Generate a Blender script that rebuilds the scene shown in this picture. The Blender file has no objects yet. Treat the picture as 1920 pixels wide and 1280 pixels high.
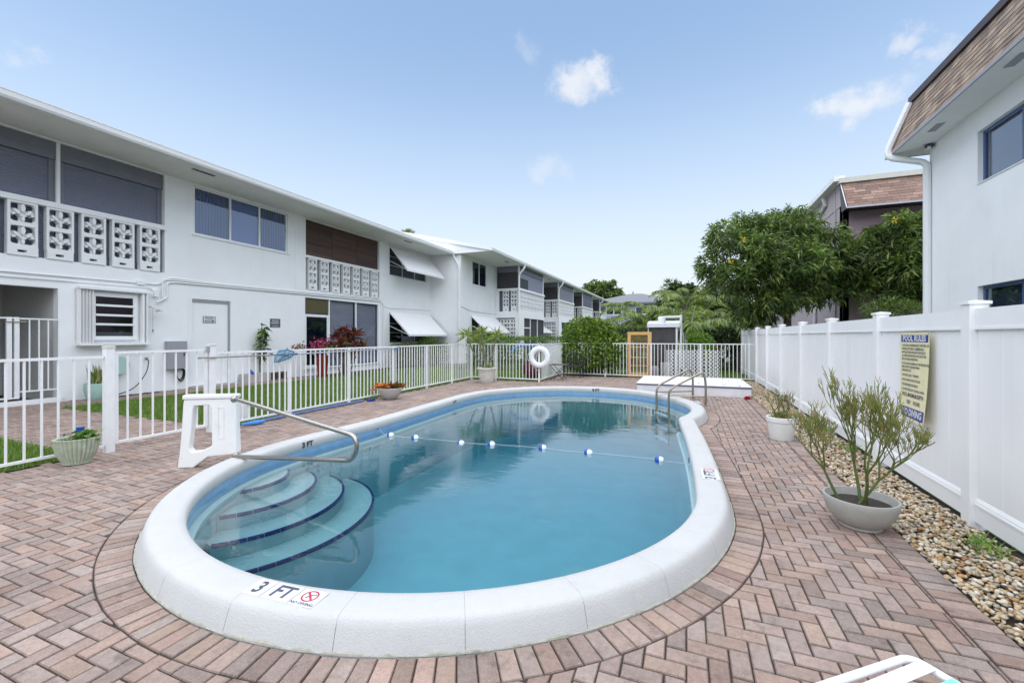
import bpy, math, random
import numpy as np
from mathutils import Vector, Matrix

random.seed(7)
rng = np.random.default_rng(7)
S = bpy.context.scene
COL = S.collection
R = math.radians

# ------------------------------------------------------------------ camera
YAW = math.atan2(327, 807)
cam_d = bpy.data.cameras.new('camera')
cam = bpy.data.objects.new('camera', cam_d)
COL.objects.link(cam)
cam.location = (0, 0, 1.6)
cam.rotation_euler = (R(90), 0, YAW)
cam_d.sensor_width = 36
cam_d.lens = 36 * 807 / 1920
cam_d.shift_y = -10 / 1920
cam_d.clip_start = 0.05
cam_d.clip_end = 2000
S.camera = cam

# ------------------------------------------------------------------ sky
SUN_EL, SUN_AZ = 78, 170          # azimuth from +Y towards +X
wd = bpy.data.worlds.new('World')
S.world = wd
wd.use_nodes = True
nt = wd.node_tree
for n in list(nt.nodes):
    nt.nodes.remove(n)


def N(tree, t, **kw):
    n = tree.nodes.new(t)
    for k, v in kw.items():
        if k == 'inp':
            for kk, vv in v.items():
                n.inputs[kk].default_value = vv
        else:
            setattr(n, k, v)
    return n


def L(tree, a, ao, b, bi):
    tree.links.new(a.outputs[ao], b.inputs[bi])


out = N(nt, 'ShaderNodeOutputWorld')
bg = N(nt, 'ShaderNodeBackground', inp={1: 0.05})
sky = N(nt, 'ShaderNodeTexSky')
sky.sky_type = 'NISHITA'
sky.sun_disc = False
sky.sun_elevation = R(SUN_EL)
sky.sun_rotation = R(SUN_AZ)
sky.air_density = 1.0
sky.dust_density = 0.3
sky.ozone_density = 1.2
tc = N(nt, 'ShaderNodeTexCoord')
nz = N(nt, 'ShaderNodeTexNoise', inp={'Scale': 14.0, 'Detail': 8.0, 'Roughness': 0.66})
L(nt, tc, 'Generated', nz, 'Vector')
sub = N(nt, 'ShaderNodeVectorMath', operation='SUBTRACT', inp={1: (0.5, 0.5, 0.5)})
L(nt, nz, 'Color', sub, 0)
scl = N(nt, 'ShaderNodeVectorMath', operation='SCALE', inp={'Scale': 0.13})
L(nt, sub, 0, scl, 0)
add = N(nt, 'ShaderNodeVectorMath', operation='ADD')
L(nt, tc, 'Generated', add, 0)
L(nt, scl, 0, add, 1)
prev = None
# small flat wispy clouds: direction, angular radius, density
flat = N(nt, 'ShaderNodeVectorMath', operation='MULTIPLY', inp={1: (1.0, 1.0, 1.55)})
L(nt, add, 0, flat, 0)
for d, r, dens in [((-0.2038, 0.8422, 0.4992), 0.052, 0.8), ((-0.165, 0.848, 0.506), 0.036, 0.8), ((-0.225, 0.842, 0.497), 0.03, 0.7),
                   ((0.2659, 0.8812, 0.3908), 0.05, 0.75), ((0.225, 0.888, 0.402), 0.036, 0.7), ((0.300, 0.872, 0.388), 0.035, 0.5), ((-0.2799, 0.8902, 0.3596), 0.042, 0.35),
                   ((-0.8702, 0.2952, 0.3943), 0.022, 0.3), ((0.3109, 0.8332, 0.4573), 0.026, 0.55),
                   ((0.3394, 0.8415, 0.4204), 0.026, 0.45), ((-0.2893, 0.7828, 0.5509), 0.030, 0.2)]:
    di = N(nt, 'ShaderNodeVectorMath', operation='DISTANCE', inp={1: (d[0], d[1], d[2] * 1.55)})
    L(nt, flat, 0, di, 0)
    mr = N(nt, 'ShaderNodeMapRange', inp={'From Min': r * 1.35, 'From Max': r * 0.15, 'To Min': 0.0, 'To Max': dens})
    mr.interpolation_type = 'SMOOTHSTEP'
    L(nt, di, 'Value', mr, 0)
    if prev is None:
        prev = (mr, 0)
    else:
        mx = N(nt, 'ShaderNodeMath', operation='MAXIMUM')
        L(nt, prev[0], prev[1], mx, 0)
        L(nt, mr, 0, mx, 1)
        prev = (mx, 0)
# pale humid haze over the whole sky, thicker towards the horizon
sep = N(nt, 'ShaderNodeSeparateXYZ')
L(nt, tc, 'Generated', sep, 0)
hz = N(nt, 'ShaderNodeMapRange', inp={'From Min': -0.02, 'From Max': 0.60, 'To Min': 0.96, 'To Max': 0.06})
hz.interpolation_type = 'SMOOTHSTEP'
L(nt, sep, 'Z', hz, 0)
mixh = N(nt, 'ShaderNodeMix', data_type='RGBA', inp={7: (5.7, 6.05, 6.5, 1)})
L(nt, hz, 0, mixh, 0)
hs_ = N(nt, 'ShaderNodeHueSaturation', inp={'Saturation': 0.95, 'Value': 1.58, 'Hue': 0.492})
L(nt, sky, 0, hs_, 'Color')
L(nt, hs_, 0, mixh, 6)
mixc = N(nt, 'ShaderNodeMix', data_type='RGBA', inp={7: (6.3, 6.4, 6.6, 1)})
L(nt, prev[0], prev[1], mixc, 0)
L(nt, mixh, 2, mixc, 6)
L(nt, mixc, 2, bg, 0)
L(nt, bg, 0, out, 0)

# ------------------------------------------------------------------ sun (hazy, soft)
sd = bpy.data.lights.new('sun', 'SUN')
sd.energy = 1.5
sd.angle = R(124)
sd.color = (1.0, 0.965, 0.90)
sun = bpy.data.objects.new('sun', sd)
COL.objects.link(sun)
dirv = Vector((math.sin(R(SUN_AZ)) * math.cos(R(SUN_EL)), math.cos(R(SUN_AZ)) * math.cos(R(SUN_EL)), math.sin(R(SUN_EL))))
sun.rotation_euler = dirv.to_track_quat('Z', 'Y').to_euler()
sun.location = (20, 20, 40)

S.view_settings.view_transform = 'Standard'
S.view_settings.look = 'None'
S.view_settings.exposure = 1.58
S.view_settings.gamma = 1.0
S.cycles.max_bounces = 8
S.cycles.transparent_max_bounces = 24
S.cycles.use_denoising = True

# ------------------------------------------------------------------ materials
MATS = {}


def mat_base(name):
    m = bpy.data.materials.new(name)
    m.use_nodes = True
    t = m.node_tree
    b = t.nodes['Principled BSDF']
    MATS[name] = m
    return m, t, b


def objco(t, scale=1.0):
    c = N(t, 'ShaderNodeTexCoord')
    g = N(t, 'ShaderNodeNewGeometry')
    return g, 'Position'


def simple(name, col, rough=0.5, metal=0.0, noise=0.06, nscale=6.0, bump=0.0, bscale=60.0, spec=0.5, stain=None, stain_scale=2.0, stain_amt=0.0, drips=0.0):
    """paint with a little procedural unevenness"""
    m, t, b = mat_base(name)
    b.inputs['Roughness'].default_value = rough
    b.inputs['Metallic'].default_value = metal
    b.inputs['Specular IOR Level'].default_value = spec
    g, o = objco(t)
    n = N(t, 'ShaderNodeTexNoise', inp={'Scale': nscale, 'Detail': 5.0, 'Roughness': 0.6})
    L(t, g, o, n, 'Vector')
    mr = N(t, 'ShaderNodeMapRange', inp={'From Min': 0.3, 'From Max': 0.7, 'To Min': 1 - noise, 'To Max': 1 + noise * 0.6})
    L(t, n, 0, mr, 0)
    mul = N(t, 'ShaderNodeMix', data_type='RGBA', blend_type='MULTIPLY', inp={0: 1.0, 6: (*col, 1)})
    L(t, mr, 0, mul, 7)
    last = (mul, 2)
    if stain:
        n3 = N(t, 'ShaderNodeTexNoise', inp={'Scale': stain_scale, 'Detail': 8.0, 'Roughness': 0.7})
        L(t, g, o, n3, 'Vector')
        r3 = N(t, 'ShaderNodeMapRange', inp={'From Min': 0.56, 'From Max': 0.74, 'To Min': 0.0, 'To Max': stain_amt})
        L(t, n3, 0, r3, 0)
        mx = N(t, 'ShaderNodeMix', data_type='RGBA', inp={7: (*stain, 1)})
        L(t, r3, 0, mx, 0)
        L(t, last[0], last[1], mx, 6)
        last = (mx, 2)
    if drips:
        mp_ = N(t, 'ShaderNodeMapping', inp={'Scale': (2.2, 2.2, 0.16)})
        L(t, g, o, mp_, 0)
        n5 = N(t, 'ShaderNodeTexNoise', inp={'Scale': 1.6, 'Detail': 8.0, 'Roughness': 0.7})
        L(t, mp_, 0, n5, 'Vector')
        r5 = N(t, 'ShaderNodeMapRange', inp={'From Min': 0.55, 'From Max': 0.78, 'To Min': 0.0, 'To Max': drips})
        L(t, n5, 0, r5, 0)
        mx = N(t, 'ShaderNodeMix', data_type='RGBA', inp={7: (0.50, 0.50, 0.47, 1)})
        L(t, r5, 0, mx, 0)
        L(t, last[0], last[1], mx, 6)
        last = (mx, 2)
    L(t, last[0], last[1], b, 'Base Color')
    if bump:
        n2 = N(t, 'ShaderNodeTexNoise', inp={'Scale': bscale, 'Detail': 4.0})
        L(t, g, o, n2, 'Vector')
        bp = N(t, 'ShaderNodeBump', inp={'Strength': bump, 'Distance': 0.01})
        L(t, n2, 0, bp, 'Height')
        L(t, bp, 0, b, 'Normal')
    return m


def attr_mat(name, rough=0.5, translucent=0.0, noise=0.15, nscale=40.0, bump=0.0, bscale=200.0, speck=0.0, spec=0.5):
    """base colour from the per-piece attribute Col, with grain"""
    m, t, b = mat_base(name)
    b.inputs['Roughness'].default_value = rough
    b.inputs['Specular IOR Level'].default_value = spec
    a = N(t, 'ShaderNodeAttribute', attribute_name='Col')
    g, o = objco(t)
    n = N(t, 'ShaderNodeTexNoise', inp={'Scale': nscale, 'Detail': 4.0, 'Roughness': 0.7})
    L(t, g, o, n, 'Vector')
    mr = N(t, 'ShaderNodeMapRange', inp={'From Min': 0.3, 'From Max': 0.7, 'To Min': 1 - noise, 'To Max': 1 + noise})
    L(t, n, 0, mr, 0)
    mul = N(t, 'ShaderNodeMix', data_type='RGBA', blend_type='MULTIPLY', inp={0: 1.0})
    L(t, a, 'Color', mul, 6)
    L(t, mr, 0, mul, 7)
    last = (mul, 2)
    if speck:
        n3 = N(t, 'ShaderNodeTexNoise', inp={'Scale': 260.0, 'Detail': 2.0})
        L(t, g, o, n3, 'Vector')
        r3 = N(t, 'ShaderNodeMapRange', inp={'From Min': 0.58, 'From Max': 0.72, 'To Min': 0.0, 'To Max': speck})
        L(t, n3, 0, r3, 0)
        mx = N(t, 'ShaderNodeMix', data_type='RGBA', inp={7: (0.62, 0.57, 0.53, 1)})
        L(t, r3, 0, mx, 0)
        L(t, last[0], last[1], mx, 6)
        n4 = N(t, 'ShaderNodeTexNoise', inp={'Scale': 1.3, 'Detail': 6.0, 'Roughness': 0.65})
        L(t, g, o, n4, 'Vector')
        r4 = N(t, 'ShaderNodeMapRange', inp={'From Min': 0.35, 'From Max': 0.7, 'To Min': 1.10, 'To Max': 0.76})
        L(t, n4, 0, r4, 0)
        n6 = N(t, 'ShaderNodeTexNoise', inp={'Scale': 7.5, 'Detail': 6.0, 'Roughness': 0.7})
        L(t, g, o, n6, 'Vector')
        r6 = N(t, 'ShaderNodeMapRange', inp={'From Min': 0.54, 'From Max': 0.74, 'To Min': 1.05, 'To Max': 0.55})
        L(t, n6, 0, r6, 0)
        m6 = N(t, 'ShaderNodeMath', operation='MULTIPLY')
        L(t, r4, 0, m6, 0)
        L(t, r6, 0, m6, 1)
        m4 = N(t, 'ShaderNodeMix', data_type='RGBA', blend_type='MULTIPLY', inp={0: 1.0})
        L(t, mx, 2, m4, 6)
        L(t, m6, 0, m4, 7)
        last = (m4, 2)
    L(t, last[0], last[1], b, 'Base Color')
    if bump:
        n2 = N(t, 'ShaderNodeTexNoise', inp={'Scale': bscale, 'Detail': 3.0})
        L(t, g, o, n2, 'Vector')
        bp = N(t, 'ShaderNodeBump', inp={'Strength': bump, 'Distance': 0.004})
        L(t, n2, 0, bp, 'Height')
        L(t, bp, 0, b, 'Normal')
    if translucent:
        tr = N(t, 'ShaderNodeBsdfTranslucent')
        br = N(t, 'ShaderNodeMix', data_type='RGBA', blend_type='MULTIPLY', inp={0: 1.0, 7: (1.25, 1.35, 0.55, 1)})
        L(t, last[0], last[1], br, 6)
        L(t, br, 2, tr, 0)
        ms = N(t, 'ShaderNodeMixShader', inp={0: translucent})
        o_ = [x for x in t.nodes if x.type == 'OUTPUT_MATERIAL'][0]
        L(t, b, 0, ms, 1)
        L(t, tr, 0, ms, 2)
        L(t, ms, 0, o_, 0)
    return m


def schlick(t, f0, normal=None):
    """reflectance of a pane seen from either side"""
    lw_ = N(t, 'ShaderNodeLayerWeight', inp={'Blend': 0.5})
    if normal is not None: L(t, normal, 0, lw_, 'Normal')
    pw = N(t, 'ShaderNodeMath', operation='POWER', inp={1: 4.4})
    L(t, lw_, 'Facing', pw, 0)
    ma = N(t, 'ShaderNodeMath', operation='MULTIPLY_ADD', inp={1: 1 - f0, 2: f0})
    L(t, pw, 0, ma, 0)
    return ma


def glass_mat(name, tint, refl=1.0):
    m, t, b = mat_base(name)
    t.nodes.remove(b)
    tr = N(t, 'ShaderNodeBsdfTransparent', inp={0: (*tint, 1)})
    gl = N(t, 'ShaderNodeBsdfGlossy', inp={0: (0.9, 0.95, 1.0, 1), 'Roughness': 0.02})
    mu = schlick(t, 0.045 * refl)
    ms = N(t, 'ShaderNodeMixShader')
    L(t, mu, 0, ms, 0)
    L(t, tr, 0, ms, 1)
    L(t, gl, 0, ms, 2)
    L(t, ms, 0, [x for x in t.nodes if x.type == 'OUTPUT_MATERIAL'][0], 0)
    return m


simple('stucco', (0.86, 0.87, 0.885), 0.75, noise=0.035, nscale=1.2, bump=0.25, bscale=55, stain=(0.62, 0.64, 0.66), stain_scale=0.9, stain_amt=0.22, drips=0.18)
simple('soffit', (0.80, 0.80, 0.77), 0.8, noise=0.05, nscale=2, stain=(0.58, 0.58, 0.55), stain_scale=1.1, stain_amt=0.5)
simple('trim', (0.82, 0.83, 0.84), 0.5, noise=0.03, nscale=4)
simple('vinyl', (0.87, 0.87, 0.875), 0.42, noise=0.02, nscale=2.0, stain=(0.70, 0.71, 0.72), stain_scale=1.6, stain_amt=0.35, drips=0.22)
simple('picket', (0.82, 0.83, 0.84), 0.45, noise=0.05, nscale=9, stain=(0.62, 0.61, 0.56), stain_scale=6, stain_amt=0.35)
simple('coping', (0.51, 0.51, 0.505), 0.8, noise=0.05, nscale=3, bump=0.42, bscale=110, stain=(0.40, 0.39, 0.34), stain_scale=7.5, stain_amt=0.38)
simple('plastic', (0.80, 0.80, 0.79), 0.45, noise=0.03, nscale=7, stain=(0.40, 0.38, 0.33), stain_scale=11, stain_amt=0.30)
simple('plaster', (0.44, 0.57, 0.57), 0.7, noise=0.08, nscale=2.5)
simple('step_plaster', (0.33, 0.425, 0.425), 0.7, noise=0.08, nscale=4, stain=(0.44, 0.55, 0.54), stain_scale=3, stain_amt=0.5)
simple('pool_tile', (0.20, 0.36, 0.55), 0.2, noise=0.12, nscale=9)
simple('navy_tile', (0.012, 0.016, 0.12), 0.2, noise=0.1)
simple('steel', (0.40, 0.385, 0.36), 0.25, metal=1.0, noise=0.1, nscale=20)
simple('old_steel', (0.36, 0.325, 0.26), 0.32, metal=1.0, noise=0.2, nscale=30)
simple('aluminium', (0.45, 0.47, 0.52), 0.4, metal=0.6, noise=0.05)
simple('dark_frame', (0.05, 0.07, 0.12), 0.4)
simple('black_iron', (0.025, 0.027, 0.03), 0.5)
simple('blue_frame', (0.06, 0.10, 0.22), 0.4)
simple('shutter', (0.20, 0.215, 0.28), 0.55, noise=0.06, nscale=5)
simple('shutter_box', (0.17, 0.18, 0.22), 0.5, noise=0.08, nscale=3)
simple('blind_blue', (0.06, 0.10, 0.31), 0.7, noise=0.1, nscale=8)
simple('blind_mid', (0.17, 0.21, 0.40), 0.7, noise=0.06, nscale=2)
simple('roller_grey', (0.30, 0.29, 0.335), 0.8, noise=0.05, nscale=2)
simple('olive_glass', (0.10, 0.085, 0.04), 0.25)
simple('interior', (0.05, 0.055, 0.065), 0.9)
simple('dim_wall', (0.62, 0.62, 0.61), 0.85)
simple('awning', (0.82, 0.82, 0.83), 0.55, noise=0.03, nscale=3, stain=(0.66, 0.67, 0.68), stain_scale=3, stain_amt=0.4)
simple('grey_roof', (0.19, 0.195, 0.215), 0.9, noise=0.15, nscale=8)
simple('white_roof', (0.72, 0.72, 0.72), 0.8)
simple('blue_wall', (0.34, 0.385, 0.52), 0.8, noise=0.04)
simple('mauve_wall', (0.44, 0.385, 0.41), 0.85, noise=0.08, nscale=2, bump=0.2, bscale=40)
simple('mauve_shaded', (0.33, 0.245, 0.27), 0.85, noise=0.12, nscale=1.2)  # darker copy of the mauve: shade on the gable face put into its colour
simple('cream', (0.62, 0.60, 0.53), 0.6)
simple('brown_metal', (0.055, 0.04, 0.05), 0.5)
simple('soil', (0.035, 0.026, 0.02), 0.95, noise=0.35, nscale=30, bump=0.6, bscale=60)
simple('dirt', (0.10, 0.085, 0.065), 0.95, noise=0.3, nscale=12)
simple('joint_sand', (0.07, 0.054, 0.044), 0.95, noise=0.25, nscale=18)
simple('lawn_soil', (0.060, 0.095, 0.025), 0.95, noise=0.3, nscale=5)
simple('concrete', (0.40, 0.39, 0.36), 0.9, noise=0.10, nscale=14, bump=0.4, bscale=120, stain=(0.22, 0.21, 0.18), stain_scale=7, stain_amt=0.4)
simple('old_mortar', (0.40, 0.39, 0.33), 0.95, noise=0.25, nscale=25, bump=0.6, bscale=90, stain=(0.16, 0.17, 0.12), stain_scale=9, stain_amt=0.8)
simple('grey_pot', (0.42, 0.40, 0.39), 0.75, noise=0.06, nscale=10)
simple('white_pot', (0.74, 0.74, 0.72), 0.6, noise=0.06, nscale=8, stain=(0.5, 0.49, 0.45), stain_scale=6, stain_amt=0.4)
simple('aged_urn', (0.62, 0.60, 0.55), 0.85, noise=0.2, nscale=9, bump=0.7, bscale=40, stain=(0.26, 0.24, 0.20), stain_scale=10, stain_amt=0.75)
simple('celadon', (0.40, 0.45, 0.34), 0.25, noise=0.18, nscale=14, stain=(0.20, 0.27, 0.28), stain_scale=16, stain_amt=0.6)
simple('mint_pot', (0.38, 0.56, 0.50), 0.35, noise=0.08)
simple('red_pot', (0.22, 0.025, 0.02), 0.25, noise=0.12)
simple('maroon_pot', (0.10, 0.012, 0.025), 0.35)
simple('slab_white', (0.72, 0.72, 0.74), 0.8, noise=0.08, nscale=4, stain=(0.40, 0.39, 0.37), stain_scale=7, stain_amt=0.45)
simple('slab_trim', (0.10, 0.10, 0.17), 0.6)
simple('tan_wood', (0.62, 0.36, 0.13), 0.6, noise=0.1, nscale=12)
simple('mesh_screen', (0.30, 0.22, 0.09), 0.9, noise=0.3, nscale=25)
simple('dark_panel', (0.055, 0.05, 0.055), 0.6, noise=0.25, nscale=4)
simple('pvc', (0.70, 0.71, 0.74), 0.4, noise=0.05)
simple('grey_box', (0.33, 0.33, 0.36), 0.5, noise=0.05)
simple('net_blue', (0.05, 0.22, 0.36), 0.5, noise=0.1)
simple('hose_blue', (0.12, 0.17, 0.42), 0.5, noise=0.2, nscale=8, stain=(0.35, 0.45, 0.68), stain_scale=9, stain_amt=0.8)
simple('noodle_blue', (0.06, 0.25, 0.62), 0.6)
simple('buoy_blue', (0.02, 0.09, 0.42), 0.4)
simple('buoy_white', (0.80, 0.82, 0.84), 0.4)
simple('rope', (0.5, 0.53, 0.54), 0.8)
simple('hose_green', (0.10, 0.28, 0.16), 0.5)
simple('rubber', (0.015, 0.015, 0.016), 0.6)
simple('teal_strap', (0.20, 0.60, 0.52), 0.45, noise=0.03)
simple('white_enamel', (0.82, 0.83, 0.86), 0.3, noise=0.02)
simple('ink', (0.03, 0.035, 0.06), 0.5)
simple('ink_slate', (0.065, 0.075, 0.12), 0.5, noise=0.2, nscale=40)
simple('ink_red', (0.45, 0.02, 0.06), 0.5)
simple('sign_blue', (0.014, 0.03, 0.30), 0.4)
simple('sign_cream', (0.78, 0.72, 0.44), 0.45, noise=0.05, nscale=9)
simple('sign_white', (0.66, 0.66, 0.655), 0.4)
simple('sign_slate', (0.10, 0.10, 0.13), 0.5)
simple('petal_red', (0.5, 0.03, 0.04), 0.6)
simple('bark', (0.11, 0.085, 0.065), 0.9, noise=0.3, nscale=14, bump=0.6, bscale=40)
simple('cane', (0.20, 0.185, 0.15), 0.85, noise=0.3, nscale=18)
attr_mat('brick', 0.85, noise=0.16, nscale=32, bump=0.6, bscale=240, speck=0.55, spec=0.3)
attr_mat('shingle', 0.9, noise=0.14, nscale=22, bump=0.4, bscale=150)
attr_mat('pebble', 0.5, noise=0.16, nscale=50)
attr_mat('leaf', 0.42, translucent=0.28, noise=0.10, nscale=20)
attr_mat('leaf_gloss', 0.27, translucent=0.22, noise=0.10, nscale=20)
attr_mat('grass', 0.6, translucent=0.25, noise=0.15, nscale=3)
attr_mat('bamboo', 0.8, noise=0.25, nscale=30)
glass_mat('glass', (0.78, 0.85, 0.95), 2.2)
glass_mat('glass_dark', (0.35, 0.40, 0.48), 1.6)
glass_mat('glass_clear', (0.9, 0.92, 0.95), 1.0)

# water: clear absorbing volume under a rippled reflective surface
m, t, b = mat_base('water')
t.nodes.remove(b)
o_ = [x for x in t.nodes if x.type == 'OUTPUT_MATERIAL'][0]
tr = N(t, 'ShaderNodeBsdfTransparent', inp={0: (0.96, 0.99, 1.0, 1)})
gl = N(t, 'ShaderNodeBsdfGlossy', inp={0: (1, 1, 1, 1), 'Roughness': 0.015})
ms = N(t, 'ShaderNodeMixShader')
g_ = N(t, 'ShaderNodeNewGeometry')
mp = N(t, 'ShaderNodeMapping', inp={'Scale': (1.0, 1.6, 1.0), 'Rotation': (0, 0, YAW)})
L(t, g_, 'Position', mp, 0)
n1 = N(t, 'ShaderNodeTexNoise', inp={'Scale': 3.2, 'Detail': 3.0, 'Roughness': 0.5, 'Distortion': 0.4})
L(t, mp, 0, n1, 'Vector')
n2 = N(t, 'ShaderNodeTexNoise', inp={'Scale': 22.0, 'Detail': 2.0})
L(t, mp, 0, n2, 'Vector')
nb = N(t, 'ShaderNodeTexNoise', inp={'Scale': 0.55, 'Detail': 1.0})
L(t, g_, 'Position', nb, 'Vector')
nbr = N(t, 'ShaderNodeMapRange', inp={'From Min': 0.42, 'From Max': 0.62, 'To Min': 0.05, 'To Max': 0.55})
L(t, nb, 0, nbr, 0)
mm = N(t, 'ShaderNodeMath', operation='MULTIPLY')
L(t, n2, 0, mm, 0)
L(t, nbr, 0, mm, 1)
ad = N(t, 'ShaderNodeMath', operation='MULTIPLY_ADD', inp={1: 0.42})
L(t, mm, 0, ad, 0)
L(t, n1, 0, ad, 2)
bp = N(t, 'ShaderNodeBump', inp={'Strength': 0.11, 'Distance': 0.02})
L(t, ad, 0, bp, 'Height')
L(t, bp, 0, gl, 'Normal')
fr = schlick(t, 0.035, bp)
L(t, fr, 0, ms, 0)
L(t, tr, 0, ms, 1)
L(t, gl, 0, ms, 2)
L(t, ms, 0, o_, 0)
va = N(t, 'ShaderNodeVolumeAbsorption', inp={0: (0.34, 0.69, 0.77, 1), 1: 0.66})
L(t, va, 0, o_, 1)

# ------------------------------------------------------------------ mesh helpers
OFF = {}


def tag(o, label=None, cat=None, group=None, kind=None):
    if label: o['label'] = label
    if cat: o['category'] = cat
    if group: o['group'] = group
    if kind: o['kind'] = kind
    return o


def thing(name, label, cat, loc=(0, 0, 0), group=None):
    o = bpy.data.objects.new(name, None)
    COL.objects.link(o)
    o.location = loc
    o.empty_display_size = 0.1
    OFF[o] = Vector(loc)
    return tag(o, label, cat, group)


class MB:
    def __init__(self):
        self.v, self.f, self.c = [], [], []
        self.col = (1, 1, 1)

    def add(self, vs, fs):
        n = len(self.v)
        self.v.extend([tuple(x) for x in vs])
        for f in fs:
            self.f.append(tuple(i + n for i in f))
            self.c.append(self.col)
        return self

    def box(self, x0, x1, y0, y1, z0, z1):
        return self.add([(x0, y0, z0), (x1, y0, z0), (x1, y1, z0), (x0, y1, z0), (x0, y0, z1), (x1, y0, z1), (x1, y1, z1), (x0, y1, z1)],
                        [(0, 3, 2, 1), (4, 5, 6, 7), (0, 1, 5, 4), (1, 2, 6, 5), (2, 3, 7, 6), (3, 0, 4, 7)])

    def bbox(self, x0, x1, y0, y1, z0, z1, bv=0.01):
        """box with chamfered top and vertical edges"""
        b = bv
        lo = [(x0 + b, y0), (x1 - b, y0), (x1, y0 + b), (x1, y1 - b), (x1 - b, y1), (x0 + b, y1), (x0, y1 - b), (x0, y0 + b)]
        hi = [(x0 + 2 * b, y0 + b), (x1 - 2 * b, y0 + b), (x1 - b, y0 + 2 * b), (x1 - b, y1 - 2 * b), (x1 - 2 * b, y1 - b), (x0 + 2 * b, y1 - b), (x0 + b, y1 - 2 * b), (x0 + b, y0 + 2 * b)]
        vs = [(*p, z0) for p in lo] + [(*p, z1 - b) for p in lo] + [(*p, z1) for p in hi]
        fs = [tuple(range(7, -1, -1)), tuple(range(16, 24))]
        for k in range(2):
            for i in range(8):
                j = (i + 1) % 8
                fs.append((k * 8 + i, k * 8 + j, k * 8 + 8 + j, k * 8 + 8 + i))
        return self.add(vs, fs)

    def tube(self, path, r, n=8, cap=True, closed=False):
        P = [Vector(p) for p in path]
        m = len(P)
        rr = r if isinstance(r, (list, tuple)) else [r] * m
        vs = []
        up = Vector((0, 0, 1))
        prevu = None
        for i in range(m):
            if closed:
                d = P[(i + 1) % m] - P[i - 1]
            else:
                d = P[min(i + 1, m - 1)] - P[max(i - 1, 0)]
            if d.length < 1e-9: d = Vector((0, 0, 1))
            d.normalize()
            if prevu is None:
                u = d.cross(up)
                if u.length < 0.05: u = d.cross(Vector((1, 0, 0)))
            else:
                u = prevu - d * prevu.dot(d)
            u.normalize()
            prevu = u
            w = d.cross(u)
            for k in range(n):
                a = 2 * math.pi * k / n
                vs.append(P[i] + (u * math.cos(a) + w * math.sin(a)) * rr[i])
        fs = []
        for i in range(m if closed else m - 1):
            j = (i + 1) % m
            for k in range(n):
                l = (k + 1) % n
                fs.append((i * n + k, i * n + l, j * n + l, j * n + k))
        if cap and not closed:
            fs.append(tuple(range(n - 1, -1, -1)))
            fs.append(tuple((m - 1) * n + k for k in range(n)))
        return self.add(vs, fs)

    def lathe(self, prof, c, n=32, sx=1.0, sy=1.0, rot=0.0, flute=0, famp=0.0, capb=True, capt=False):
        vs = []
        cr, sr = math.cos(rot), math.sin(rot)
        for (r, z) in prof:
            for k in range(n):
                a = 2 * math.pi * k / n
                q = r * (1 + famp * (abs(math.sin(flute * a / 2)) - 0.6)) if flute else r
                x, y = q * math.cos(a) * sx, q * math.sin(a) * sy
                vs.append((c[0] + x * cr - y * sr, c[1] + x * sr + y * cr, c[2] + z))
        fs = []
        for i in range(len(prof) - 1):
            for k in range(n):
                l = (k + 1) % n
                fs.append((i * n + k, i * n + l, (i + 1) * n + l, (i + 1) * n + k))
        if capb: fs.append(tuple(range(n - 1, -1, -1)))
        if capt: fs.append(tuple((len(prof) - 1) * n + k for k in range(n)))
        return self.add(vs, fs)

    def prism(self, poly, h, M=None, z0=0.0):
        """2-D polygon extruded from z0 to z0+h, transformed by M"""
        n = len(poly)
        vs = [Vector((p[0], p[1], z0)) for p in poly] + [Vector((p[0], p[1], z0 + h)) for p in poly]
        if M is not None: vs = [M @ v for v in vs]
        fs = [tuple(range(n - 1, -1, -1)), tuple(range(n, 2 * n))]
        for i in range(n):
            j = (i + 1) % n
            fs.append((i, j, n + j, n + i))
        return self.add(vs, fs)

    def build(self, name, mat, parent=None, smooth=False, loc=None, autos=None):
        me = bpy.data.meshes.new(name)
        off = OFF[parent] if parent is not None else Vector(loc or (0, 0, 0))
        me.from_pydata([(v[0] - off.x, v[1] - off.y, v[2] - off.z) for v in self.v], [], self.f)
        if any(c != (1, 1, 1) for c in self.c):
            a = me.attributes.new('Col', 'FLOAT_COLOR', 'FACE')
            a.data.foreach_set('color', np.array([(*c, 1) for c in self.c], dtype=np.float32).ravel())
        me.materials.append(MATS[mat])
        me.update()
        o = bpy.data.objects.new(name, me)
        COL.objects.link(o)
        if parent is not None:
            o.parent = parent
        else:
            o.location = off
        OFF[o] = off
        if name in ('lettering', 'caption', 'heading', 'rule_line', 'stems', 'branches', 'leaf_stalks'): o['kind'] = 'stuff'
        if smooth:
            me.polygons.foreach_set('use_smooth', [True] * len(me.polygons))
            try:
                me.set_sharp_from_angle(angle=R(autos or 40))
            except Exception:
                pass
        return o


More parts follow.
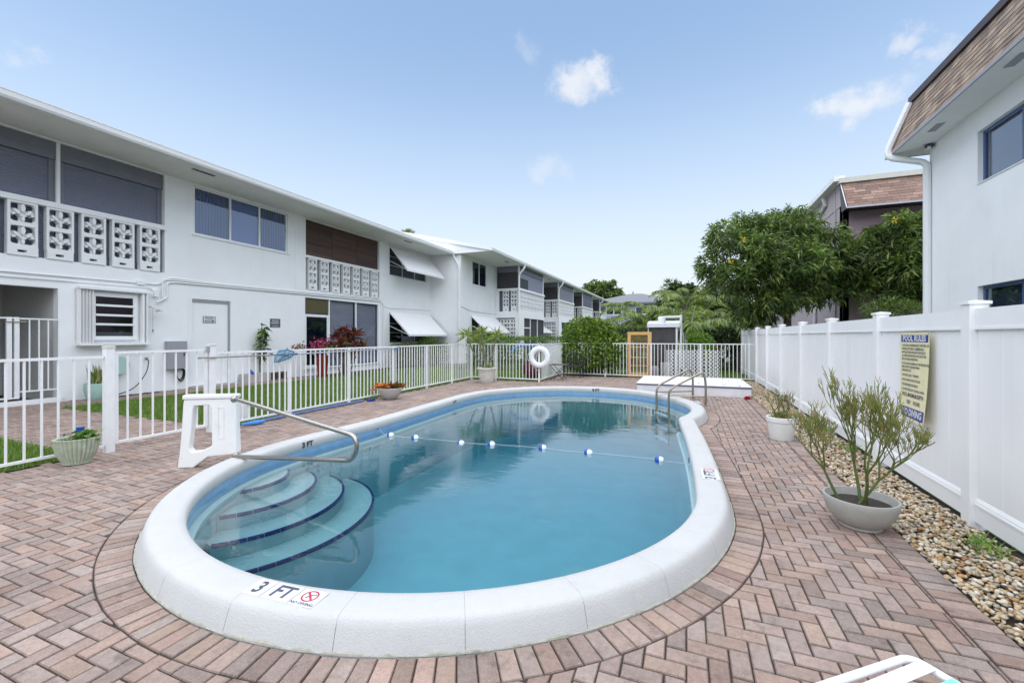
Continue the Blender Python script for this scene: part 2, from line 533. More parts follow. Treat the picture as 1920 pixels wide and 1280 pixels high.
def np_mesh(name, V, F, mat, C=None, parent=None, loc=None, smooth=False):
    """V (n,3), F (m,k) uniform faces, C (m,3) per-face colour"""
    me = bpy.data.meshes.new(name)
    off = OFF[parent] if parent is not None else Vector(loc or (0, 0, 0))
    V = np.asarray(V, dtype=np.float32) - np.array(off, dtype=np.float32)
    m_, k = F.shape
    me.vertices.add(len(V))
    me.vertices.foreach_set('co', V.ravel())
    me.loops.add(m_ * k)
    me.loops.foreach_set('vertex_index', F.astype(np.int32).ravel())
    me.polygons.add(m_)
    me.polygons.foreach_set('loop_start', np.arange(0, m_ * k, k, dtype=np.int32))
    me.polygons.foreach_set('loop_total', np.full(m_, k, dtype=np.int32))
    if smooth:
        me.polygons.foreach_set('use_smooth', np.ones(m_, dtype=bool))
    me.update(calc_edges=True)
    if C is not None:
        a = me.attributes.new('Col', 'FLOAT_COLOR', 'FACE')
        a.data.foreach_set('color', np.hstack([C, np.ones((m_, 1))]).astype(np.float32).ravel())
    me.materials.append(MATS[mat])
    o = bpy.data.objects.new(name, me)
    COL.objects.link(o)
    if parent is not None:
        o.parent = parent
        o['kind'] = 'stuff'
    else:
        o.location = off
    OFF[o] = off
    return o


def clone(o, parent=None, loc=None):
    c = o.copy()
    COL.objects.link(c)
    if parent is not None: c.parent = parent
    if loc is not None: c.location = loc
    OFF[c] = OFF[o]
    return c


def leaves(P, D, Ln, Wd, base, var=0.25, droop=0.0, fold=0.25, upbias=0.0):
    """leaf blades: P points, D directions -> (V, F, C); every leaf is two quads folded at the midrib"""
    n = len(P)
    D = D / (np.linalg.norm(D, axis=1, keepdims=True) + 1e-9)
    rnd = rng.normal(size=(n, 3))
    if upbias:
        rnd[:, 2] += upbias
    Sd = np.cross(D, rnd)
    Sd /= (np.linalg.norm(Sd, axis=1, keepdims=True) + 1e-9)
    Nn = np.cross(Sd, D)
    flip = np.where(Nn[:, 2:3] < 0, -1, 1)
    Nn = Nn * flip
    Ln = np.broadcast_to(np.asarray(Ln, dtype=float), (n,))[:, None] * rng.uniform(0.7, 1.3, (n, 1))
    Wd = np.broadcast_to(np.asarray(Wd, dtype=float), (n,))[:, None] * rng.uniform(0.8, 1.2, (n, 1))
    dz = np.zeros((n, 3)); dz[:, 2:3] = -droop * Ln
    b = P
    mid = P + D * Ln * 0.5 + dz * 0.25 - Nn * Wd * fold
    l = P + D * Ln * 0.45 + Sd * Wd * 0.5 + dz * 0.25
    r = P + D * Ln * 0.45 - Sd * Wd * 0.5 + dz * 0.25
    tip = P + D * Ln + dz
    V = np.stack([b, l, tip, r, mid], axis=1).reshape(-1, 3)
    i = np.arange(n)[:, None] * 5
    F = np.concatenate([i + np.array([[0, 4, 2, 1]]), i + np.array([[0, 3, 2, 4]])], axis=0)
    pal = np.asarray(base, dtype=float)
    if pal.ndim == 1: pal = pal[None]
    c = pal[rng.integers(0, len(pal), n)] * rng.uniform(1 - var, 1 + var, (n, 1))
    C = np.concatenate([c, c], axis=0)
    return V, F, C


def join(parts):
    Vs, Fs, Cs, n = [], [], [], 0
    for V, F, C in parts:
        Vs.append(V); Fs.append(F + n); Cs.append(C); n += len(V)
    return np.concatenate(Vs), np.concatenate(Fs), np.concatenate(Cs)


_fcache = {}


def text(s, size, M, bold=0.0, align='CENTER', sx=1.0, line=1.0):
    """flat lettering as mesh (verts, faces) placed by M (lies in M's XY plane)"""
    cu = bpy.data.curves.new('t', 'FONT')
    cu.body = s
    cu.size = size
    cu.align_x = align
    cu.align_y = 'CENTER'
    cu.offset = bold
    cu.space_line = line
    cu.resolution_u = 3
    ob = bpy.data.objects.new('t', cu)
    COL.objects.link(ob)
    bpy.context.view_layer.update()
    ev = ob.evaluated_get(bpy.context.evaluated_depsgraph_get())
    me = ev.to_mesh()
    vs = [M @ Vector((v.co.x * sx, v.co.y, 0)) for v in me.vertices]
    fs = [tuple(p.vertices) for p in me.polygons]
    ev.to_mesh_clear()
    bpy.data.objects.remove(ob)
    bpy.data.curves.remove(cu)
    return vs, fs


def frame_M(o, xa, ya):
    xa, ya = Vector(xa).normalized(), Vector(ya).normalized()
    za = xa.cross(ya)
    return Matrix(((xa.x, ya.x, za.x, o[0]), (xa.y, ya.y, za.y, o[1]), (xa.z, ya.z, za.z, o[2]), (0, 0, 0, 1)))


def bezier_bend(pts, r, n=6):
    """polyline with rounded corners"""
    P = [Vector(p) for p in pts]
    o = [P[0]]
    for i in range(1, len(P) - 1):
        a, b, c = P[i - 1], P[i], P[i + 1]
        d1, d2 = (a - b), (c - b)
        q = min(r, d1.length * 0.49, d2.length * 0.49)
        s, e = b + d1.normalized() * q, b + d2.normalized() * q
        for k in range(n + 1):
            u = k / n
            o.append(s * (1 - u) ** 2 + b * 2 * u * (1 - u) + e * u * u)
    o.append(P[-1])
    return o

# ================================================================== POOL OUTLINE
ctrl = [(-0.128, 8.25), (0.03, 8.8), (0.09, 9.4), (0.03, 9.95), (-0.15, 10.5), (-0.55, 11.2), (-1.3, 11.85), (-2.4, 12.08), (-3.45, 11.82), (-4.3, 11.15),
        (-4.82, 10.3), (-4.98, 9.4), (-4.96, 8.4), (-4.92, 7.2), (-4.88, 6.0), (-4.93, 5.0)]
for k in range(0, 19):
    a = math.pi + math.pi * k / 18
    ctrl.append((-2.43 + 2.517 * math.cos(a), 4.38 + 2.517 * math.sin(a)))
ctrl += [(0.06, 5.5), (0.0, 6.6), (-0.07, 7.5), (-0.128, 8.25)]


def catmull(P, step=0.04):
    P = [np.array(p, float) for p in P]
    P = [2 * P[0] - P[1]] + P + [2 * P[-1] - P[-2]]
    o = []
    for i in range(1, len(P) - 2):
        p0, p1, p2, p3 = P[i - 1:i + 3]
        n = max(2, int(np.linalg.norm(p2 - p1) / 0.01))
        for k in range(n):
            u = k / n
            o.append(0.5 * ((2 * p1) + (-p0 + p2) * u + (2 * p0 - 5 * p1 + 4 * p2 - p3) * u * u + (-p0 + 3 * p1 - 3 * p2 + p3) * u ** 3))
    o = np.array(o)
    d = np.r_[0, np.cumsum(np.linalg.norm(np.diff(np.vstack([o, o[:1]]), axis=0), axis=1))]
    n = int(d[-1] / step)
    s = np.linspace(0, d[-1], n, endpoint=False)
    oo = np.vstack([o, o[:1]])
    return np.stack([np.interp(s, d, oo[:, 0]), np.interp(s, d, oo[:, 1])], axis=1)


IN = catmull(ctrl)
NP = len(IN)
tan = np.roll(IN, -1, 0) - np.roll(IN, 1, 0)
tan /= np.linalg.norm(tan, axis=1, keepdims=True)
NRM = np.stack([tan[:, 1], -tan[:, 0]], axis=1)      # the outline runs counter-clockwise, so this points outwards
for _ in range(6):
    NRM = (np.roll(NRM, 1, 0) + NRM + np.roll(NRM, -1, 0)) / 3
    NRM /= np.linalg.norm(NRM, axis=1, keepdims=True)


def offs(o):
    return IN + NRM * o


def ring(mb, prof, closed=True, idx=None):
    """sweep a profile [(offset, z)] along the outline"""
    idx = list(range(NP)) if idx is None else idx
    m_ = len(prof)
    vs, fs = [], []
    for i in idx:
        for (o, z) in prof:
            vs.append((IN[i % NP, 0] + NRM[i % NP, 0] * o, IN[i % NP, 1] + NRM[i % NP, 1] * o, z))
    n = len(idx)
    for i in range(n if closed else n - 1):
        j = (i + 1) % n
        for k in range(m_ - 1):
            fs.append((i * m_ + k, i * m_ + k + 1, j * m_ + k + 1, j * m_ + k))
    if not closed:
        fs.append(tuple(range(m_)))
        fs.append(tuple((n - 1) * m_ + k for k in range(m_ - 1, -1, -1)))
    mb.add(vs, fs)


WATER = -0.05
# ================================================================== GROUND
gm = MB()
inner = offs(0.16)
big = []
c0 = np.array([-2.4, 7.0])
for p in inner:
    d = p - c0
    k = 700 / max(abs(d[0]), abs(d[1]))
    big.append(c0 + d * k)
vs = [(p[0], p[1], -0.022) for p in inner] + [(p[0], p[1], -0.022) for p in big]
gm.add(vs, [(i, (i + 1) % NP, NP + (i + 1) % NP, NP + i) for i in range(NP)])
tag(gm.build('ground', 'dirt'), 'bare earth under the yard', 'ground', kind='structure')

patio_bed = MB()
inn = offs(0.17)


def rect_proj(p, x0, x1, y0, y1):
    c = np.array([-2.4, 7.0]); d = p - c
    ts = []
    if d[0] > 0: ts.append((x1 - c[0]) / d[0])
    if d[0] < 0: ts.append((x0 - c[0]) / d[0])
    if d[1] > 0: ts.append((y1 - c[1]) / d[1])
    if d[1] < 0: ts.append((y0 - c[1]) / d[1])
    return c + d * min(ts)


bo = [rect_proj(p, -7.45, 1.62, -1.5, 17.2) for p in inn]
vs = [(p[0], p[1], -0.014) for p in inn] + [(p[0], p[1], -0.014) for p in bo]
patio_bed.add(vs, [(i, (i + 1) % NP, NP + (i + 1) % NP, NP + i) for i in range(NP)])
for x0, x1, y0, y1 in [(-7.45, -2.4, -1.5, 1.0), (-2.4, 1.62, -1.5, 1.0), (-2.4, 1.62, 14.9, 17.2), (-7.45, -2.4, 14.9, 17.2), (-14.25, -7.45, 3.2, 5.1), (-14.25, -12.95, 5.1, 13.0), (-14.25, -11.2, -1, 3.2)]:
    patio_bed.add([(x0, y0, -0.0145), (x1, y0, -0.0145), (x1, y1, -0.0145), (x0, y1, -0.0145)], [(0, 1, 2, 3)])
patio = patio_bed.build('patio', 'joint_sand')
tag(patio, 'herringbone brick patio around the pool', 'patio', kind='structure')

# ---- pavers
PAL = [(0.31, 0.227, 0.193), (0.324, 0.24, 0.204), (0.3, 0.224, 0.191), (0.3, 0.234, 0.204), (0.288, 0.232, 0.204), (0.312, 0.217, 0.178), (0.324, 0.232, 0.184), (0.266, 0.204, 0.178), (0.288, 0.196, 0.164), (0.316, 0.24, 0.207)]


def brick_col():
    c = random.choice(PAL)
    k = random.uniform(0.84, 1.14)
    if random.random() < 0.05: k *= 0.8
    return tuple(x * k for x in c)


def clip(poly, p, n):
    """keep the side of the line through p that n points to"""
    o = []
    m_ = len(poly)
    for i in range(m_):
        a, b = poly[i], poly[(i + 1) % m_]
        da = (a[0] - p[0]) * n[0] + (a[1] - p[1]) * n[1]
        db = (b[0] - p[0]) * n[0] + (b[1] - p[1]) * n[1]
        if da >= 0: o.append(a)
        if da * db < 0:
            u = da / (da - db)
            o.append((a[0] + (b[0] - a[0]) * u, a[1] + (b[1] - a[1]) * u))
    return o


def parea(p):
    return 0.5 * abs(sum(p[i][0] * p[(i + 1) % len(p)][1] - p[(i + 1) % len(p)][0] * p[i][1] for i in range(len(p))))


def shrink(poly, d):
    """move every edge of a convex polygon inwards by d"""
    cx = sum(p[0] for p in poly) / len(poly); cy = sum(p[1] for p in poly) / len(poly)
    q = list(poly)
    m_ = len(poly)
    for i in range(m_):
        a, b = poly[i], poly[(i + 1) % m_]
        ex, ey = b[0] - a[0], b[1] - a[1]
        l = math.hypot(ex, ey)
        if l < 1e-6: continue
        nx, ny = -ey / l, ex / l
        if (cx - a[0]) * nx + (cy - a[1]) * ny < 0: nx, ny = -nx, -ny
        q = clip(q, (a[0] + nx * d, a[1] + ny * d), (nx, ny))
        if len(q) < 3: return None
    return q


def paver(poly):
    """(verts, faces) of one paver with softened top edge, slightly uneven"""
    q = shrink(poly, random.uniform(0.0020, 0.0046))
    if not q or len(q) < 3 or parea(q) < 0.0006: return None
    t_ = shrink(q, 0.005)
    if not t_ or len(t_) != len(q):
        gx = sum(p[0] for p in q) / len(q); gy = sum(p[1] for p in q) / len(q)
        t_ = [(p[0] + (gx - p[0]) * 0.08, p[1] + (gy - p[1]) * 0.08) for p in q]
    dz = random.gauss(0, 0.0017)
    tx, ty = random.gauss(0, 0.006), random.gauss(0, 0.006)
    cx = sum(p[0] for p in q) / len(q); cy = sum(p[1] for p in q) / len(q)
    zz = lambda p: dz + (p[0] - cx) * tx + (p[1] - cy) * ty
    n = len(q)
    v = [(p[0], p[1], -0.02) for p in q] + [(p[0], p[1], zz(p) - 0.005) for p in q] + [(p[0], p[1], zz(p)) for p in t_]
    f = [tuple(range(2 * n, 3 * n))]
    for k in range(2):
        for i in range(n):
            j = (i + 1) % n
            f.append((k * n + i, k * n + j, k * n + n + j, k * n + n + i))
    return v, f


def ccw(p):
    a = sum(p[i][0] * p[(i + 1) % len(p)][1] - p[(i + 1) % len(p)][0] * p[i][1] for i in range(len(p)))
    return p if a > 0 else p[::-1]


bricks = []          # (distance to camera, polygon)
BW = 0.0985
R_IN = 0.5155          # inner limit of the herringbone (outside the soldier ring)
lim = offs(R_IN)


def region_ok(x, y):
    if -7.42 <= x <= 1.50 and -1.4 <= y <= 17.15:
        if x < -4.75 and y > 14.25: return 0
        return 1
    if -14.2 <= x < -7.42 and 3.2 <= y <= 5.1: return 2
    if -14.2 <= x < -12.95 and 5.1 < y < 13.0: return 2
    if -14.2 <= x < -11.2 and -1 < y < 3.2: return 2
    return 0


nx0, nx1 = int(-14.3 / BW) - 1, int(1.6 / BW) + 2
ny0, ny1 = int(-1.5 / BW) - 1, int(17.3 / BW) + 2
for ix in range(nx0, nx1):
    for iy in range(ny0, ny1):
        k = (ix - iy) % 4
        if k == 0:
            r = (ix, iy, ix + 2, iy + 1)
        elif k == 3:
            r = (ix, iy, ix + 1, iy + 2)
        else:
            continue
        x0, y0, x1, y1 = [q * BW for q in r]
        cx, cy = (x0 + x1) / 2, (y0 + y1) / 2
        reg = region_ok(cx, cy)
        if not reg: continue
        poly = [(x0, y0), (x1, y0), (x1, y1), (x0, y1)]
        if reg == 1:
            if x1 > 1.40: poly = clip(poly, (1.40, 0), (-1, 0))
            if -5.6 < cx < 0.8 and 1.1 < cy < 12.9:
                d2 = (lim[:, 0] - cx) ** 2 + (lim[:, 1] - cy) ** 2
                i = int(np.argmin(d2))
                sd_ = (cx - lim[i, 0]) * NRM[i, 0] + (cy - lim[i, 1]) * NRM[i, 1]
                if sd_ < -0.16: continue
                if d2[i] < 0.05 ** 2 * 12:
                    poly = clip(poly, lim[i], NRM[i])
                    if len(poly) < 3 or parea(poly) < 0.002: continue
                elif sd_ < 0: continue
            # keep clear of the white slab
        if len(poly) < 3 or parea(poly) < 0.001: continue
        bricks.append((math.hypot(cx, cy), ccw(poly)))
# soldier ring round the coping
per = np.linalg.norm(np.diff(np.vstack([offs(0.42), offs(0.42)[:1]]), axis=0), axis=1)
cum = np.r_[0, np.cumsum(per)]
nb_ = int(cum[-1] / 0.101)
inb, oub = offs(0.311), offs(0.5150)
for k in range(nb_):
    s0, s1 = cum[-1] * k / nb_, cum[-1] * (k + 1) / nb_
    def at(arr, s):
        s = s % cum[-1]
        i = int(np.searchsorted(cum, s, side='right') - 1) % NP
        u = (s - cum[i]) / max(per[i], 1e-9)
        return tuple(arr[i] * (1 - u) + arr[(i + 1) % NP] * u)
    poly = [at(inb, s0), at(oub, s0), at(oub, s1), at(inb, s1)]
    if parea(poly) < 0.004: continue
    cx, cy = np.mean(poly, axis=0)
    bricks.append((math.hypot(cx, cy) * 0.9, ccw(poly)))
# soldier edge along the gravel
for k in range(int(18.4 / BW)):
    y0 = -1.4 + k * BW
    bricks.append((math.hypot(1.5, y0 + 0.05), ccw([(1.402, y0), (1.60, y0), (1.60, y0 + BW), (1.402, y0 + BW)])))


def in_view(p):
    cx = sum(q[0] for q in p) / len(p); cy = sum(q[1] for q in p) / len(p)
    zc = -math.sin(YAW) * cx + math.cos(YAW) * cy
    xc = math.cos(YAW) * cx + math.sin(YAW) * cy
    if zc < 0.5: return False
    u = 960 + 807 * xc / zc; v = 630 + 807 * 1.6 / zc
    return -30 < u < 1950 and v < 1310


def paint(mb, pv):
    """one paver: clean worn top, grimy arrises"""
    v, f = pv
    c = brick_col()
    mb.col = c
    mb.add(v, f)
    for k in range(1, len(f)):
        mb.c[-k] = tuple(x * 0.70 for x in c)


bricks.sort(key=lambda b_: b_[0])
single, rest = 0, MB()
for d_, poly in bricks:
    pv = paver(poly)
    if pv is None: continue
    if single < 300 and in_view(poly):
        mb = MB(); paint(mb, pv)
        c = (sum(p[0] for p in poly) / len(poly), sum(p[1] for p in poly) / len(poly), 0)
        o = mb.build('brick', 'brick', None, loc=c)
        o.parent = patio
        single += 1
    else:
        paint(rest, pv)
o = rest.build('brick_paving', 'brick', patio)
o['kind'] = 'stuff'

# ---- gravel strip along the vinyl fence
gs = MB()
gs.add([(1.60, -1.5, -0.018), (2.30, -1.5, -0.018), (2.30, 17.2, -0.018), (1.60, 17.2, -0.018)], [(0, 1, 2, 3)])
tag(gs.build('gravel_bed', 'soil'), 'bed of soil under the pebbles', 'bed', kind='structure')


def ico(sub):
    t_ = (1 + 5 ** 0.5) / 2
    v = [(-1, t_, 0), (1, t_, 0), (-1, -t_, 0), (1, -t_, 0), (0, -1, t_), (0, 1, t_), (0, -1, -t_), (0, 1, -t_), (t_, 0, -1), (t_, 0, 1), (-t_, 0, -1), (-t_, 0, 1)]
    f = [(0, 11, 5), (0, 5, 1), (0, 1, 7), (0, 7, 10), (0, 10, 11), (1, 5, 9), (5, 11, 4), (11, 10, 2), (10, 7, 6), (7, 1, 8), (3, 9, 4), (3, 4, 2), (3, 2, 6), (3, 6, 8), (3, 8, 9), (4, 9, 5), (2, 4, 11), (6, 2, 10), (8, 6, 7), (9, 8, 1)]
    v = [np.array(x) / np.linalg.norm(x) for x in v]
    for _ in range(sub):
        nf, cache = [], {}
        def midp(a, b):
            k = (min(a, b), max(a, b))
            if k not in cache:
                q = v[a] + v[b]
                v.append(q / np.linalg.norm(q)); cache[k] = len(v) - 1
            return cache[k]
        for a, b, c in f:
            ab, bc, ca = midp(a, b), midp(b, c), midp(c, a)
            nf += [(a, ab, ca), (b, bc, ab), (c, ca, bc), (ab, bc, ca)]
        f = nf
    return np.array(v), np.array(f)


def pebbles(n, x0, x1, y0, y1, sub, smin, smax, zmax=0.02):
    iv, if_ = ico(sub)
    nv = len(iv)
    sc = rng.uniform(smin, smax, (n, 1)) * np.stack([rng.uniform(0.8, 1.5, n), rng.uniform(0.75, 1.1, n), rng.uniform(0.5, 0.8, n)], axis=1)
    a = rng.uniform(0, 2 * np.pi, n); b_ = rng.normal(0, 0.35, n)
    ca, sa, cb, sb = np.cos(a), np.sin(a), np.cos(b_), np.sin(b_)
    V = iv[None] * (1 + rng.normal(0, 0.07, (n, nv, 1)))
    V = V * sc[:, None, :]
    x = V[..., 0] * cb[:, None] - V[..., 2] * sb[:, None]; z = V[..., 0] * sb[:, None] + V[..., 2] * cb[:, None]
    X = x * ca[:, None] - V[..., 1] * sa[:, None]; Y = x * sa[:, None] + V[..., 1] * ca[:, None]
    px_ = rng.uniform(x0, x1, n); py_ = rng.uniform(y0, y1, n); pz = rng.uniform(-0.008, zmax, n)
    P = np.stack([X + px_[:, None], Y + py_[:, None], z + pz[:, None]], axis=-1).reshape(-1, 3)
    F = (if_[None] + np.arange(n)[:, None, None] * nv).reshape(-1, 3)
    pal = np.array([(0.74, 0.66, 0.50), (0.80, 0.75, 0.64), (0.62, 0.46, 0.27), (0.56, 0.31, 0.12), (0.70, 0.53, 0.31), (0.46, 0.31, 0.19), (0.76, 0.68, 0.52), (0.45, 0.40, 0.34), (0.80, 0.76, 0.68), (0.66, 0.56, 0.40)])
    c = pal[rng.integers(0, len(pal), n)] * rng.uniform(0.55, 0.85, (n, 1)) * [1.0, 0.96, 0.90]
    return P, F, np.repeat(c, len(if_), axis=0)


J = join([pebbles(5600, 1.60, 2.21, 1.0, 6.5, 2, 0.009, 0.018, 0.028), pebbles(8500, 1.60, 2.21, 6.5, 17.1, 1, 0.009, 0.018, 0.028), pebbles(900, 1.60, 2.19, -1.4, 1.0, 1, 0.012, 0.021, 0.03)])
o = np_mesh('gravel', J[0], J[1], 'pebble', J[2], smooth=True)
tag(o, 'tan and cream river pebbles along the white vinyl fence', 'gravel', kind='stuff')

# ---- lawn
lw = MB()
LAWN = [(-12.95, -7.47, 5.1, 30.0), (-11.2, -7.47, -4.0, 3.2), (-7.47, -4.78, 14.35, 30.0), (-4.78, 2.1, 17.22, 34.0), (-12.1, 2.1, 34.0, 70.0), (2.3, 12.0, -2.0, 60.0)]
for x0, x1, y0, y1 in LAWN:
    lw.add([(x0, y0, -0.006), (x1, y0, -0.006), (x1, y1, -0.006), (x0, y1, -0.006)], [(0, 1, 2, 3)])
tag(lw.build('lawn_ground', 'lawn_soil'), 'ground under the lawns', 'ground', kind='structure')


def blades(n, x0, x1, y0, y1, h):
    P = np.stack([rng.uniform(x0, x1, n), rng.uniform(y0, y1, n), np.full(n, -0.005)], axis=1)
    D = np.stack([rng.normal(0, 0.5, n), rng.normal(0, 0.5, n), np.ones(n)], axis=1)
    D /= np.linalg.norm(D, axis=1, keepdims=True)
    a = rng.uniform(0, 2 * np.pi, n)
    Sd = np.stack([np.cos(a), np.sin(a), np.zeros(n)], axis=1) * rng.uniform(0.004, 0.008, (n, 1))
    H = rng.uniform(0.5, 1.2, (n, 1)) * h
    V = np.stack([P - Sd, P + Sd, P + D * H], axis=1).reshape(-1, 3)
    F = np.arange(3 * n).reshape(n, 3)
    pal = np.array([(0.13, 0.24, 0.03), (0.17, 0.29, 0.04), (0.10, 0.19, 0.025), (0.21, 0.30, 0.06), (0.16, 0.22, 0.05)])
    C = pal[rng.integers(0, len(pal), n)] * rng.uniform(0.75, 1.2, (n, 1))
    return V, F, C


J = join([blades(26000, -11.2, -7.46, 0.5, 3.2, 0.09), blades(60000, -12.9, -7.46, 5.1, 11.0, 0.08), blades(40000, -12.9, -7.46, 11.0, 18.0, 0.09), blades(16000, -7.5, -4.8, 14.4, 18.5, 0.10), blades(12000, 0.6, 2.1, 17.3, 24, 0.11), blades(10000, -4.7, 0.6, 17.3, 19, 0.10)])
o = np_mesh('grass', J[0], J[1], 'grass', J[2])
tag(o, 'mown green grass behind the white picket fence', 'grass', kind='stuff')
# weeds in the gravel
def tuft(x, y, n, h, spread=0.10):
    P = np.stack([rng.normal(x, spread * 0.6, n), rng.normal(y, spread, n), np.zeros(n)], axis=1)
    D = np.stack([rng.normal(0, 0.5, n), rng.normal(0, 0.5, n), np.full(n, 0.9)], axis=1)
    return leaves(P, D, h, 0.012, [(0.13, 0.25, 0.035), (0.18, 0.31, 0.05)], droop=0.35, fold=0.1)
for k, (x, y, n, h) in enumerate([(2.06, 4.30, 90, 0.15), (2.08, 7.35, 60, 0.16), (2.10, 8.6, 60, 0.18)]):
    V, F, C = tuft(x, y, n, h)
    o = thing('grass_tuft', '', 'grass tuft', (x, y, 0))
    np_mesh('blades', V, F, 'grass', C, o)
    tag(o, ['grass tuft in the pebbles beside the nearest fence post', 'grass tuft in the pebbles just beyond the white pot', 'farthest grass tuft in the pebbles at the fence foot'][k], 'grass tuft', 'weeds in the pebble strip')

# ================================================================== SWIMMING POOL
pool = thing('swimming_pool', 'oval swimming pool with raised white coping and curved entry steps', 'swimming pool', (-2.4, 7.0, 0))
b_ = MB()
ring(b_, [(0.03, -0.30), (0.03, -1.15), (-0.12, -1.3)])
fl = [(p[0], p[1], -1.3) for p in offs(-0.12)]
n0 = len(b_.v)
b_.v += fl
b_.f.append(tuple(range(n0, n0 + NP))); b_.c.append((1, 1, 1))
b_.build('basin', 'plaster', pool, smooth=True)
tl = MB()
ring(tl, [(0.028, 0.03), (0.028, -0.14)])
tl.build('tile_band', 'pool_tile', pool, smooth=True)
lg = MB()
ring(lg, [(0.03, -0.13), (-0.035, -0.14), (-0.035, -0.17), (0.03, -0.31)])
lg.build('tile_ledge', 'plaster', pool)
# coping stones
prof = [(0.06, -0.02), (0.022, 0.02), (0.0, 0.05), (-0.004, 0.09), (0.0, 0.125), (0.018, 0.147), (0.06, 0.153), (0.205, 0.156), (0.232, 0.150), (0.252, 0.134), (0.266, 0.105), (0.284, 0.055), (0.302, 0.0), (0.306, -0.02)]
ns = 44
seg = [int(round(NP * k / ns)) for k in range(ns + 1)]
for k in range(ns):
    mb = MB()
    a, b2 = seg[k], seg[k + 1]
    idx = list(range(a, b2 + 1))
    ring(mb, prof, closed=False, idx=idx)
    # open a fine joint: pull the ends back 3 mm
    m_ = len(prof)
    for e, s_ in ((0, 1), (len(idx) - 1, -1)):
        for q in range(m_):
            v = mb.v[e * m_ + q]; w = mb.v[(e + s_) * m_ + q]
            dx, dy = w[0] - v[0], w[1] - v[1]
            l = math.hypot(dx, dy) or 1
            sh = 0.0007 if 2 < q < 10 else 0.0016
            mb.v[e * m_ + q] = (v[0] + dx / l * sh, v[1] + dy / l * sh, v[2] + (-0.001 if 4 < q < 11 else 0))
    mb.build('coping_stone', 'coping', pool, smooth=True, autos=60)
# filler seen in the joints
fm = MB()
ring(fm, [(0.05, 0.0), (0.012, 0.06), (0.03, 0.144), (0.205, 0.152), (0.244, 0.134), (0.278, 0.05), (0.298, -0.02)])
fm.build('coping_mortar', 'coping', pool)
# crumbling bead of old mortar where the coping meets the pavers
bd = MB()
vs, fs = [], []
for i in range(NP):
    a = 0.5 + 0.5 * math.sin(i * 0.9) * math.sin(i * 0.37 + 1) + rng.normal(0, 0.25)
    h_ = max(0.0, 0.002 + 0.010 * a); w_ = 0.306 + 0.002 + 0.005 * max(0, a)
    for (o_2, z_) in ((0.290, h_ + 0.004), (w_ - 0.003, h_), (w_, 0.001)):
        q = IN[i] + NRM[i] * o_2
        vs.append((q[0], q[1], z_))
for i in range(NP):
    j = (i + 1) % NP
    for k in range(2): fs.append((i * 3 + k, i * 3 + k + 1, j * 3 + k + 1, j * 3 + k))
bd.add(vs, fs); bd.build('mortar_bead', 'old_mortar', pool)
# curved steps
SC = (-5.2, 3.7)
for r_, zt, zb in [(1.62, -0.62, -1.3), (1.24, -0.46, -0.63), (0.90, -0.31, -0.47), (0.58, -0.17, -0.32)]:
    mb = MB()
    pts = []
    for k in range(49):
        a = -1.75 + 3.5 * k / 48
        pts.append((SC[0] + r_ * math.cos(a), SC[1] + r_ * math.sin(a)))
    # clip to the inside of the basin
    def inside(p):
        i = int(np.argmin((IN[:, 0] - p[0]) ** 2 + (IN[:, 1] - p[1]) ** 2))
        return (p[0] - IN[i, 0]) * NRM[i, 0] + (p[1] - IN[i, 1]) * NRM[i, 1] < 0.02
    arc = [p for p in pts if inside(p)]
    # back edge follows the wall
    i0 = int(np.argmin((IN[:, 0] - arc[-1][0]) ** 2 + (IN[:, 1] - arc[-1][1]) ** 2))
    i1 = int(np.argmin((IN[:, 0] - arc[0][0]) ** 2 + (IN[:, 1] - arc[0][1]) ** 2))
    back = [tuple(IN[i] + NRM[i] * 0.02) for i in range(i0, i1 + 1, 3)]
    poly = ccw(arc + back)
    mb.prism(poly, zt - zb, None, zb)
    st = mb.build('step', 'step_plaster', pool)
    # navy nosing tiles, one by one
    al = [0.0]
    for i in range(1, len(arc)): al.append(al[-1] + math.dist(arc[i], arc[i - 1]))
    nt_ = max(3, int(al[-1] / 0.152))
    for k in range(nt_):
        s0, s1 = al[-1] * k / nt_ + 0.003, al[-1] * (k + 1) / nt_ - 0.003
        q0, q1 = [], []
        for u in np.linspace(s0, s1, 4):
            x = float(np.interp(u, al, [p[0] for p in arc])); y = float(np.interp(u, al, [p[1] for p in arc]))
            d = math.hypot(x - SC[0], y - SC[1])
            ex, ey = (x - SC[0]) / d, (y - SC[1]) / d
            q0.append((x + ex * 0.006, y + ey * 0.006)); q1.append((x - ex * 0.024, y - ey * 0.024))
        tm = MB(); tm.prism(ccw(q0 + q1[::-1]), 0.035, None, zt - 0.029)
        tm.build('step_tile', 'navy_tile', st)

wm = MB()
ws = offs(0.024)
n0 = NP
wm.add([(p[0], p[1], WATER) for p in ws] + [(p[0], p[1], -1.45) for p in ws],
       [tuple(range(NP)), tuple(range(2 * NP - 1, NP - 1, -1))] + [(i, NP + i, NP + (i + 1) % NP, (i + 1) % NP) for i in range(NP)])
tag(wm.build('water', 'water'), 'clear blue water in the swimming pool', 'water', kind='structure')

# ---- depth marks on the coping
def on_coping(u_pt, s, half_len, half_w):
    pass


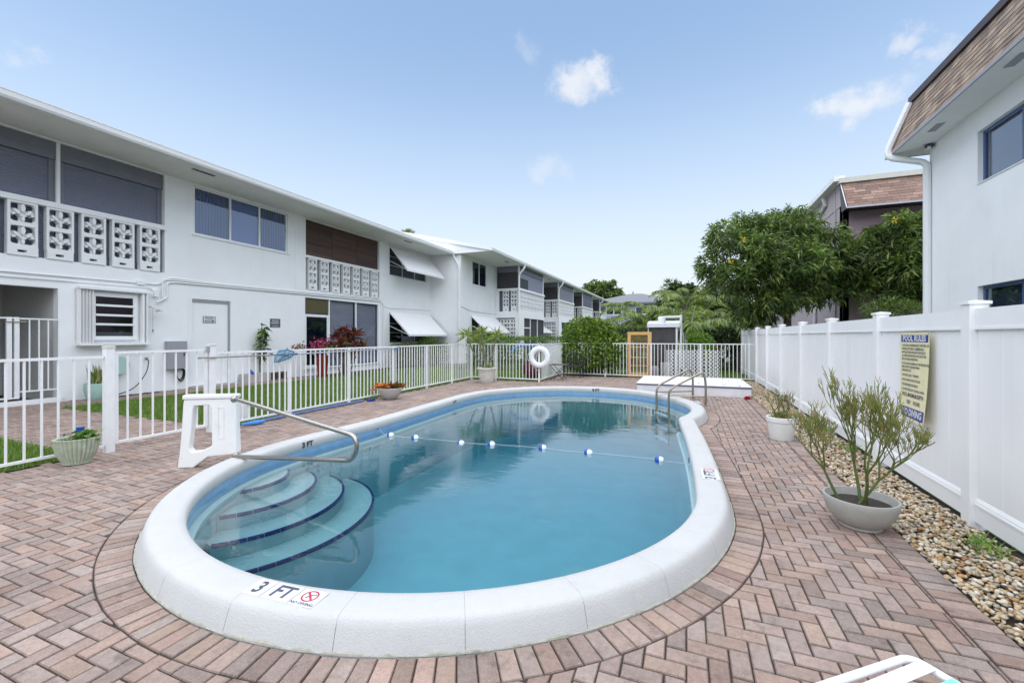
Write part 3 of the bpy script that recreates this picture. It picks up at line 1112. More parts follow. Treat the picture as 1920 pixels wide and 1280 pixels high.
def marker(corners, z, label, nodive=True, size=1.0):
    """decal tile: corners a(back left) b(front left) c(front right) d(back right)"""
    a, b, c, d = [Vector((*p, z)) for p in corners]
    cen = (a + b + c + d) / 4
    xa = ((d - a) + (c - b)); w = xa.length / 2; xa.normalize()
    ya = Vector((-xa.y, xa.x, 0)); h = abs(((a - b) + (d - c)).dot(ya)) / 2
    M = frame_M(cen, xa, ya)
    t = thing('depth_marker', label, 'depth marker', tuple(cen))
    mb = MB(); mb.prism([(-w / 2, -h / 2), (w / 2, -h / 2), (w / 2, h / 2), (-w / 2, h / 2)], 0.003, M)
    mb.build('tile', 'sign_white', t)
    up = Matrix.Translation((0, 0, 0.0036))
    MM = Matrix.Translation((0, 0, 0)) @ M @ up
    if nodive:
        mb = MB()
        mb.add(*text('3', h * 1.0, MM @ Matrix.Translation((-w * 0.38, 0, 0)), bold=0.004 * h / 0.15, sx=0.85))
        mb.add(*text('FT', h * 1.0, MM @ Matrix.Translation((-w * 0.03, 0, 0)), bold=0.004 * h / 0.15, sx=0.85))
        mb.build('lettering', 'ink_slate', t)
        mb = MB()
        for gx in (-w * 0.24, w * 0.165):
            mb.prism([(gx - 0.0012, -h / 2), (gx + 0.0012, -h / 2), (gx + 0.0012, h / 2), (gx - 0.0012, h / 2)], 0.0006, MM)
        mb.add(*text('NO DIVING', h * 0.2, MM @ Matrix.Translation((w * 0.335, -h * 0.37, 0)), bold=0.0008))
        # small diving figure
        cx, cy = w * 0.335, h * 0.1
        mb.add(*[( [MM @ Vector((cx + x * h, cy + y * h, 0)) for x, y in [(-0.15, -0.12), (-0.10, -0.15), (0.02, 0.0), (0.13, 0.10), (0.10, 0.14), (-0.03, 0.05)]]), [(0, 1, 2, 3, 4, 5)]])
        mb.add([MM @ Vector((cx + 0.17 * h + 0.04 * h * math.cos(k), cy + 0.13 * h + 0.04 * h * math.sin(k), 0)) for k in np.linspace(0, 6.28, 9)[:-1]], [tuple(range(8))])
        mb.add([MM @ Vector((cx + x * h, cy + y * h, 0)) for x, y in [(-0.2, 0.02), (-0.12, 0.05), (-0.2, 0.035)]], [(0, 1, 2)])
        mb.build('caption', 'ink', t)
        mb = MB()
        n = 24; ro, ri = h * 0.34, h * 0.275
        vs = [MM @ Vector((cx + ro * math.cos(2 * math.pi * k / n), cy + ro * math.sin(2 * math.pi * k / n), 0.0006)) for k in range(n)]
        vs += [MM @ Vector((cx + ri * math.cos(2 * math.pi * k / n), cy + ri * math.sin(2 * math.pi * k / n), 0.0006)) for k in range(n)]
        mb.add(vs, [(k, (k + 1) % n, n + (k + 1) % n, n + k) for k in range(n)])
        e = h * 0.04
        for sg in (1,):
            dx, dy = 0.71 * ro * 0.86, -0.71 * ro * 0.86 * sg
            px_, py_ = e * 0.71, e * 0.71 * sg
            mb.add([MM @ Vector((cx + x, cy + y, 0.0007)) for x, y in [(-dx - px_, -dy - py_), (dx - px_, dy - py_), (dx + px_, dy + py_), (-dx + px_, -dy + py_)]], [(0, 1, 2, 3)])
        mb.build('prohibition_ring', 'ink_red', t)
    return t, M, w, h


marker([(-2.345, 1.815), (-2.31, 1.672), (-1.845, 1.715), (-1.862, 1.853)], 0.1560, 'depth tile reading 3 FT NO DIVING on the nearest stretch of coping')


def small_marker(pos, xa, ya, z, letters, label, size, tile=True, red=False):
    M = frame_M((pos[0], pos[1], z), xa, ya)
    t = thing('depth_marker', label, 'depth marker', (pos[0], pos[1], z))
    w, h = size * 2.9, size * 1.35
    if tile:
        mb = MB(); mb.prism([(-w / 2, -h / 2), (w / 2, -h / 2), (w / 2, h / 2), (-w / 2, h / 2)], 0.003, M); mb.build('tile', 'sign_white', t)
    up = M @ Matrix.Translation((0, 0, 0.0036 if tile else 0.001))
    mb = MB(); mb.add(*text(letters, size * 1.15, up @ Matrix.Translation((-w * 0.12 if red else 0, 0, 0)), bold=size * 0.03)); mb.build('lettering', 'ink_slate', t)
    if red:
        mb = MB(); n = 20; cx = w * 0.36
        vs = [up @ Vector((cx + r_ * math.cos(2 * math.pi * k / n), r_ * math.sin(2 * math.pi * k / n), 0)) for r_ in (size * 0.45, size * 0.34) for k in range(n)]
        mb.add(vs, [(k, (k + 1) % n, n + (k + 1) % n, n + k) for k in range(n)])
        mb.add([up @ Vector((cx + x * size, y * size, 0.0004)) for x, y in [(-0.3, 0.25), (-0.25, 0.3), (0.3, -0.25), (0.25, -0.3)]], [(0, 3, 2, 1)])
        mb.build('prohibition_ring', 'ink_red', t)


small_marker((0.228, 4.96), (-0.04, 1, 0), (-1, -0.04, 0), 0.1560, '3 FT', 'worn 3 FT depth tile on the right-hand coping', 0.125, red=True)
small_marker((0.20, 10.25), (-0.25, 1, 0), (-1, -0.25, 0), 0.1550, '9 FT', 'worn 9 FT depth tile on the coping by the ladder', 0.11, red=True)


def wall_marker(i, letters, label, size):
    p, nn = IN[i], NRM[i]
    inward = Vector((-nn[0], -nn[1], 0))
    xa = Vector((0, 0, 1)).cross(inward) * 1.0
    pos = Vector((p[0], p[1], 0.078)) + inward * 0.008
    M = frame_M(pos, xa, (0, 0, 1))
    t = thing('depth_marker', label, 'depth marker', tuple(pos))
    mb = MB(); mb.add(*text(letters, size, M, bold=size * 0.05)); mb.build('lettering', 'ink', t)


def near_i(x, y):
    return int(np.argmin((IN[:, 0] - x) ** 2 + (IN[:, 1] - y) ** 2))


wall_marker(near_i(-4.95, 4.55), '3 FT', 'black 3 FT lettering on the inner coping face behind the handrail', 0.10)
wall_marker(near_i(-2.35, 12.05), '9 FT', 'black 9 FT lettering on the inner coping face at the far end', 0.11)
wall_marker(near_i(-4.97, 8.75), '5 FT', 'faint depth lettering on the inner coping face far left', 0.085)

# ================================================================== WHITE VINYL FENCE
vf = thing('vinyl_fence', 'tall solid white vinyl privacy fence along the right of the patio', 'fence', (2.26, 4.85, 0))
POSTS = [-1.15, 0.85, 2.86, 4.85, 6.75, 8.72, 10.69, 12.78, 14.80, 16.9, 18.9, 20.9, 22.9, 24.9, 26.9, 28.9, 30.9, 32.9]
pm = cm = None
for y in POSTS:
    mb = MB(); mb.bbox(2.20, 2.327, y - 0.0635, y + 0.0635, -0.05, 1.875, 0.004)
    po = mb.build('post', 'vinyl', vf)
    mb = MB()
    mb.box(2.188, 2.339, y - 0.0755, y + 0.0755, 1.868, 1.893)
    mb.add([(2.19, y - 0.073, 1.893), (2.337, y - 0.073, 1.893), (2.337, y + 0.073, 1.893), (2.19, y + 0.073, 1.893), (2.2635, y, 1.906)], [(0, 1, 4), (1, 2, 4), (2, 3, 4), (3, 0, 4)])
    mb.build('post_cap', 'vinyl', po)
for i in range(len(POSTS) - 1):
    y0, y1 = POSTS[i] + 0.0625, POSTS[i + 1] - 0.0625
    mb = MB(); mb.box(2.235, 2.285, y0, y1, 1.66, 1.828); mb.box(2.229, 2.235, y0, y1, 1.655, 1.675); mb.build('top_rail', 'vinyl', vf)
    mb = MB(); mb.box(2.235, 2.285, y0, y1, 0.05, 0.225)
    mb.add([(2.235, y0, 0.225), (2.250, y0, 0.255), (2.250, y1, 0.255), (2.235, y1, 0.225)], [(0, 3, 2, 1)])
    mb.add([(2.229, y0, 0.205), (2.235, y0, 0.218), (2.235, y1, 0.218), (2.229, y1, 0.205)], [(0, 3, 2, 1)])
    mb.box(2.229, 2.2355, y0, y1, 0.19, 0.205); mb.build('bottom_rail', 'vinyl', vf)
    nb2 = 6
    w = (y1 - y0) / nb2
    for k in range(nb2):
        mb = MB(); a, c = y0 + k * w + 0.0008, y0 + (k + 1) * w - 0.0008
        x = 2.252
        mb.add([(x + 0.003, a, 0.22), (x, a + 0.004, 0.22), (x, c - 0.004, 0.22), (x + 0.003, c, 0.22), (x + 0.02, c, 0.22), (x + 0.02, a, 0.22)] +
               [(x + 0.003, a, 1.665), (x, a + 0.004, 1.665), (x, c - 0.004, 1.665), (x + 0.003, c, 1.665), (x + 0.02, c, 1.665), (x + 0.02, a, 1.665)],
               [(j, j + 6, (j + 1) % 6 + 6, (j + 1) % 6) for j in range(6)])
        mb.build('board', 'vinyl', vf)

# ---- pool rules sign
def sign_panel():
    y0, y1, z0, z1 = 5.43, 6.05, 0.712, 1.635
    t = thing('pool_rules_sign', 'cream and blue POOL RULES sign hanging on the white vinyl fence', 'sign', (2.19, 5.74, 1.17))
    # slightly curled at the lower left
    mb = MB()
    nx, nz = 6, 8
    def S_(u, v):   # u 0 left(far) .. 1 right(near), v 0 bottom .. 1 top
        curl = 0.05 * (1 - v) ** 2 * u
        return Vector((2.215 - curl - 0.012, y1 + (y0 - y1) * u, z0 + (z1 - z0) * v))
    vs = [S_(i / nx, j / nz) for j in range(nz + 1) for i in range(nx + 1)]
    n = len(vs)
    vs += [v + Vector((0.003, 0, 0)) for v in vs]
    fs = []
    for j in range(nz):
        for i in range(nx):
            a = j * (nx + 1) + i
            fs.append((a, a + 1, a + nx + 2, a + nx + 1)); fs.append((n + a, n + a + nx + 1, n + a + nx + 2, n + a + 1))
    mb.add(vs, fs); mb.build('panel', 'sign_cream', t)
    def band(v0, v1, mat, name):
        mb = MB()
        vs, fs = [], []
        for j in range(4):
            for i in range(nx + 1):
                u = 0.04 + 0.92 * i / nx
                vs.append(S_(u, v0 + (v1 - v0) * j / 3) - Vector((0.0015, 0, 0)))
        for j in range(3):
            for i in range(nx):
                a = j * (nx + 1) + i
                fs.append((a, a + 1, a + nx + 2, a + nx + 1))
        mb.add(vs, fs); mb.build(name, mat, t)
    band(0.895, 0.975, 'sign_blue', 'header_band')
    band(0.03, 0.145, 'sign_blue', 'footer_band')
    def put(s, v, size, mat, name, u=None, bold=0.0, sx=1.0, align='CENTER'):
        vs, fs = text(s, size, Matrix.Identity(4), bold, align, sx)
        W, H = 0.62, (z1 - z0)
        uu = 0.5 if u is None else u
        mb = MB()
        mb.add([S_(uu + p.x / W, v + p.y / H) - Vector((0.003, 0, 0)) for p in vs], fs)
        mb.build(name, mat, t)
    put('POOL RULES', 0.934, 0.082, 'sign_white', 'heading', bold=0.0035, sx=1.05)
    put('NO DIVING', 0.088, 0.096, 'sign_white', 'heading', bold=0.004, sx=1.0)
    lines = [(0.855, '1. NO FOOD OR BEVERAGES IN THE POOL OR'), (0.815, 'ON POOL WET DECK. COMMERCIALLY'), (0.775, 'BOTTLED WATER IN PLASTIC BOTTLES IS'), (0.735, 'ALLOWED ON THE POOL WET DECK FOR'), (0.695, 'POOL PATRON HYDRATION'),
             (0.645, '2. NO GLASS OR ANIMALS IN THE FENCED POOL'), (0.605, 'AREA OR 50 FT AROUND FROM'), (0.565, 'UNFENCED POOL'), (0.51, '3. BATHING LOAD  7  PERSONS'), (0.455, '4. POOL HOURS  DAWN TO DUSK'), (0.40, '5. SHOWER BEFORE ENTERING'), (0.345, '6. DO NOT SWALLOW THE POOL WATER')]
    for v, s in lines:
        put(s, v, 0.034, 'ink_slate', 'rule_line', u=0.07, bold=0.0007, sx=0.80, align='LEFT')
    put('POOL MAXIMUM DEPTH', 0.285, 0.058, 'ink_slate', 'rule_line', bold=0.0012, sx=0.78)
    put('FEET     INCHES', 0.205, 0.054, 'ink_slate', 'rule_line', u=0.54, bold=0.001, sx=0.85)
    for u in (0.03, 0.97):
        for v in (0.015, 0.985):
            mb = MB(); p = S_(u, v)
            mb.lathe([(0.006, 0), (0.006, 0.003), (0.003, 0.005)], (0, 0, 0), 8, capt=True)
            M = frame_M(p, (0, 1, 0), (0, 0, 1)) @ Matrix.Rotation(math.pi, 4, 'X')
            mb.v = [tuple(M @ Vector(q)) for q in mb.v]
            mb.build('screw', 'old_steel', t)


sign_panel()

# ================================================================== PICKET FENCES
def picket_run(t, p0, p1, zt=1.33, zb=0.075, spacing=0.128, posts=(), post_h=None, skip_ends=True, w=0.020, rail=0.032):
    """adds rails, pickets and posts (positions along the run in metres) to thing t"""
    p0, p1 = Vector((*p0, 0)), Vector((*p1, 0))
    d = p1 - p0; ln = d.length; d.normalize(); s = Vector((-d.y, d.x, 0))
    along_y = abs(d.y) > 0.5
    def bar(a, b, half, z0, z1, name, bv=None):
        A, B = p0 + d * a, p0 + d * b
        x0, x1 = sorted((A.x, B.x)); y0, y1 = sorted((A.y, B.y))
        if along_y: x0 -= half; x1 += half
        else: y0 -= half; y1 += half
        mb = MB(); mb.box(x0, x1, y0, y1, z0, z1)
        return mb.build(name, 'picket', t)
    bar(0, ln, rail / 2, zt - 0.034, zt, 'top_rail')
    bar(0, ln, rail / 2, zb, zb + 0.032, 'bottom_rail')
    n = int(round(ln / spacing))
    for k in range(1, n):
        u = ln * k / n
        if any(abs(u - q) < 0.045 for q in posts): continue
        bar(u - w / 2, u + w / 2, w / 2, zb + 0.0325, zt - 0.0345, 'picket')
    for q in posts:
        A = p0 + d * q
        h = (post_h or zt - 0.036)
        mb = MB(); mb.box(A.x - 0.026, A.x + 0.026, A.y - 0.026, A.y + 0.026, -0.03, h)
        mb.build('post', 'picket', t)
    return t


XF_ = -7.4
t = thing('picket_fence', 'white metal picket fence left of the gate behind the fluted planter', 'fence', (XF_, 2.2, 0))
picket_run(t, (XF_, -1.2), (XF_, 3.36), spacing=0.152, posts=(1.6,))
def gate_post(y, label):
    t = thing('gate_post', label, 'post', (XF_, y, 0), 'posts of the patio gate')
    mb = MB(); mb.bbox(XF_ - 0.05, XF_ + 0.05, y - 0.05, y + 0.05, -0.03, 1.44, 0.003); mb.build('shaft', 'picket', t)
    mb = MB(); mb.bbox(XF_ - 0.056, XF_ + 0.056, y - 0.056, y + 0.056, 1.43, 1.465, 0.006); mb.build('cap', 'cream', t)
gate_post(3.42, 'thick white gate post next to the fluted planter')
gate_post(4.80, 'thick white gate post nearest the pool handrail stand')
t = thing('picket_gate', 'white picket gate standing closed between the two thick posts', 'gate', (XF_, 4.1, 0))
picket_run(t, (XF_, 3.48), (XF_, 4.735), zt=1.385, zb=0.10, spacing=0.148, rail=0.04)
for yy in (3.50, 4.715):
    mb = MB(); mb.box(XF_ - 0.021, XF_ + 0.021, yy - 0.021, yy + 0.021, 0.099, 1.386); mb.build('stile', 'picket', t)
mb = MB(); mb.box(XF_ + 0.02, XF_ + 0.06, 4.70, 4.745, 1.35, 1.43); mb.build('latch', 'grey_box', t)
t = thing('picket_fence', 'long white metal picket fence between the patio and the lawn', 'fence', (XF_, 9.6, 0))
picket_run(t, (XF_, 4.855), (XF_, 14.30), spacing=0.126, posts=(1.49, 3.13, 4.79, 6.42, 7.95, 9.42))
t = thing('picket_fence', 'short white picket fence behind the aged urn and life ring', 'fence', (-6.0, 14.3, 0))
picket_run(t, (-7.37, 14.30), (-4.76, 14.30), spacing=0.124, posts=(0.94, 2.60))
t = thing('picket_fence', 'white picket fence running back beside the iron table and chair', 'fence', (-4.72, 15.7, 0))
picket_run(t, (-4.72, 14.33), (-4.72, 17.12), spacing=0.124, posts=(2.78,))
t = thing('picket_fence', 'white picket fence across the back of the patio before the pump shed', 'fence', (-1.3, 17.15, 0))
picket_run(t, (-4.69, 17.15), (2.18, 17.15), spacing=0.128, posts=(1.72, 3.45, 5.16))

# ================================================================== BUILDING HELPERS
def wall_holes(mb, axis, a, thick, u0, u1, z0, z1, holes):
    """wall in plane axis=a (outer face), going inwards by thick (signed); holes (u0,u1,z0,z1)"""
    us = sorted(set([u0, u1] + [h[0] for h in holes] + [h[1] for h in holes]))
    zs = sorted(set([z0, z1] + [h[2] for h in holes] + [h[3] for h in holes]))
    us = [u for u in us if u0 <= u <= u1]; zs = [z for z in zs if z0 <= z <= z1]
    def P(d, u, z):
        return (a + d, u, z) if axis == 'x' else (u, a + d, z)
    def solid(i, j):
        if i < 0 or j < 0 or i >= len(us) - 1 or j >= len(zs) - 1: return None
        cu, cz = (us[i] + us[i + 1]) / 2, (zs[j] + zs[j + 1]) / 2
        return not any(h[0] < cu < h[1] and h[2] < cz < h[3] for h in holes)
    for i in range(len(us) - 1):
        for j in range(len(zs) - 1):
            if not solid(i, j): continue
            A, B, C_, D = us[i], us[i + 1], zs[j], zs[j + 1]
            mb.add([P(0, A, C_), P(0, B, C_), P(0, B, D), P(0, A, D)], [(0, 1, 2, 3)])
            mb.add([P(thick, A, C_), P(thick, B, C_), P(thick, B, D), P(thick, A, D)], [(3, 2, 1, 0)])
            for (di, dj, e) in ((-1, 0, (A, C_, A, D)), (1, 0, (B, C_, B, D)), (0, -1, (A, C_, B, C_)), (0, 1, (A, D, B, D))):
                if solid(i + di, j + dj) is not True:
                    mb.add([P(0, e[0], e[1]), P(0, e[2], e[3]), P(thick, e[2], e[3]), P(thick, e[0], e[1])], [(0, 1, 2, 3)])


def window(t, axis, a, u0, u1, z0, z1, inward, splits=(), frame='trim', glass='glass', blinds=None, fw=0.045, name='window', depth=0.07, blind_gap=0.10):
    """window set 'depth' behind plane a. inward = +1/-1 direction into the building along axis"""
    def bx(mb, d0, d1, A, B, C_, D):
        x0, x1 = sorted((a + inward * d0, a + inward * d1))
        if axis == 'x': mb.box(x0, x1, A, B, C_, D)
        else: mb.box(A, B, x0, x1, C_, D)
    mb = MB()
    d0, d1 = depth, depth + 0.05
    bx(mb, d0, d1, u0, u1, z0, z0 + fw); bx(mb, d0, d1, u0, u1, z1 - fw, z1)
    bx(mb, d0, d1, u0, u0 + fw, z0 + fw, z1 - fw); bx(mb, d0, d1, u1 - fw, u1, z0 + fw, z1 - fw)
    w = mb.build(name, frame, t)
    edges = [u0 + fw] + list(splits) + [u1 - fw]
    for s_ in splits:
        mb = MB(); bx(mb, d0 - 0.004, d1, s_ - fw * 0.6, s_ + fw * 0.6, z0 + fw, z1 - fw); mb.build('mullion', frame, w)
    for k in range(len(edges) - 1):
        A = edges[k] + (fw * 0.6 if k > 0 else 0); B = edges[k + 1] - (fw * 0.6 if k < len(edges) - 2 else 0)
        mb = MB(); bx(mb, d0 + 0.02, d0 + 0.026, A, B, z0 + fw, z1 - fw); mb.build('pane', glass, w)
        if blinds and blinds[k]:
            kind, m_ = blinds[k]
            if kind == 'flat':
                mb = MB(); bx(mb, d0 + blind_gap, d0 + blind_gap + 0.01, A - 0.03, B + 0.03, z0, z1); mb.build('roller_blind', m_, w)
            else:
                mb = MB()
                n = max(4, int((B - A) / 0.10))
                for q in range(n):
                    uu = A + (B - A) * (q + 0.5) / n
                    hw = (B - A) / n * 0.56
                    d_ = d0 + blind_gap
                    pts = [(d_, uu - hw), (d_ + 0.035, uu + hw * 0.8), (d_ + 0.037, uu + hw * 0.8), (d_ + 0.002, uu - hw)]
                    vs = []
                    for zz in (z0 + 0.03, z1):
                        for (dd, u_) in pts:
                            vs.append((a + inward * dd, u_, zz) if axis == 'x' else (u_, a + inward * dd, zz))
                    mb.add(vs, [(0, 1, 5, 4), (1, 2, 6, 5), (2, 3, 7, 6), (3, 0, 4, 7)])
                o = mb.build('vertical_blind', m_, w); o['kind'] = 'stuff'
    return w


# ---- ornamental screen block: square frame with a fleur-de-lis between four rounded holes
def ornament_block_mesh():
    mb = MB()
    w = 0.5
    # backing plate with four quarter-leaf holes is built as a frame, a cross and the lily
    fr_ = 0.095
    T = 0.16
    def bx(x0, x1, z0, z1, d0=0.0, d1=1.0): mb.box(d0 * T - T, d1 * T - T, x0, x1, z0, z1)   # local: front towards +x
    bx(-w, w, -w, -w + fr_, 0, 1.0); bx(-w, w, w - fr_, w, 0, 1.0)
    bx(-w, -w + fr_, -w + fr_, w - fr_, 0, 1.0); bx(w - fr_, w, -w + fr_, w - fr_, 0, 1.0)
    def disc(cx, cz, rx, rz, d0, d1, n=12, rot=0.0):
        vs = []
        c_, s_ = math.cos(rot), math.sin(rot)
        for d in (d0, d1):
            for k in range(n):
                a = 2 * math.pi * k / n
                q = 1.0 if d == d0 else 0.72
                x, z = rx * q * math.cos(a), rz * q * math.sin(a)
                vs.append((d, cx + x * c_ - z * s_, cz + x * s_ + z * c_))
        fs = [tuple(range(n, 2 * n))] + [(k, (k + 1) % n, n + (k + 1) % n, n + k) for k in range(n)]
        mb.add(vs, fs)
    # thin web joining lily to the frame, corners filled so that four leaf-shaped holes remain
    bx(-w + fr_, w - fr_, -0.085, 0.085, 0.25, 0.55); bx(-0.10, 0.10, -w + fr_, w - fr_, 0.25, 0.56)
    for sx_ in (-1, 1):
        for sz in (-1, 1):
            e = w - fr_
            cpts = [(sx_ * e, sz * e), (sx_ * (e - 0.15), sz * e), (sx_ * (e - 0.045), sz * (e - 0.045)), (sx_ * e, sz * (e - 0.15))]
            n = 4
            vs = [(-T * 0.75, p[0], p[1]) for p in cpts] + [(-T * 0.2, p[0], p[1]) for p in cpts]
            mb.add(vs, [(4, 5, 6, 7), (0, 1, 5, 4), (1, 2, 6, 5), (2, 3, 7, 6), (3, 0, 4, 7), (3, 2, 1, 0)])
    f0, f1 = -T * 0.75, T * 0.08
    disc(0, 0.20, 0.105, 0.24, f0, f1)                       # centre petal
    disc(-0.20, 0.02, 0.085, 0.20, f0, f1, rot=0.75); disc(0.20, 0.02, 0.085, 0.20, f0, f1, rot=-0.75)
    disc(-0.305, -0.085, 0.085, 0.075, f0, f1); disc(0.305, -0.085, 0.085, 0.075, f0, f1)
    disc(0, -0.14, 0.17, 0.06, f0, f1)
    disc(0, -0.28, 0.075, 0.15, f0, f1)
    me = bpy.data.meshes.new('ornament_block')
    me.from_pydata(mb.v, [], mb.f)
    me.materials.append(MATS['trim'])
    me.update()
    return me


BLK = ornament_block_mesh()


def blocks(t, axis, a, sgn, ulist, wid, z0, hgt, rows=2, name='ornament_block'):
    """columns of ornamental blocks centred on ulist, outer face in plane a, facing sgn along axis"""
    for u in ulist:
        for r_ in range(rows):
            o = bpy.data.objects.new(name, BLK)
            COL.objects.link(o)
            o.parent = t
            z = z0 + hgt * (r_ + 0.5)
            p = Vector((a, u, z)) if axis == 'x' else Vector((u, a, z))
            o.location = p - OFF[t]
            o.scale = (1.0, wid, hgt)
            o.rotation_euler = (0, 0, (0 if sgn > 0 else math.pi) if axis == 'x' else (math.pi / 2 if sgn > 0 else -math.pi / 2))
            OFF[o] = OFF[t]


def gutter(t, x, y0, y1, z0, z1, name='gutter', w=0.13):
    mb = MB()
    pr = [(x - w, z0), (x - 0.03, z0), (x, z0 + 0.05), (x + 0.012, z1 - 0.025), (x + 0.022, z1 - 0.02), (x + 0.022, z1), (x - 0.004, z1), (x - 0.03, z1 - 0.03), (x - w, z1 - 0.03)]
    n = len(pr)
    vs = [(p[0], y0, p[1]) for p in pr] + [(p[0], y1, p[1]) for p in pr]
    mb.add(vs, [tuple(range(n)), tuple(range(2 * n - 1, n - 1, -1))] + [(i, n + i, n + (i + 1) % n, (i + 1) % n) for i in range(n)])
    return mb.build(name, 'trim', t)


def downspout(t, pts, w=0.075, name='downspout'):
    mb = MB()
    mb.tube(bezier_bend(pts, 0.14, 4), w * 0.62, 8)
    return mb.build(name, 'trim', t, smooth=True)


def awning(t, x_wall, x_out, y0, y1, zt, zb, name='awning'):
    mb = MB()
    th = 0.03
    ny = 10
    for k in range(ny):          # shallow ribs along the slope
        a, b = y0 + (y1 - y0) * k / ny, y0 + (y1 - y0) * (k + 1) / ny
        vs = [(x_wall, a, zt), (x_wall, b, zt), (x_out, b, zb + 0.09), (x_out, a, zb + 0.09)]
        rb = 0.004 if k % 2 else 0.0
        vs = [(v[0], v[1], v[2] + rb) for v in vs] + [(v[0], v[1], v[2] - th) for v in vs]
        mb.add(vs, [(0, 3, 2, 1), (4, 5, 6, 7), (0, 1, 5, 4), (1, 2, 6, 5), (2, 3, 7, 6), (3, 0, 4, 7)])
    o = mb.build(name, 'awning', t)
    mb = MB(); mb.box(x_out - 0.03, x_out + 0.012, y0 - 0.006, y1 + 0.006, zb, zb + 0.10)
    mb.build('valance', 'awning', o)
    for yy in (y0, y1):
        mb = MB()
        for (s_) in (0,):
            A, B = Vector((x_wall, yy, zt)), Vector((x_out, yy, zb + 0.09))
            mb.add([A + Vector((0, -0.012, 0.012)), B + Vector((0, -0.012, 0.012)), B + Vector((0, -0.012, -0.11)), A + Vector((0, -0.012, -0.06)), A + Vector((0, 0.012, 0.012)), B + Vector((0, 0.012, 0.012)), B + Vector((0, 0.012, -0.11)), A + Vector((0, 0.012, -0.06))],
                   [(0, 1, 2, 3), (7, 6, 5, 4), (0, 4, 5, 1), (1, 5, 6, 2), (2, 6, 7, 3), (3, 7, 4, 0)])
        mb.build('side_trim', 'awning', o)
        mb = MB(); mb.tube([(x_wall, yy + 0.02, zb + (zt - zb) * 0.42), (x_out - 0.03, yy + 0.02, zb + 0.05)], 0.014, 6); mb.build('arm', 'trim', o)
    return o

# ================================================================== LEFT APARTMENT BUILDING
FX = -14.3
ab = thing('apartment_building', 'long white two storey apartment block behind the lawn on the left', 'building', (FX, 8.0, 0))
ZS = 6.40
holes = [(1.2, 7.94, 3.47, 6.36), (8.76, 12.19, 4.80, 6.32), (13.02, 17.53, 3.50, 6.36), (18.35, 21.75, 4.78, 6.25), (18.35, 21.85, 1.24, 2.75), (1.5, 5.61, 0.06, 2.77), (6.28, 7.12, 1.58, 2.68), (8.70, 9.92, 0.03, 2.77), (13.0, 17.46, 0.30, 3.17)]
mb = MB()
wall_holes(mb, 'x', FX, -0.22, -6.0, 22.2, -0.03, ZS, holes)
mb.build('wall', 'stucco', ab)
mb = MB(); mb.box(-24.0, -23.8, -6, 22.2, 0, ZS); mb.box(-23.8, FX - 0.22, -6.0, -5.8, 0, ZS)
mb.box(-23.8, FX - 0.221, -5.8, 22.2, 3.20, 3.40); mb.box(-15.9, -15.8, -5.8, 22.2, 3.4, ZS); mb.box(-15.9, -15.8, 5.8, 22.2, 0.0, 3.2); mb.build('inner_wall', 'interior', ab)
# shallow pilaster joints
mb = MB(); mb.box(FX, FX + 0.012, 12.52, 13.02, 3.47, ZS - 0.002); mb.build('pilaster', 'stucco', ab)
mb = MB(); mb.box(FX, FX + 0.012, 17.53, 17.98, 3.47, ZS - 0.002); mb.build('pilaster', 'stucco', ab)
mb = MB(); mb.box(FX, FX + 0.03, 17.60, 17.72, 0.0, 3.45); mb.build('corner_trim', 'trim', ab)
# roof and soffit
mb = MB()
mb.add([(-12.70, -7, 6.52), (-12.70, 22.0, 6.52), (-19.0, 22.0, 7.6), (-19.0, -7, 7.6), (-25.0, 22.0, 6.52), (-25.0, -7, 6.52), (-12.70, -7, 6.47), (-12.70, 22.0, 6.47), (-25, 22, 6.47), (-25, -7, 6.47)],
       [(0, 1, 2, 3), (3, 2, 4, 5), (0, 6, 7, 1), (9, 8, 7, 6), (1, 7, 8, 4, 2), (0, 3, 5, 9, 6)])
rf = mb.build('roof', 'white_roof', ab)
mb = MB(); mb.box(-14.29, -12.80, -7, 22.0, ZS, ZS + 0.05); mb.build('soffit', 'soffit', ab)
mb = MB(); mb.box(-12.82, -12.795, -7, 22.0, ZS - 0.015, ZS + 0.10); mb.build('fascia', 'trim', ab)
gutter(ab, -12.66, -7, 22.1, ZS - 0.005, 6.57)
for y0 in (8.0, 18.0):
    mb = MB(); mb.box(-13.20, -13.06, y0, y0 + 0.62, ZS - 0.006, ZS + 0.01); v_ = mb.build('soffit_vent', 'dark_frame', ab)
    for q in range(5):
        mb = MB(); mb.box(-13.20, -13.06, y0 + 0.05 + q * 0.12, y0 + 0.07 + q * 0.12, ZS - 0.010, ZS - 0.0065); mb.build('louvre', 'grey_box', v_)

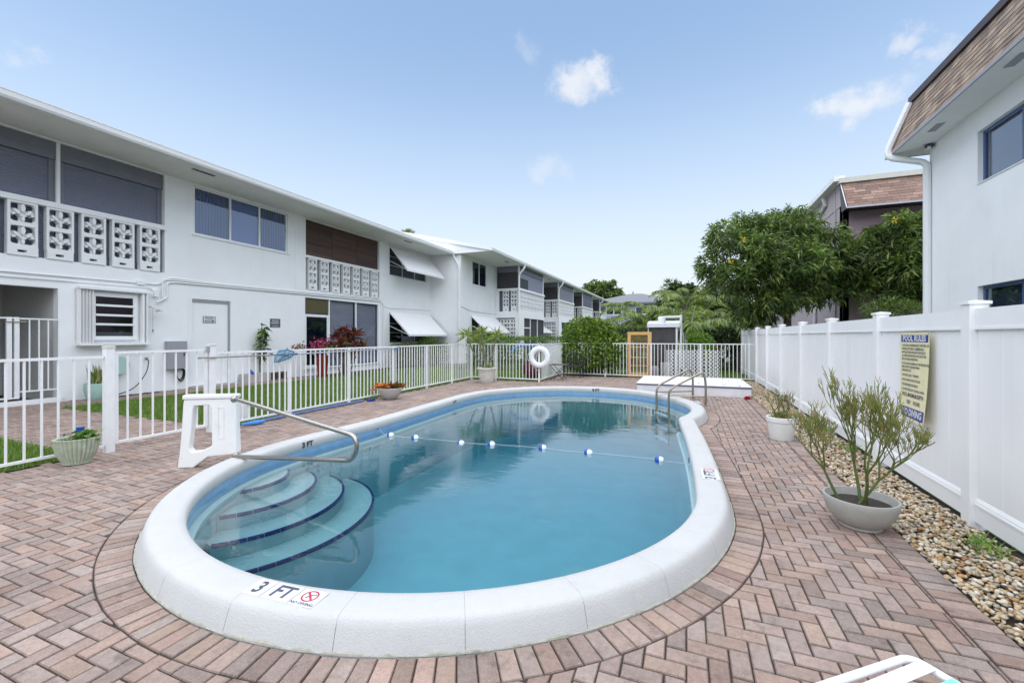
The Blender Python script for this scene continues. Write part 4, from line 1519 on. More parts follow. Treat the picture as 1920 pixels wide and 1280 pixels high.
# ---- first-floor balcony A: roller shutters above ornamental blocks
def roll_shutter(t, a, y0, y1, z0, z1, boxh, m_='shutter'):
    sh = MB(); sh.box(a - 0.05, a - 0.045, y0, y1, z0, z1); o = sh.build('roller_shutter', m_, t)
    n = int((z1 - boxh - z0) / 0.055)
    for k in range(n):
        zz = z0 + (z1 - boxh - z0) * k / n; h = (z1 - boxh - z0) / n
        mb = MB()
        mb.add([(a - 0.044, y0 + 0.10, zz), (a - 0.026, y0 + 0.10, zz + h * 0.35), (a - 0.026, y0 + 0.10, zz + h * 0.75), (a - 0.044, y0 + 0.10, zz + h),
                (a - 0.044, y1 - 0.10, zz), (a - 0.026, y1 - 0.10, zz + h * 0.35), (a - 0.026, y1 - 0.10, zz + h * 0.75), (a - 0.044, y1 - 0.10, zz + h)],
               [(0, 4, 5, 1), (1, 5, 6, 2), (2, 6, 7, 3), (0, 1, 2, 3), (7, 6, 5, 4)])
        mb.build('slat', m_, o)
    for ya in (y0, y1 - 0.11):
        mb = MB(); mb.box(a - 0.044, a + 0.0, ya, ya + 0.11, z0, z1 - boxh); mb.build('guide_rail', 'shutter_box', o)
    mb = MB(); mb.box(a - 0.044, a + 0.06, y0, y1, z1 - boxh, z1); mb.box(a + 0.0605, a + 0.066, y0, y1, z1 - boxh * 0.55, z1 - boxh * 0.5); mb.build('shutter_box', 'shutter_box', o)
    return o


a_ = FX - 0.14
roll_shutter(ab, a_, 1.22, 5.60, 3.47, 6.355, 0.42)
roll_shutter(ab, a_, 5.67, 7.93, 3.47, 6.355, 0.42)
mb = MB(); mb.box(FX - 0.13, FX - 0.05, 5.60, 5.67, 4.85, 6.358); mb.build('mullion', 'trim', ab)
mb = MB(); mb.box(FX - 0.16, FX + 0.05, 1.2, 7.94, 4.725, 4.855); mb.build('balcony_cap', 'trim', ab)
colsA = [(4.745, 5.25), (5.405, 5.885), (6.04, 6.54), (6.675, 7.17), (7.31, 7.80)]
cA = [(2.20, 2.70), (2.84, 3.34), (3.475, 3.975), (4.11, 4.61)] + colsA
blocks(ab, 'x', FX + 0.03, 1, [(a + b) / 2 for a, b in cA], 0.50, 3.68, 0.522)
def block_bases(t, cols, z0, z1):
    for a, b in cols:
        mb = MB(); m_ = (a + b) / 2
        wall_holes(mb, 'x', FX + 0.035, -0.16, a, b, z0, z1, [(m_ - 0.09, m_ + 0.06, z0 + 0.07, z0 + 0.13)])
        mb.build('block_base', 'trim', t)
block_bases(ab, cA, 3.472, 3.679)

# ---- window with blue blinds
window(ab, 'x', FX, 8.765, 12.185, 4.805, 6.315, -1, splits=(9.95, 11.03), frame='trim', glass='glass', blinds=[('vert', 'blind_blue'), ('flat', 'blind_mid'), ('vert', 'blind_blue')], fw=0.05, depth=0.05)
mb = MB(); mb.box(FX, FX + 0.035, 8.70, 12.25, 4.755, 4.803); mb.build('window_sill', 'trim', ab)

# ---- balcony B: bamboo blind above ornamental blocks
pal = np.array([(0.085, 0.05, 0.045), (0.11, 0.065, 0.055), (0.065, 0.042, 0.042), (0.14, 0.085, 0.07)])
bb = MB()
nz_ = 90
for k in range(nz_):
    z0, z1 = 4.9 + 1.455 * k / nz_, 4.9 + 1.455 * (k + 0.86) / nz_
    for y0, y1 in ((13.03, 14.52), (14.535, 16.02), (16.035, 17.44)):
        c = pal[random.randrange(4)] * random.uniform(0.75, 1.25)
        bb.col = tuple(c)
        bb.box(FX - 0.10 - random.uniform(0, 0.006), FX - 0.09, y0, y1, z0, z1)
o = bb.build('bamboo_blind', 'bamboo', ab); o['kind'] = 'stuff'
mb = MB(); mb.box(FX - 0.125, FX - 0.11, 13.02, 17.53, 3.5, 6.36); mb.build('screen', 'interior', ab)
mb = MB(); mb.box(FX - 0.16, FX + 0.04, 13.02, 17.53, 4.79, 4.895); mb.build('balcony_cap', 'trim', ab)
wB = 4.42 / 7
cB = [(13.12 + wB * k + 0.03, 13.12 + wB * k + 0.47) for k in range(7)]
blocks(ab, 'x', FX + 0.03, 1, [(a + b) / 2 for a, b in cB], 0.44, 3.71, 0.535)
block_bases(ab, cB, 3.502, 3.709)

# ---- awning windows
for (y0, y1, z0, z1) in ((18.35, 21.75, 4.78, 6.25), (18.35, 21.85, 1.24, 2.75)):
    w = window(ab, 'x', FX, y0, y1, z0, z1, -1, splits=(y0 + 1.15, y0 + 2.3), frame='aluminium', glass='glass_dark', blinds=[('flat', 'interior')] * 3, fw=0.05, depth=0.06)
    for q in (0.36, 0.68):
        mb = MB(); zz = z0 + (z1 - z0) * q; mb.box(FX - 0.075, FX - 0.05, y0 + 0.05, y1 - 0.05, zz - 0.02, zz + 0.02); mb.build('transom', 'aluminium', w)
awning(ab, FX + 0.01, -13.17, 18.32, 21.9, 6.32, 4.93)
awning(ab, FX + 0.01, -13.05, 18.32, 22.0, 2.87, 1.60)

# ---- entry alcove at the far left
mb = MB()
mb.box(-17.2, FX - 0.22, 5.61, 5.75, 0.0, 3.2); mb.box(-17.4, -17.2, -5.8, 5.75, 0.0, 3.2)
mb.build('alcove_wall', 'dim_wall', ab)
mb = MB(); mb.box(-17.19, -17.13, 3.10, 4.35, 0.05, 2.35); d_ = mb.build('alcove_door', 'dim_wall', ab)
for (x0, x1) in ((3.02, 3.10), (4.35, 4.43)):
    mb = MB(); mb.box(-17.19, -17.11, x0, x1, 0.05, 2.43); mb.build('frame', 'trim', d_)
# small door sign in the alcove
mb = MB(); mb.box(-17.13, -17.12, 3.62, 4.14, 1.62, 2.0); sg = mb.build('door_sign', 'dim_wall', ab)
M = frame_M((-17.117, 3.88, 1.81), (0, 1, 0), (0, 0, 1))
mb = MB(); mb.add(*text('POOL\nROOM', 0.15, M, bold=0.006)); mb.build('lettering', 'ink', sg)
mb = MB(); mb.box(-17.0, -16.9, 2.4, 4.2, 0.0, 0.0); 
mb = MB(); mb.box(-14.33, -14.22, 1.4, 5.66, -0.03, 0.11); mb.build('threshold', 'trim', ab)
t = thing('entry_gate', 'white picket gate closing the shadowed entry at far left', 'gate', (FX + 0.03, 4.4, 0))
picket_run(t, (FX + 0.06, 1.55), (FX + 0.06, 4.90), zt=2.03, zb=0.17, spacing=0.155, rail=0.05, w=0.024)
for yy in (4.76, 4.88):
    mb = MB(); mb.box(FX + 0.03, FX + 0.09, yy - 0.04, yy + 0.04, 0.165, 2.035); mb.build('stile', 'picket', t)
picket_run(t, (FX + 0.06, 4.93), (FX + 0.06, 5.57), zt=2.02, zb=0.30, spacing=0.155, rail=0.045, w=0.024)
mb = MB(); mb.tube([(FX + 0.11, 4.70, 1.93), (FX + 0.11, 5.02, 1.93)], 0.012, 6); mb.build('bolt', 'old_steel', t)
mb = MB(); mb.box(FX + 0.0, FX + 0.028, 4.20, 4.62, 1.45, 2.0); mb.build('notice_panel', 'sign_white', t)

# ---- shuttered jalousie window
sw = window(ab, 'x', FX + 0.10, 6.20, 7.22, 1.50, 2.74, -1, frame='trim', glass='glass_dark', blinds=[('flat', 'interior')], fw=0.10, depth=0.02)
for q in (0.30, 0.535, 0.78):
    mb = MB(); zz = 1.6 + 1.04 * q; mb.box(FX + 0.075, FX + 0.115, 6.3, 7.12, zz - 0.028, zz + 0.028); mb.build('glazing_bar', 'trim', sw)
mb = MB(); mb.box(FX + 0.001, FX + 0.22, 5.93, 7.49, 1.36, 1.42); mb.build('shutter_track', 'trim', sw)
mb = MB(); mb.box(FX + 0.001, FX + 0.20, 5.93, 7.49, 2.80, 2.865); mb.build('shutter_track', 'trim', sw)
for k in range(5):      # accordion shutter leaves folded to the sides
    mb = MB(); y = 5.94 + 0.062 * k
    mb.add([(FX + 0.03, y, 1.42), (FX + 0.17, y + 0.028, 1.42), (FX + 0.17, y + 0.034, 1.42), (FX + 0.03, y + 0.06, 1.42), (FX + 0.03, y, 2.80), (FX + 0.17, y + 0.028, 2.80), (FX + 0.17, y + 0.034, 2.80), (FX + 0.03, y + 0.06, 2.80)],
           [(0, 1, 5, 4), (1, 2, 6, 5), (2, 3, 7, 6)])
    mb.build('shutter_leaf', 'vinyl', sw)
for k in range(2):
    mb = MB(); y = 7.30 + 0.09 * k
    mb.box(FX + 0.03, FX + 0.16, y, y + 0.05, 1.42, 2.80); mb.build('shutter_leaf', 'vinyl', sw)
mb = MB(); mb.tube([(FX + 0.19, 7.40, 1.42), (FX + 0.19, 7.40, 2.80)], 0.014, 6); mb.build('shutter_rod', 'trim', sw)

# ---- service door with sign
mb = MB(); mb.box(FX - 0.12, FX - 0.06, 8.70, 9.92, 0.04, 2.72); d_ = mb.build('door', 'stucco', ab)
mb = MB(); mb.box(FX - 0.059, FX - 0.02, 8.70, 9.92, 2.69, 2.768); mb.build('frame', 'grey_box', d_)
mb = MB(); mb.box(FX - 0.059, FX - 0.02, 9.865, 9.918, 0.04, 2.69); mb.build('frame', 'grey_box', d_)
mb = MB(); mb.lathe([(0.012, 0), (0.012, 0.05), (0.035, 0.06), (0.04, 0.08), (0.02, 0.10)], (0, 0, 0), 10, capt=True)
M = frame_M((FX - 0.059, 9.72, 1.06), (0, 1, 0), (0, 0, 1)); mb.v = [tuple(M @ Vector(q)) for q in mb.v]; mb.build('knob', 'old_steel', d_)
mb = MB(); mb.bbox(0, 1, 0, 1, 0, 1, 0.001)
mb = MB(); mb.box(FX - 0.0595, FX - 0.050, 9.06, 9.46, 2.02, 2.24); sg = mb.build('door_sign', 'ink_slate', ab)
mb = MB(); mb.box(FX - 0.0505, FX - 0.048, 9.075, 9.445, 2.035, 2.225); mb.build('plate', 'sign_white', sg)
M = frame_M((FX - 0.0465, 9.26, 2.13), (0, 1, 0), (0, 0, 1))
mb = MB(); mb.add(*text('POOL\nROOM', 0.095, M, bold=0.002)); mb.build('lettering', 'ink', sg)
mb = MB(); mb.box(FX + 0.0, FX + 0.35, 8.6, 10.02, -0.03, 0.035); mb.build('doorstep', 'concrete', ab)
# plaque
mb = MB(); mb.box(FX + 0.001, FX + 0.012, 11.41, 11.84, 1.93, 2.25); sg = mb.build('wall_plaque', 'sign_slate', ab)
M = frame_M((FX + 0.0135, 11.625, 2.09), (0, 1, 0), (0, 0, 1))
mb = MB(); mb.add(*text('PRIVATE\nPROPERTY', 0.082, M @ Matrix.Translation((0, 0.035, 0)), bold=0.002, sx=0.85)); mb.add(*text('NO TRESPASSING', 0.040, M @ Matrix.Translation((0, -0.115, 0)), bold=0.001, sx=0.9)); mb.build('lettering', 'sign_white', sg)

# ---- sliding doors and screen door
pd = MB(); pd.box(FX - 0.10, FX - 0.05, 13.01, 14.22, 0.31, 2.52); 
def frame_open(mb, y0, y1, z0, z1, f, d0=-0.10, d1=-0.05):
    mb.box(FX + d0, FX + d1, y0, y0 + f, z0, z1); mb.box(FX + d0, FX + d1, y1 - f, y1, z0, z1)
    mb.box(FX + d0, FX + d1, y0 + f, y1 - f, z0, z0 + f); mb.box(FX + d0, FX + d1, y0 + f, y1 - f, z1 - f, z1)
mb = MB(); frame_open(mb, 13.01, 14.30, 0.31, 2.50, 0.10); d_ = mb.build('screen_door', 'trim', ab)
mb = MB(); mb.box(FX - 0.082, FX - 0.076, 13.1, 14.21, 0.4, 2.41); mb.build('pane', 'glass_dark', d_)
mb = MB(); mb.box(FX - 0.13, FX - 0.12, 13.0, 14.3, 0.3, 3.16); mb.build('curtain', 'blind_blue', d_)
mb = MB(); mb.box(FX - 0.09, FX - 0.08, 13.03, 14.28, 2.55, 3.15); mb.build('transom_panel', 'olive_glass', ab)
mb = MB(); mb.box(FX - 0.10, FX - 0.05, 14.30, 14.36, 0.31, 3.168); mb.build('mullion', 'trim', ab)
for (y0, y1) in ((14.37, 15.90), (15.98, 17.45)):
    mb = MB(); frame_open(mb, y0, y1, 0.31, 3.165, 0.05, -0.11, -0.07); d_ = mb.build('sliding_door', 'dark_frame', ab)
    mb = MB(); mb.box(FX - 0.092, FX - 0.088, y0 + 0.05, y1 - 0.05, 0.36, 3.115); mb.build('pane', 'glass_clear', d_)
    mb = MB(); mb.box(FX - 0.14, FX - 0.13, y0 + 0.06, y1 - 0.06, 0.36, 3.16); mb.build('roller_blind', 'roller_grey', d_)
    mb = MB(); mb.box(FX - 0.07, FX - 0.05, y0 + 0.05, y1 - 0.05, 1.0, 1.04); mb.build('handrail', 'trim', d_)
mb = MB(); mb.box(FX - 0.11, FX - 0.04, 15.90, 15.98, 0.31, 3.168); mb.build('mullion', 'trim', ab)
mb = MB(); mb.box(FX - 0.2, FX + 0.06, 12.95, 17.5, 0.24, 0.305); mb.build('door_sill', 'trim', ab)
# door gap dark backing
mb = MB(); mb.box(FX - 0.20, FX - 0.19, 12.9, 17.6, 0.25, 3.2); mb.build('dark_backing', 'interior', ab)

# ---- conduits, box and stubs on the wall
def pipe(t, pts, r, mat='trim', name='conduit', bend=0.08):
    mb = MB(); mb.tube(bezier_bend(pts, bend, 4), r, 8); return mb.build(name, mat, t, smooth=True)
cx_ = FX + 0.03
pipe(ab, [(cx_, -2, 2.99), (cx_, 7.30, 3.10), (cx_, 7.75, 3.10), (cx_, 8.05, 3.33), (cx_, 9.5, 3.32), (cx_, 17.5, 3.46)], 0.018)
pipe(ab, [(cx_, -2, 2.90), (cx_, 7.55, 2.985), (cx_, 7.62, 2.93)], 0.014)
pipe(ab, [(cx_, 7.86, 2.72), (cx_, 7.86, 3.26), (cx_, 8.1, 3.28), (cx_, 17.55, 3.40), (cx_, 17.62, 3.2), (cx_, 17.62, 0.2)], 0.020)
pipe(ab, [(cx_ + 0.05, 7.70, 2.58), (cx_, 7.99, 2.74), (cx_, 7.99, 3.18), (cx_, 8.2, 3.22), (cx_, 17.56, 3.35), (cx_, 17.80, 3.25), (cx_, 17.80, 0.2)], 0.024)
mb = MB(); mb.box(FX + 0.0, FX + 0.07, 7.22, 7.42, 3.05, 3.15); mb.build('junction_box', 'trim', ab)
mb = MB(); mb.box(FX + 0.0, FX + 0.10, 7.62, 7.74, 2.74, 2.92); mb.add([(FX + 0.02, 7.66, 2.92), (FX + 0.12, 7.72, 2.92), (FX + 0.02, 7.72, 3.05)], [(0, 1, 2)]); mb.build('wall_lamp', 'trim', ab)
pipe(ab, [(FX + 0.01, 17.6, 3.22), (FX + 0.01, 18.2, 3.02), (FX + 0.01, 20.5, 3.10), (FX + 0.01, 22.18, 3.12)], 0.008, 'grey_box', 'cable', 0.3)

# ---- wall-mounted bits as things of their own
t = thing('outdoor_shower', 'chrome outdoor shower head with pull chain on the white wall', 'shower', (FX, 7.6, 2.3))
mb = MB(); mb.tube(bezier_bend([(FX, 7.46, 2.42), (FX + 0.12, 7.50, 2.44), (FX + 0.22, 7.62, 2.36)], 0.08), 0.014, 8); mb.build('arm', 'steel', t, smooth=True)
mb = MB(); mb.lathe([(0.02, 0.06), (0.03, 0.03), (0.10, 0.0), (0.105, -0.012), (0.02, -0.014)], (FX + 0.24, 7.66, 2.31), 16, rot=0.3, capb=False, capt=True); mb.build('head', 'steel', t, smooth=True)
mb = MB(); mb.tube([(FX + 0.10, 7.58, 2.42), (FX + 0.10, 7.58, 1.78)], 0.004, 5); mb.build('chain', 'steel', t)
mb = MB(); mb.box(FX + 0.09, FX + 0.11, 7.565, 7.595, 1.72, 1.79); mb.build('pull', 'steel', t)
t = thing('utility_box', 'grey metal utility box low on the white wall behind the gate', 'utility box', (FX, 8.15, 0.9))
mb = MB(); mb.bbox(FX + 0.001, FX + 0.16, 7.93, 8.47, 0.62, 1.45, 0.008); mb.build('body', 'grey_box', t)
mb = MB(); mb.box(FX + 0.161, FX + 0.169, 8.36, 8.40, 1.0, 1.10); mb.build('handle', 'dark_frame', t)
t = thing('garden_hose', 'black hose coiled on the wall under the grey utility box', 'hose', (FX, 8.3, 0.5))
for k in range(4):
    mb = MB(); rr = 0.12 + 0.012 * k
    mb.tube([(FX + 0.05 + 0.02 * k, 8.32 + rr * 0.75 * math.cos(a), 0.52 + (rr * 1.9 if math.sin(a) < 0 else rr * 0.7) * math.sin(a)) for a in np.linspace(0, 2 * math.pi, 17)[:-1]], 0.011, 6, closed=True); mb.build('loop', 'rubber', t, smooth=True)
t = thing('garden_hose', 'black hose drooping from the wall tap behind the gate', 'hose', (FX, 7.3, 0.4))
mb = MB(); mb.tube(bezier_bend([(FX + 0.02, 7.45, 0.95), (FX + 0.12, 7.47, 0.92), (FX + 0.15, 7.42, 0.6), (FX + 0.2, 7.1, 0.15), (FX + 0.3, 6.6, 0.03), (FX + 0.5, 6.4, 0.02), (FX + 0.45, 7.1, 0.02), (FX + 0.35, 7.6, 0.02)], 0.25), 0.013, 6); mb.build('hose', 'rubber', t, smooth=True)
mb = MB(); mb.tube([(FX + 0.0, 7.45, 0.96), (FX + 0.09, 7.45, 0.96)], 0.02, 8); mb.box(FX + 0.05, FX + 0.07, 7.40, 7.50, 0.985, 1.0); mb.build('tap', 'old_steel', t)
t = thing('hose_reel', 'pale green hose reel against the wall behind the gate post', 'hose reel', (FX + 0.2, 6.75, 0.5))
mb = MB(); mb.lathe([(0.05, -0.06), (0.24, -0.06), (0.24, -0.045), (0.10, -0.04), (0.10, 0.04), (0.24, 0.045), (0.24, 0.06), (0.05, 0.06)], (0, 0, 0), 24, capt=True)
M = frame_M((FX + 0.12, 6.75, 0.82), (0, 1, 0), (0, 0, 1)); mb.v = [tuple(M @ Vector(q)) for q in mb.v]; mb.build('drum', 'mint_pot', t, smooth=True)
mb = MB(); mb.box(FX + 0.02, FX + 0.06, 6.70, 6.80, 0.0, 0.85); mb.build('bracket', 'mint_pot', t)

# ================================================================== WING WITH BALCONIES
WX, BX = -12.22, -10.51
wg = thing('apartment_wing', 'white rear apartment wing with a row of projecting block-front balconies', 'building', (WX, 30.0, 0))
BAL = [(27.30, 32.74), (37.05, 42.55), (46.65, 51.9), (56.7, 61.6)]
hl = [(23.68, 25.75, 4.77, 6.28), (23.6, 26.9, 1.25, 2.75)]
mb = MB(); wall_holes(mb, 'x', WX, -0.2, 22.2, 66.0, -0.03, ZS, hl)
# end wall towards the pool with gable
mb.box(FX - 8, WX - 0.2, 22.2, 22.4, -0.03, ZS)
mb.add([(WX - 0.001, 22.2, ZS), (-20.0, 22.2, ZS), (-20.0, 22.2, 8.6), (-15.2, 22.2, 7.60), (WX - 0.001, 22.2, 6.92)], [(0, 1, 2, 3, 4)])
mb.box(-22, WX - 0.2, 65.8, 66.0, 0, ZS)
mb.build('wall', 'stucco', wg)
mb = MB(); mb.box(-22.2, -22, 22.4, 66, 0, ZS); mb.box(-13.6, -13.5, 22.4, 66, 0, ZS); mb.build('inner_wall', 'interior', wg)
sl = (7.744 - 6.56) / (15.195 - 10.144)
mb = MB()
zr = 6.56 + sl * (18.5 - 10.144)
mb.add([(-10.14, 21.98, 6.56), (-10.14, 66.6, 6.56), (-18.5, 66.6, zr), (-18.5, 21.98, zr), (-26, 66.6, 6.56), (-26, 21.98, 6.56),
        (-10.14, 21.98, 6.50), (-10.14, 66.6, 6.50), (-18.5, 66.6, zr - 0.06), (-18.5, 21.98, zr - 0.06), (-26, 66.6, 6.5), (-26, 21.98, 6.5)],
       [(0, 1, 2, 3), (3, 2, 4, 5), (6, 9, 8, 7), (9, 11, 10, 8), (0, 6, 7, 1), (0, 3, 9, 6), (3, 5, 11, 9)])
mb.build('roof', 'white_roof', wg)
mb = MB()     # sloping barge board of the gable
mb.add([(-10.10, 21.93, 6.58), (-18.5, 21.93, zr + 0.02), (-18.5, 21.93, zr - 0.20), (-10.10, 21.93, 6.40), (-10.10, 21.978, 6.58), (-18.5, 21.978, zr + 0.02), (-18.5, 21.978, zr - 0.20), (-10.10, 21.978, 6.40)],
       [(0, 1, 2, 3), (7, 6, 5, 4), (0, 4, 5, 1), (3, 2, 6, 7), (0, 3, 7, 4)])
mb.build('barge_board', 'trim', wg)
mb = MB(); mb.box(WX, -10.26, 22.0, 66.4, ZS, ZS + 0.04); mb.build('soffit', 'soffit', wg)
mb = MB(); mb.add([(WX + 0.001, 22.02, ZS), (-10.28, 22.02, ZS), (-10.28, 22.02, 6.53), (WX + 0.001, 22.02, 6.985), (WX - 4, 22.02, 7.9), (WX - 4, 22.02, ZS)], [(0, 1, 2, 3), (5, 0, 3, 4)]); mb.build('soffit_end', 'stucco', wg)
mb = MB(); mb.box(-10.26, -10.235, 21.985, 66.4, ZS - 0.012, 6.54); mb.build('fascia', 'trim', wg)
gutter(wg, -10.10, 21.95, 66.5, ZS, 6.56)
for y0 in (25.4, 34.7, 44.4, 54.0):
    mb = MB(); mb.box(-10.85, -10.70, y0, y0 + 0.6, ZS - 0.006, ZS + 0.01); mb.build('soffit_vent', 'dark_frame', wg)
window(wg, 'x', WX, 23.69, 25.74, 4.78, 6.27, -1, splits=(24.70,), frame='trim', glass='glass_dark', blinds=[('flat', 'blind_blue'), ('flat', 'blind_blue')], fw=0.06, depth=0.05)
mb = MB(); mb.box(WX, WX + 0.03, 23.6, 25.83, 4.70, 4.775); mb.build('window_sill', 'trim', wg)
window(wg, 'x', WX, 23.62, 26.88, 1.26, 2.74, -1, splits=(24.7, 25.8), frame='aluminium', glass='glass_dark', blinds=[('flat', 'interior')] * 3, fw=0.05)
awning(wg, WX + 0.01, -11.12, 23.5, 27.0, 2.87, 1.78)
downspout(wg, [(-12.62, 21.98, 6.50), (-12.62, 22.12, 6.25), (-12.34, 22.13, 5.75), (-12.30, 22.13, 5.5), (-12.30, 22.13, 0.0)], 0.10)
pipe(wg, [(WX + 0.01, 22.2, 3.32), (WX + 0.01, 22.6, 3.28), (WX + 0.01, 23.4, 3.12), (WX + 0.01, 25.5, 3.09), (WX + 0.01, 27.28, 3.10)], 0.014, 'grey_box', 'cable', 0.4)
mb = MB(); mb.box(WX, WX + 0.02, 26.5, 26.98, -0.02, ZS - 0.003); mb.build('pilaster', 'stucco', wg)

for bi, (y0, y1) in enumerate(BAL):
    # floor slab, upstand, caps, corner posts
    mb = MB(); mb.box(WX, BX, y0, y1, 2.86, 3.30); o = mb.build('balcony_slab', 'stucco', wg)
    mb = MB(); mb.box(WX + 0.01, BX + 0.05, y0 - 0.05, y0 + 0.12, 4.72, 4.87); mb.box(BX - 0.12, BX + 0.05, y0 + 0.12, y1 + 0.05, 4.72, 4.868); mb.build('balcony_cap', 'trim', wg)
    for yy in (y0, y1 - 0.16):
        mb = MB(); mb.box(BX - 0.16, BX, yy, yy + 0.16, 3.30, 4.72); mb.build('corner_post', 'trim', wg)
        mb = MB(); mb.box(BX - 0.12, BX - 0.03, yy + 0.03, yy + 0.12, 4.87, ZS); mb.build('screen_post', 'trim', wg)
    # side face (towards the camera): two columns of blocks with slots
    mb = MB(); mb.box(WX, WX + 0.18, y0, y0 + 0.14, 3.30, 4.72); mb.build('side_panel', 'trim', wg)
    blocks(wg, 'y', y0 + 0.01, -1, [WX + 0.68, WX + 1.28], 0.42, 3.62, 0.54)
    for uu in (WX + 0.68, WX + 1.28):
        mb = MB(); wall_holes(mb, 'y', y0 + 0.02, 0.12, uu - 0.21, uu + 0.21, 3.30, 3.62, [(uu - 0.06, uu + 0.06, 3.40, 3.46)]); mb.build('block_base', 'trim', wg)
        mb = MB(); mb.box(uu - 0.21, uu + 0.21, y0 + 0.02, y0 + 0.12, 4.70, 4.722); mb.build('block_top', 'trim', wg)
    n = 7
    ww = (y1 - y0 - 0.36) / n
    blocks(wg, 'x', BX - 0.01, 1, [y0 + 0.18 + ww * (k + 0.5) for k in range(n)], ww - 0.10, 3.50, 0.60)
    mb = MB(); mb.box(BX - 0.14, BX - 0.02, y0 + 0.16, y1 - 0.16, 3.30, 3.50); mb.build('block_base', 'trim', wg)
    # insect screens and blinds above the rail
    mb = MB(); mb.box(WX + 0.02, BX - 0.13, y0 + 0.08, y0 + 0.09, 4.86, ZS - 0.002); mb.build('side_screen', 'roller_grey' if False else 'dark_panel', wg)
    mb = MB(); mb.box(WX + 0.02, BX - 0.13, y0 + 0.05, y0 + 0.079, 5.98, ZS - 0.002); mb.build('shutter_box', 'shutter_box', wg)
    mb = MB(); mb.box(BX - 0.09, BX - 0.08, y0 + 0.14, y1 - 0.14, 4.86, ZS - 0.002); mb.build('front_screen', ['shutter', 'shutter_box', 'dark_frame', 'dark_panel'][bi], wg)
    mb = MB(); mb.box(BX - 0.079, BX - 0.03, y0 + 0.14, y1 - 0.14, 5.98, ZS - 0.004); mb.build('shutter_box', 'dark_frame', wg)
    mb = MB(); mb.box(WX + 0.05, BX - 0.18, y0 + 0.3, y0 + 0.31, 3.3, 4.72); mb.box(BX - 0.30, BX - 0.29, y0 + 0.32, y1 - 0.2, 3.3, 4.72); mb.build('inner_screen', 'shutter' if bi < 2 else 'interior', wg)
    if bi == 0:
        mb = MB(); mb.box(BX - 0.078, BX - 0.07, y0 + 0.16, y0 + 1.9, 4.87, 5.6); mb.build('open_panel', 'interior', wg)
    # ground floor: block screen, pier and dark screen doors
    mb = MB(); mb.box(WX + 0.08, BX - 0.32, y0 + 0.22, y0 + 0.24, 0, 2.86); mb.build('dark_backing', 'shutter_box', wg)
    if bi < 2:
        blocks(wg, 'y', y0 + 0.05, -1, [WX + 0.28 + 0.47 * k for k in range(3)], 0.47, 0.02, 0.55, rows=5)
    mb = MB(); mb.box(BX - 0.32, BX, y0, y0 + 0.9, -0.02, 2.86); mb.build('pier', 'stucco', wg)
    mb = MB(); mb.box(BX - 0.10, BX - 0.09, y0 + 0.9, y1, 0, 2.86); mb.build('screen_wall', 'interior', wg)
    if bi < 2:
        for k, yy in enumerate((y0 + 0.9, y0 + 2.3, y0 + 3.9, y1 - 0.08)):
            mb = MB(); mb.box(BX - 0.089, BX - 0.04, yy, yy + 0.08, 0, 2.858); mb.build('screen_post', 'trim' if k != 3 else 'dark_frame', wg)
        mb = MB(); mb.box(BX - 0.089, BX - 0.045, y0 + 0.98, y0 + 2.3, 2.14, 2.22); mb.build('transom', 'trim', wg)
for bi in (0, 1, 3):
    y0 = BAL[bi][0]
    downspout(wg, [(-10.16, y0 + 0.1, 6.42), (-10.16, y0 - 0.02, 6.18), (-10.48, y0 - 0.10, 5.80), (-10.50, y0 - 0.10, 5.5), (-10.50, y0 - 0.10, 0)], 0.10)
awning(wg, WX + 0.01, -11.0, 33.5, 36.8, 2.7, 1.85)

# ================================================================== WHITE BUILDING ON THE RIGHT
RX, RY = 5.7, 14.05
rb = thing('apartment_house', 'white building with brown shingled mansard roof behind the vinyl fence', 'building', (RX, 12.0, 0))
ZR = 6.375
hl = [(9.55, 12.12, 4.79, 5.90), (9.55, 12.12, 1.45, 2.65), (5.0, 7.6, 4.79, 5.90), (5.0, 7.6, 1.45, 2.65)]
mb = MB(); wall_holes(mb, 'x', RX, 0.2, 1.0, RY, -0.05, ZR, hl); mb.box(RX + 0.2, 16, RY - 0.2, RY, -0.05, ZR); mb.build('wall', 'stucco', rb)
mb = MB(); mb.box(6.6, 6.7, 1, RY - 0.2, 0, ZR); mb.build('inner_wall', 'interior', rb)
for (y0, y1, z0, z1) in hl:
    w = window(rb, 'x', RX, y0, y1, z0, z1, 1, splits=((y0 + y1) / 2 + 0.1,), frame='blue_frame', glass='glass', blinds=[('flat', 'blind_mid'), ('flat', 'interior')], fw=0.07, depth=0.09)
    mb = MB(); mb.box(RX - 0.02, RX + 0.085, y0, y1, z0 - 0.001, z0 + 0.018); mb.build('sill', 'trim', w)
# soffit, mansard
SO, SE = 5.0, 14.60
mb = MB(); mb.box(SO, RX, 1.0, SE, ZR, ZR + 0.05); mb.box(RX, 16, RY, SE, ZR, ZR + 0.05); mb.build('soffit', 'stucco', rb)
mb = MB(); mb.box(SO - 0.012, SO + 0.02, 1.0, SE + 0.012, ZR - 0.012, ZR + 0.055); mb.box(SO + 0.02, 16, SE - 0.02, SE + 0.012, ZR - 0.012, ZR + 0.055); mb.build('drip_edge', 'grey_box', rb)
TX, TY, TZ = 5.42, 14.20, 7.62
mb = MB()
mb.add([(SO + 0.02, 1.0, ZR + 0.05), (SO + 0.02, SE - 0.02, ZR + 0.05), (TX, TY, TZ), (TX, 1.0, TZ), (16, SE - 0.02, ZR + 0.05), (16, TY, TZ)], [(0, 3, 2, 1), (1, 2, 5, 4)])
mb.build('mansard_deck', 'brown_metal', rb)
mb = MB(); mb.box(TX - 0.07, 16, 1.0, TY + 0.06, TZ, TZ + 0.16); mb.build('roof_cap', 'brown_metal', rb)
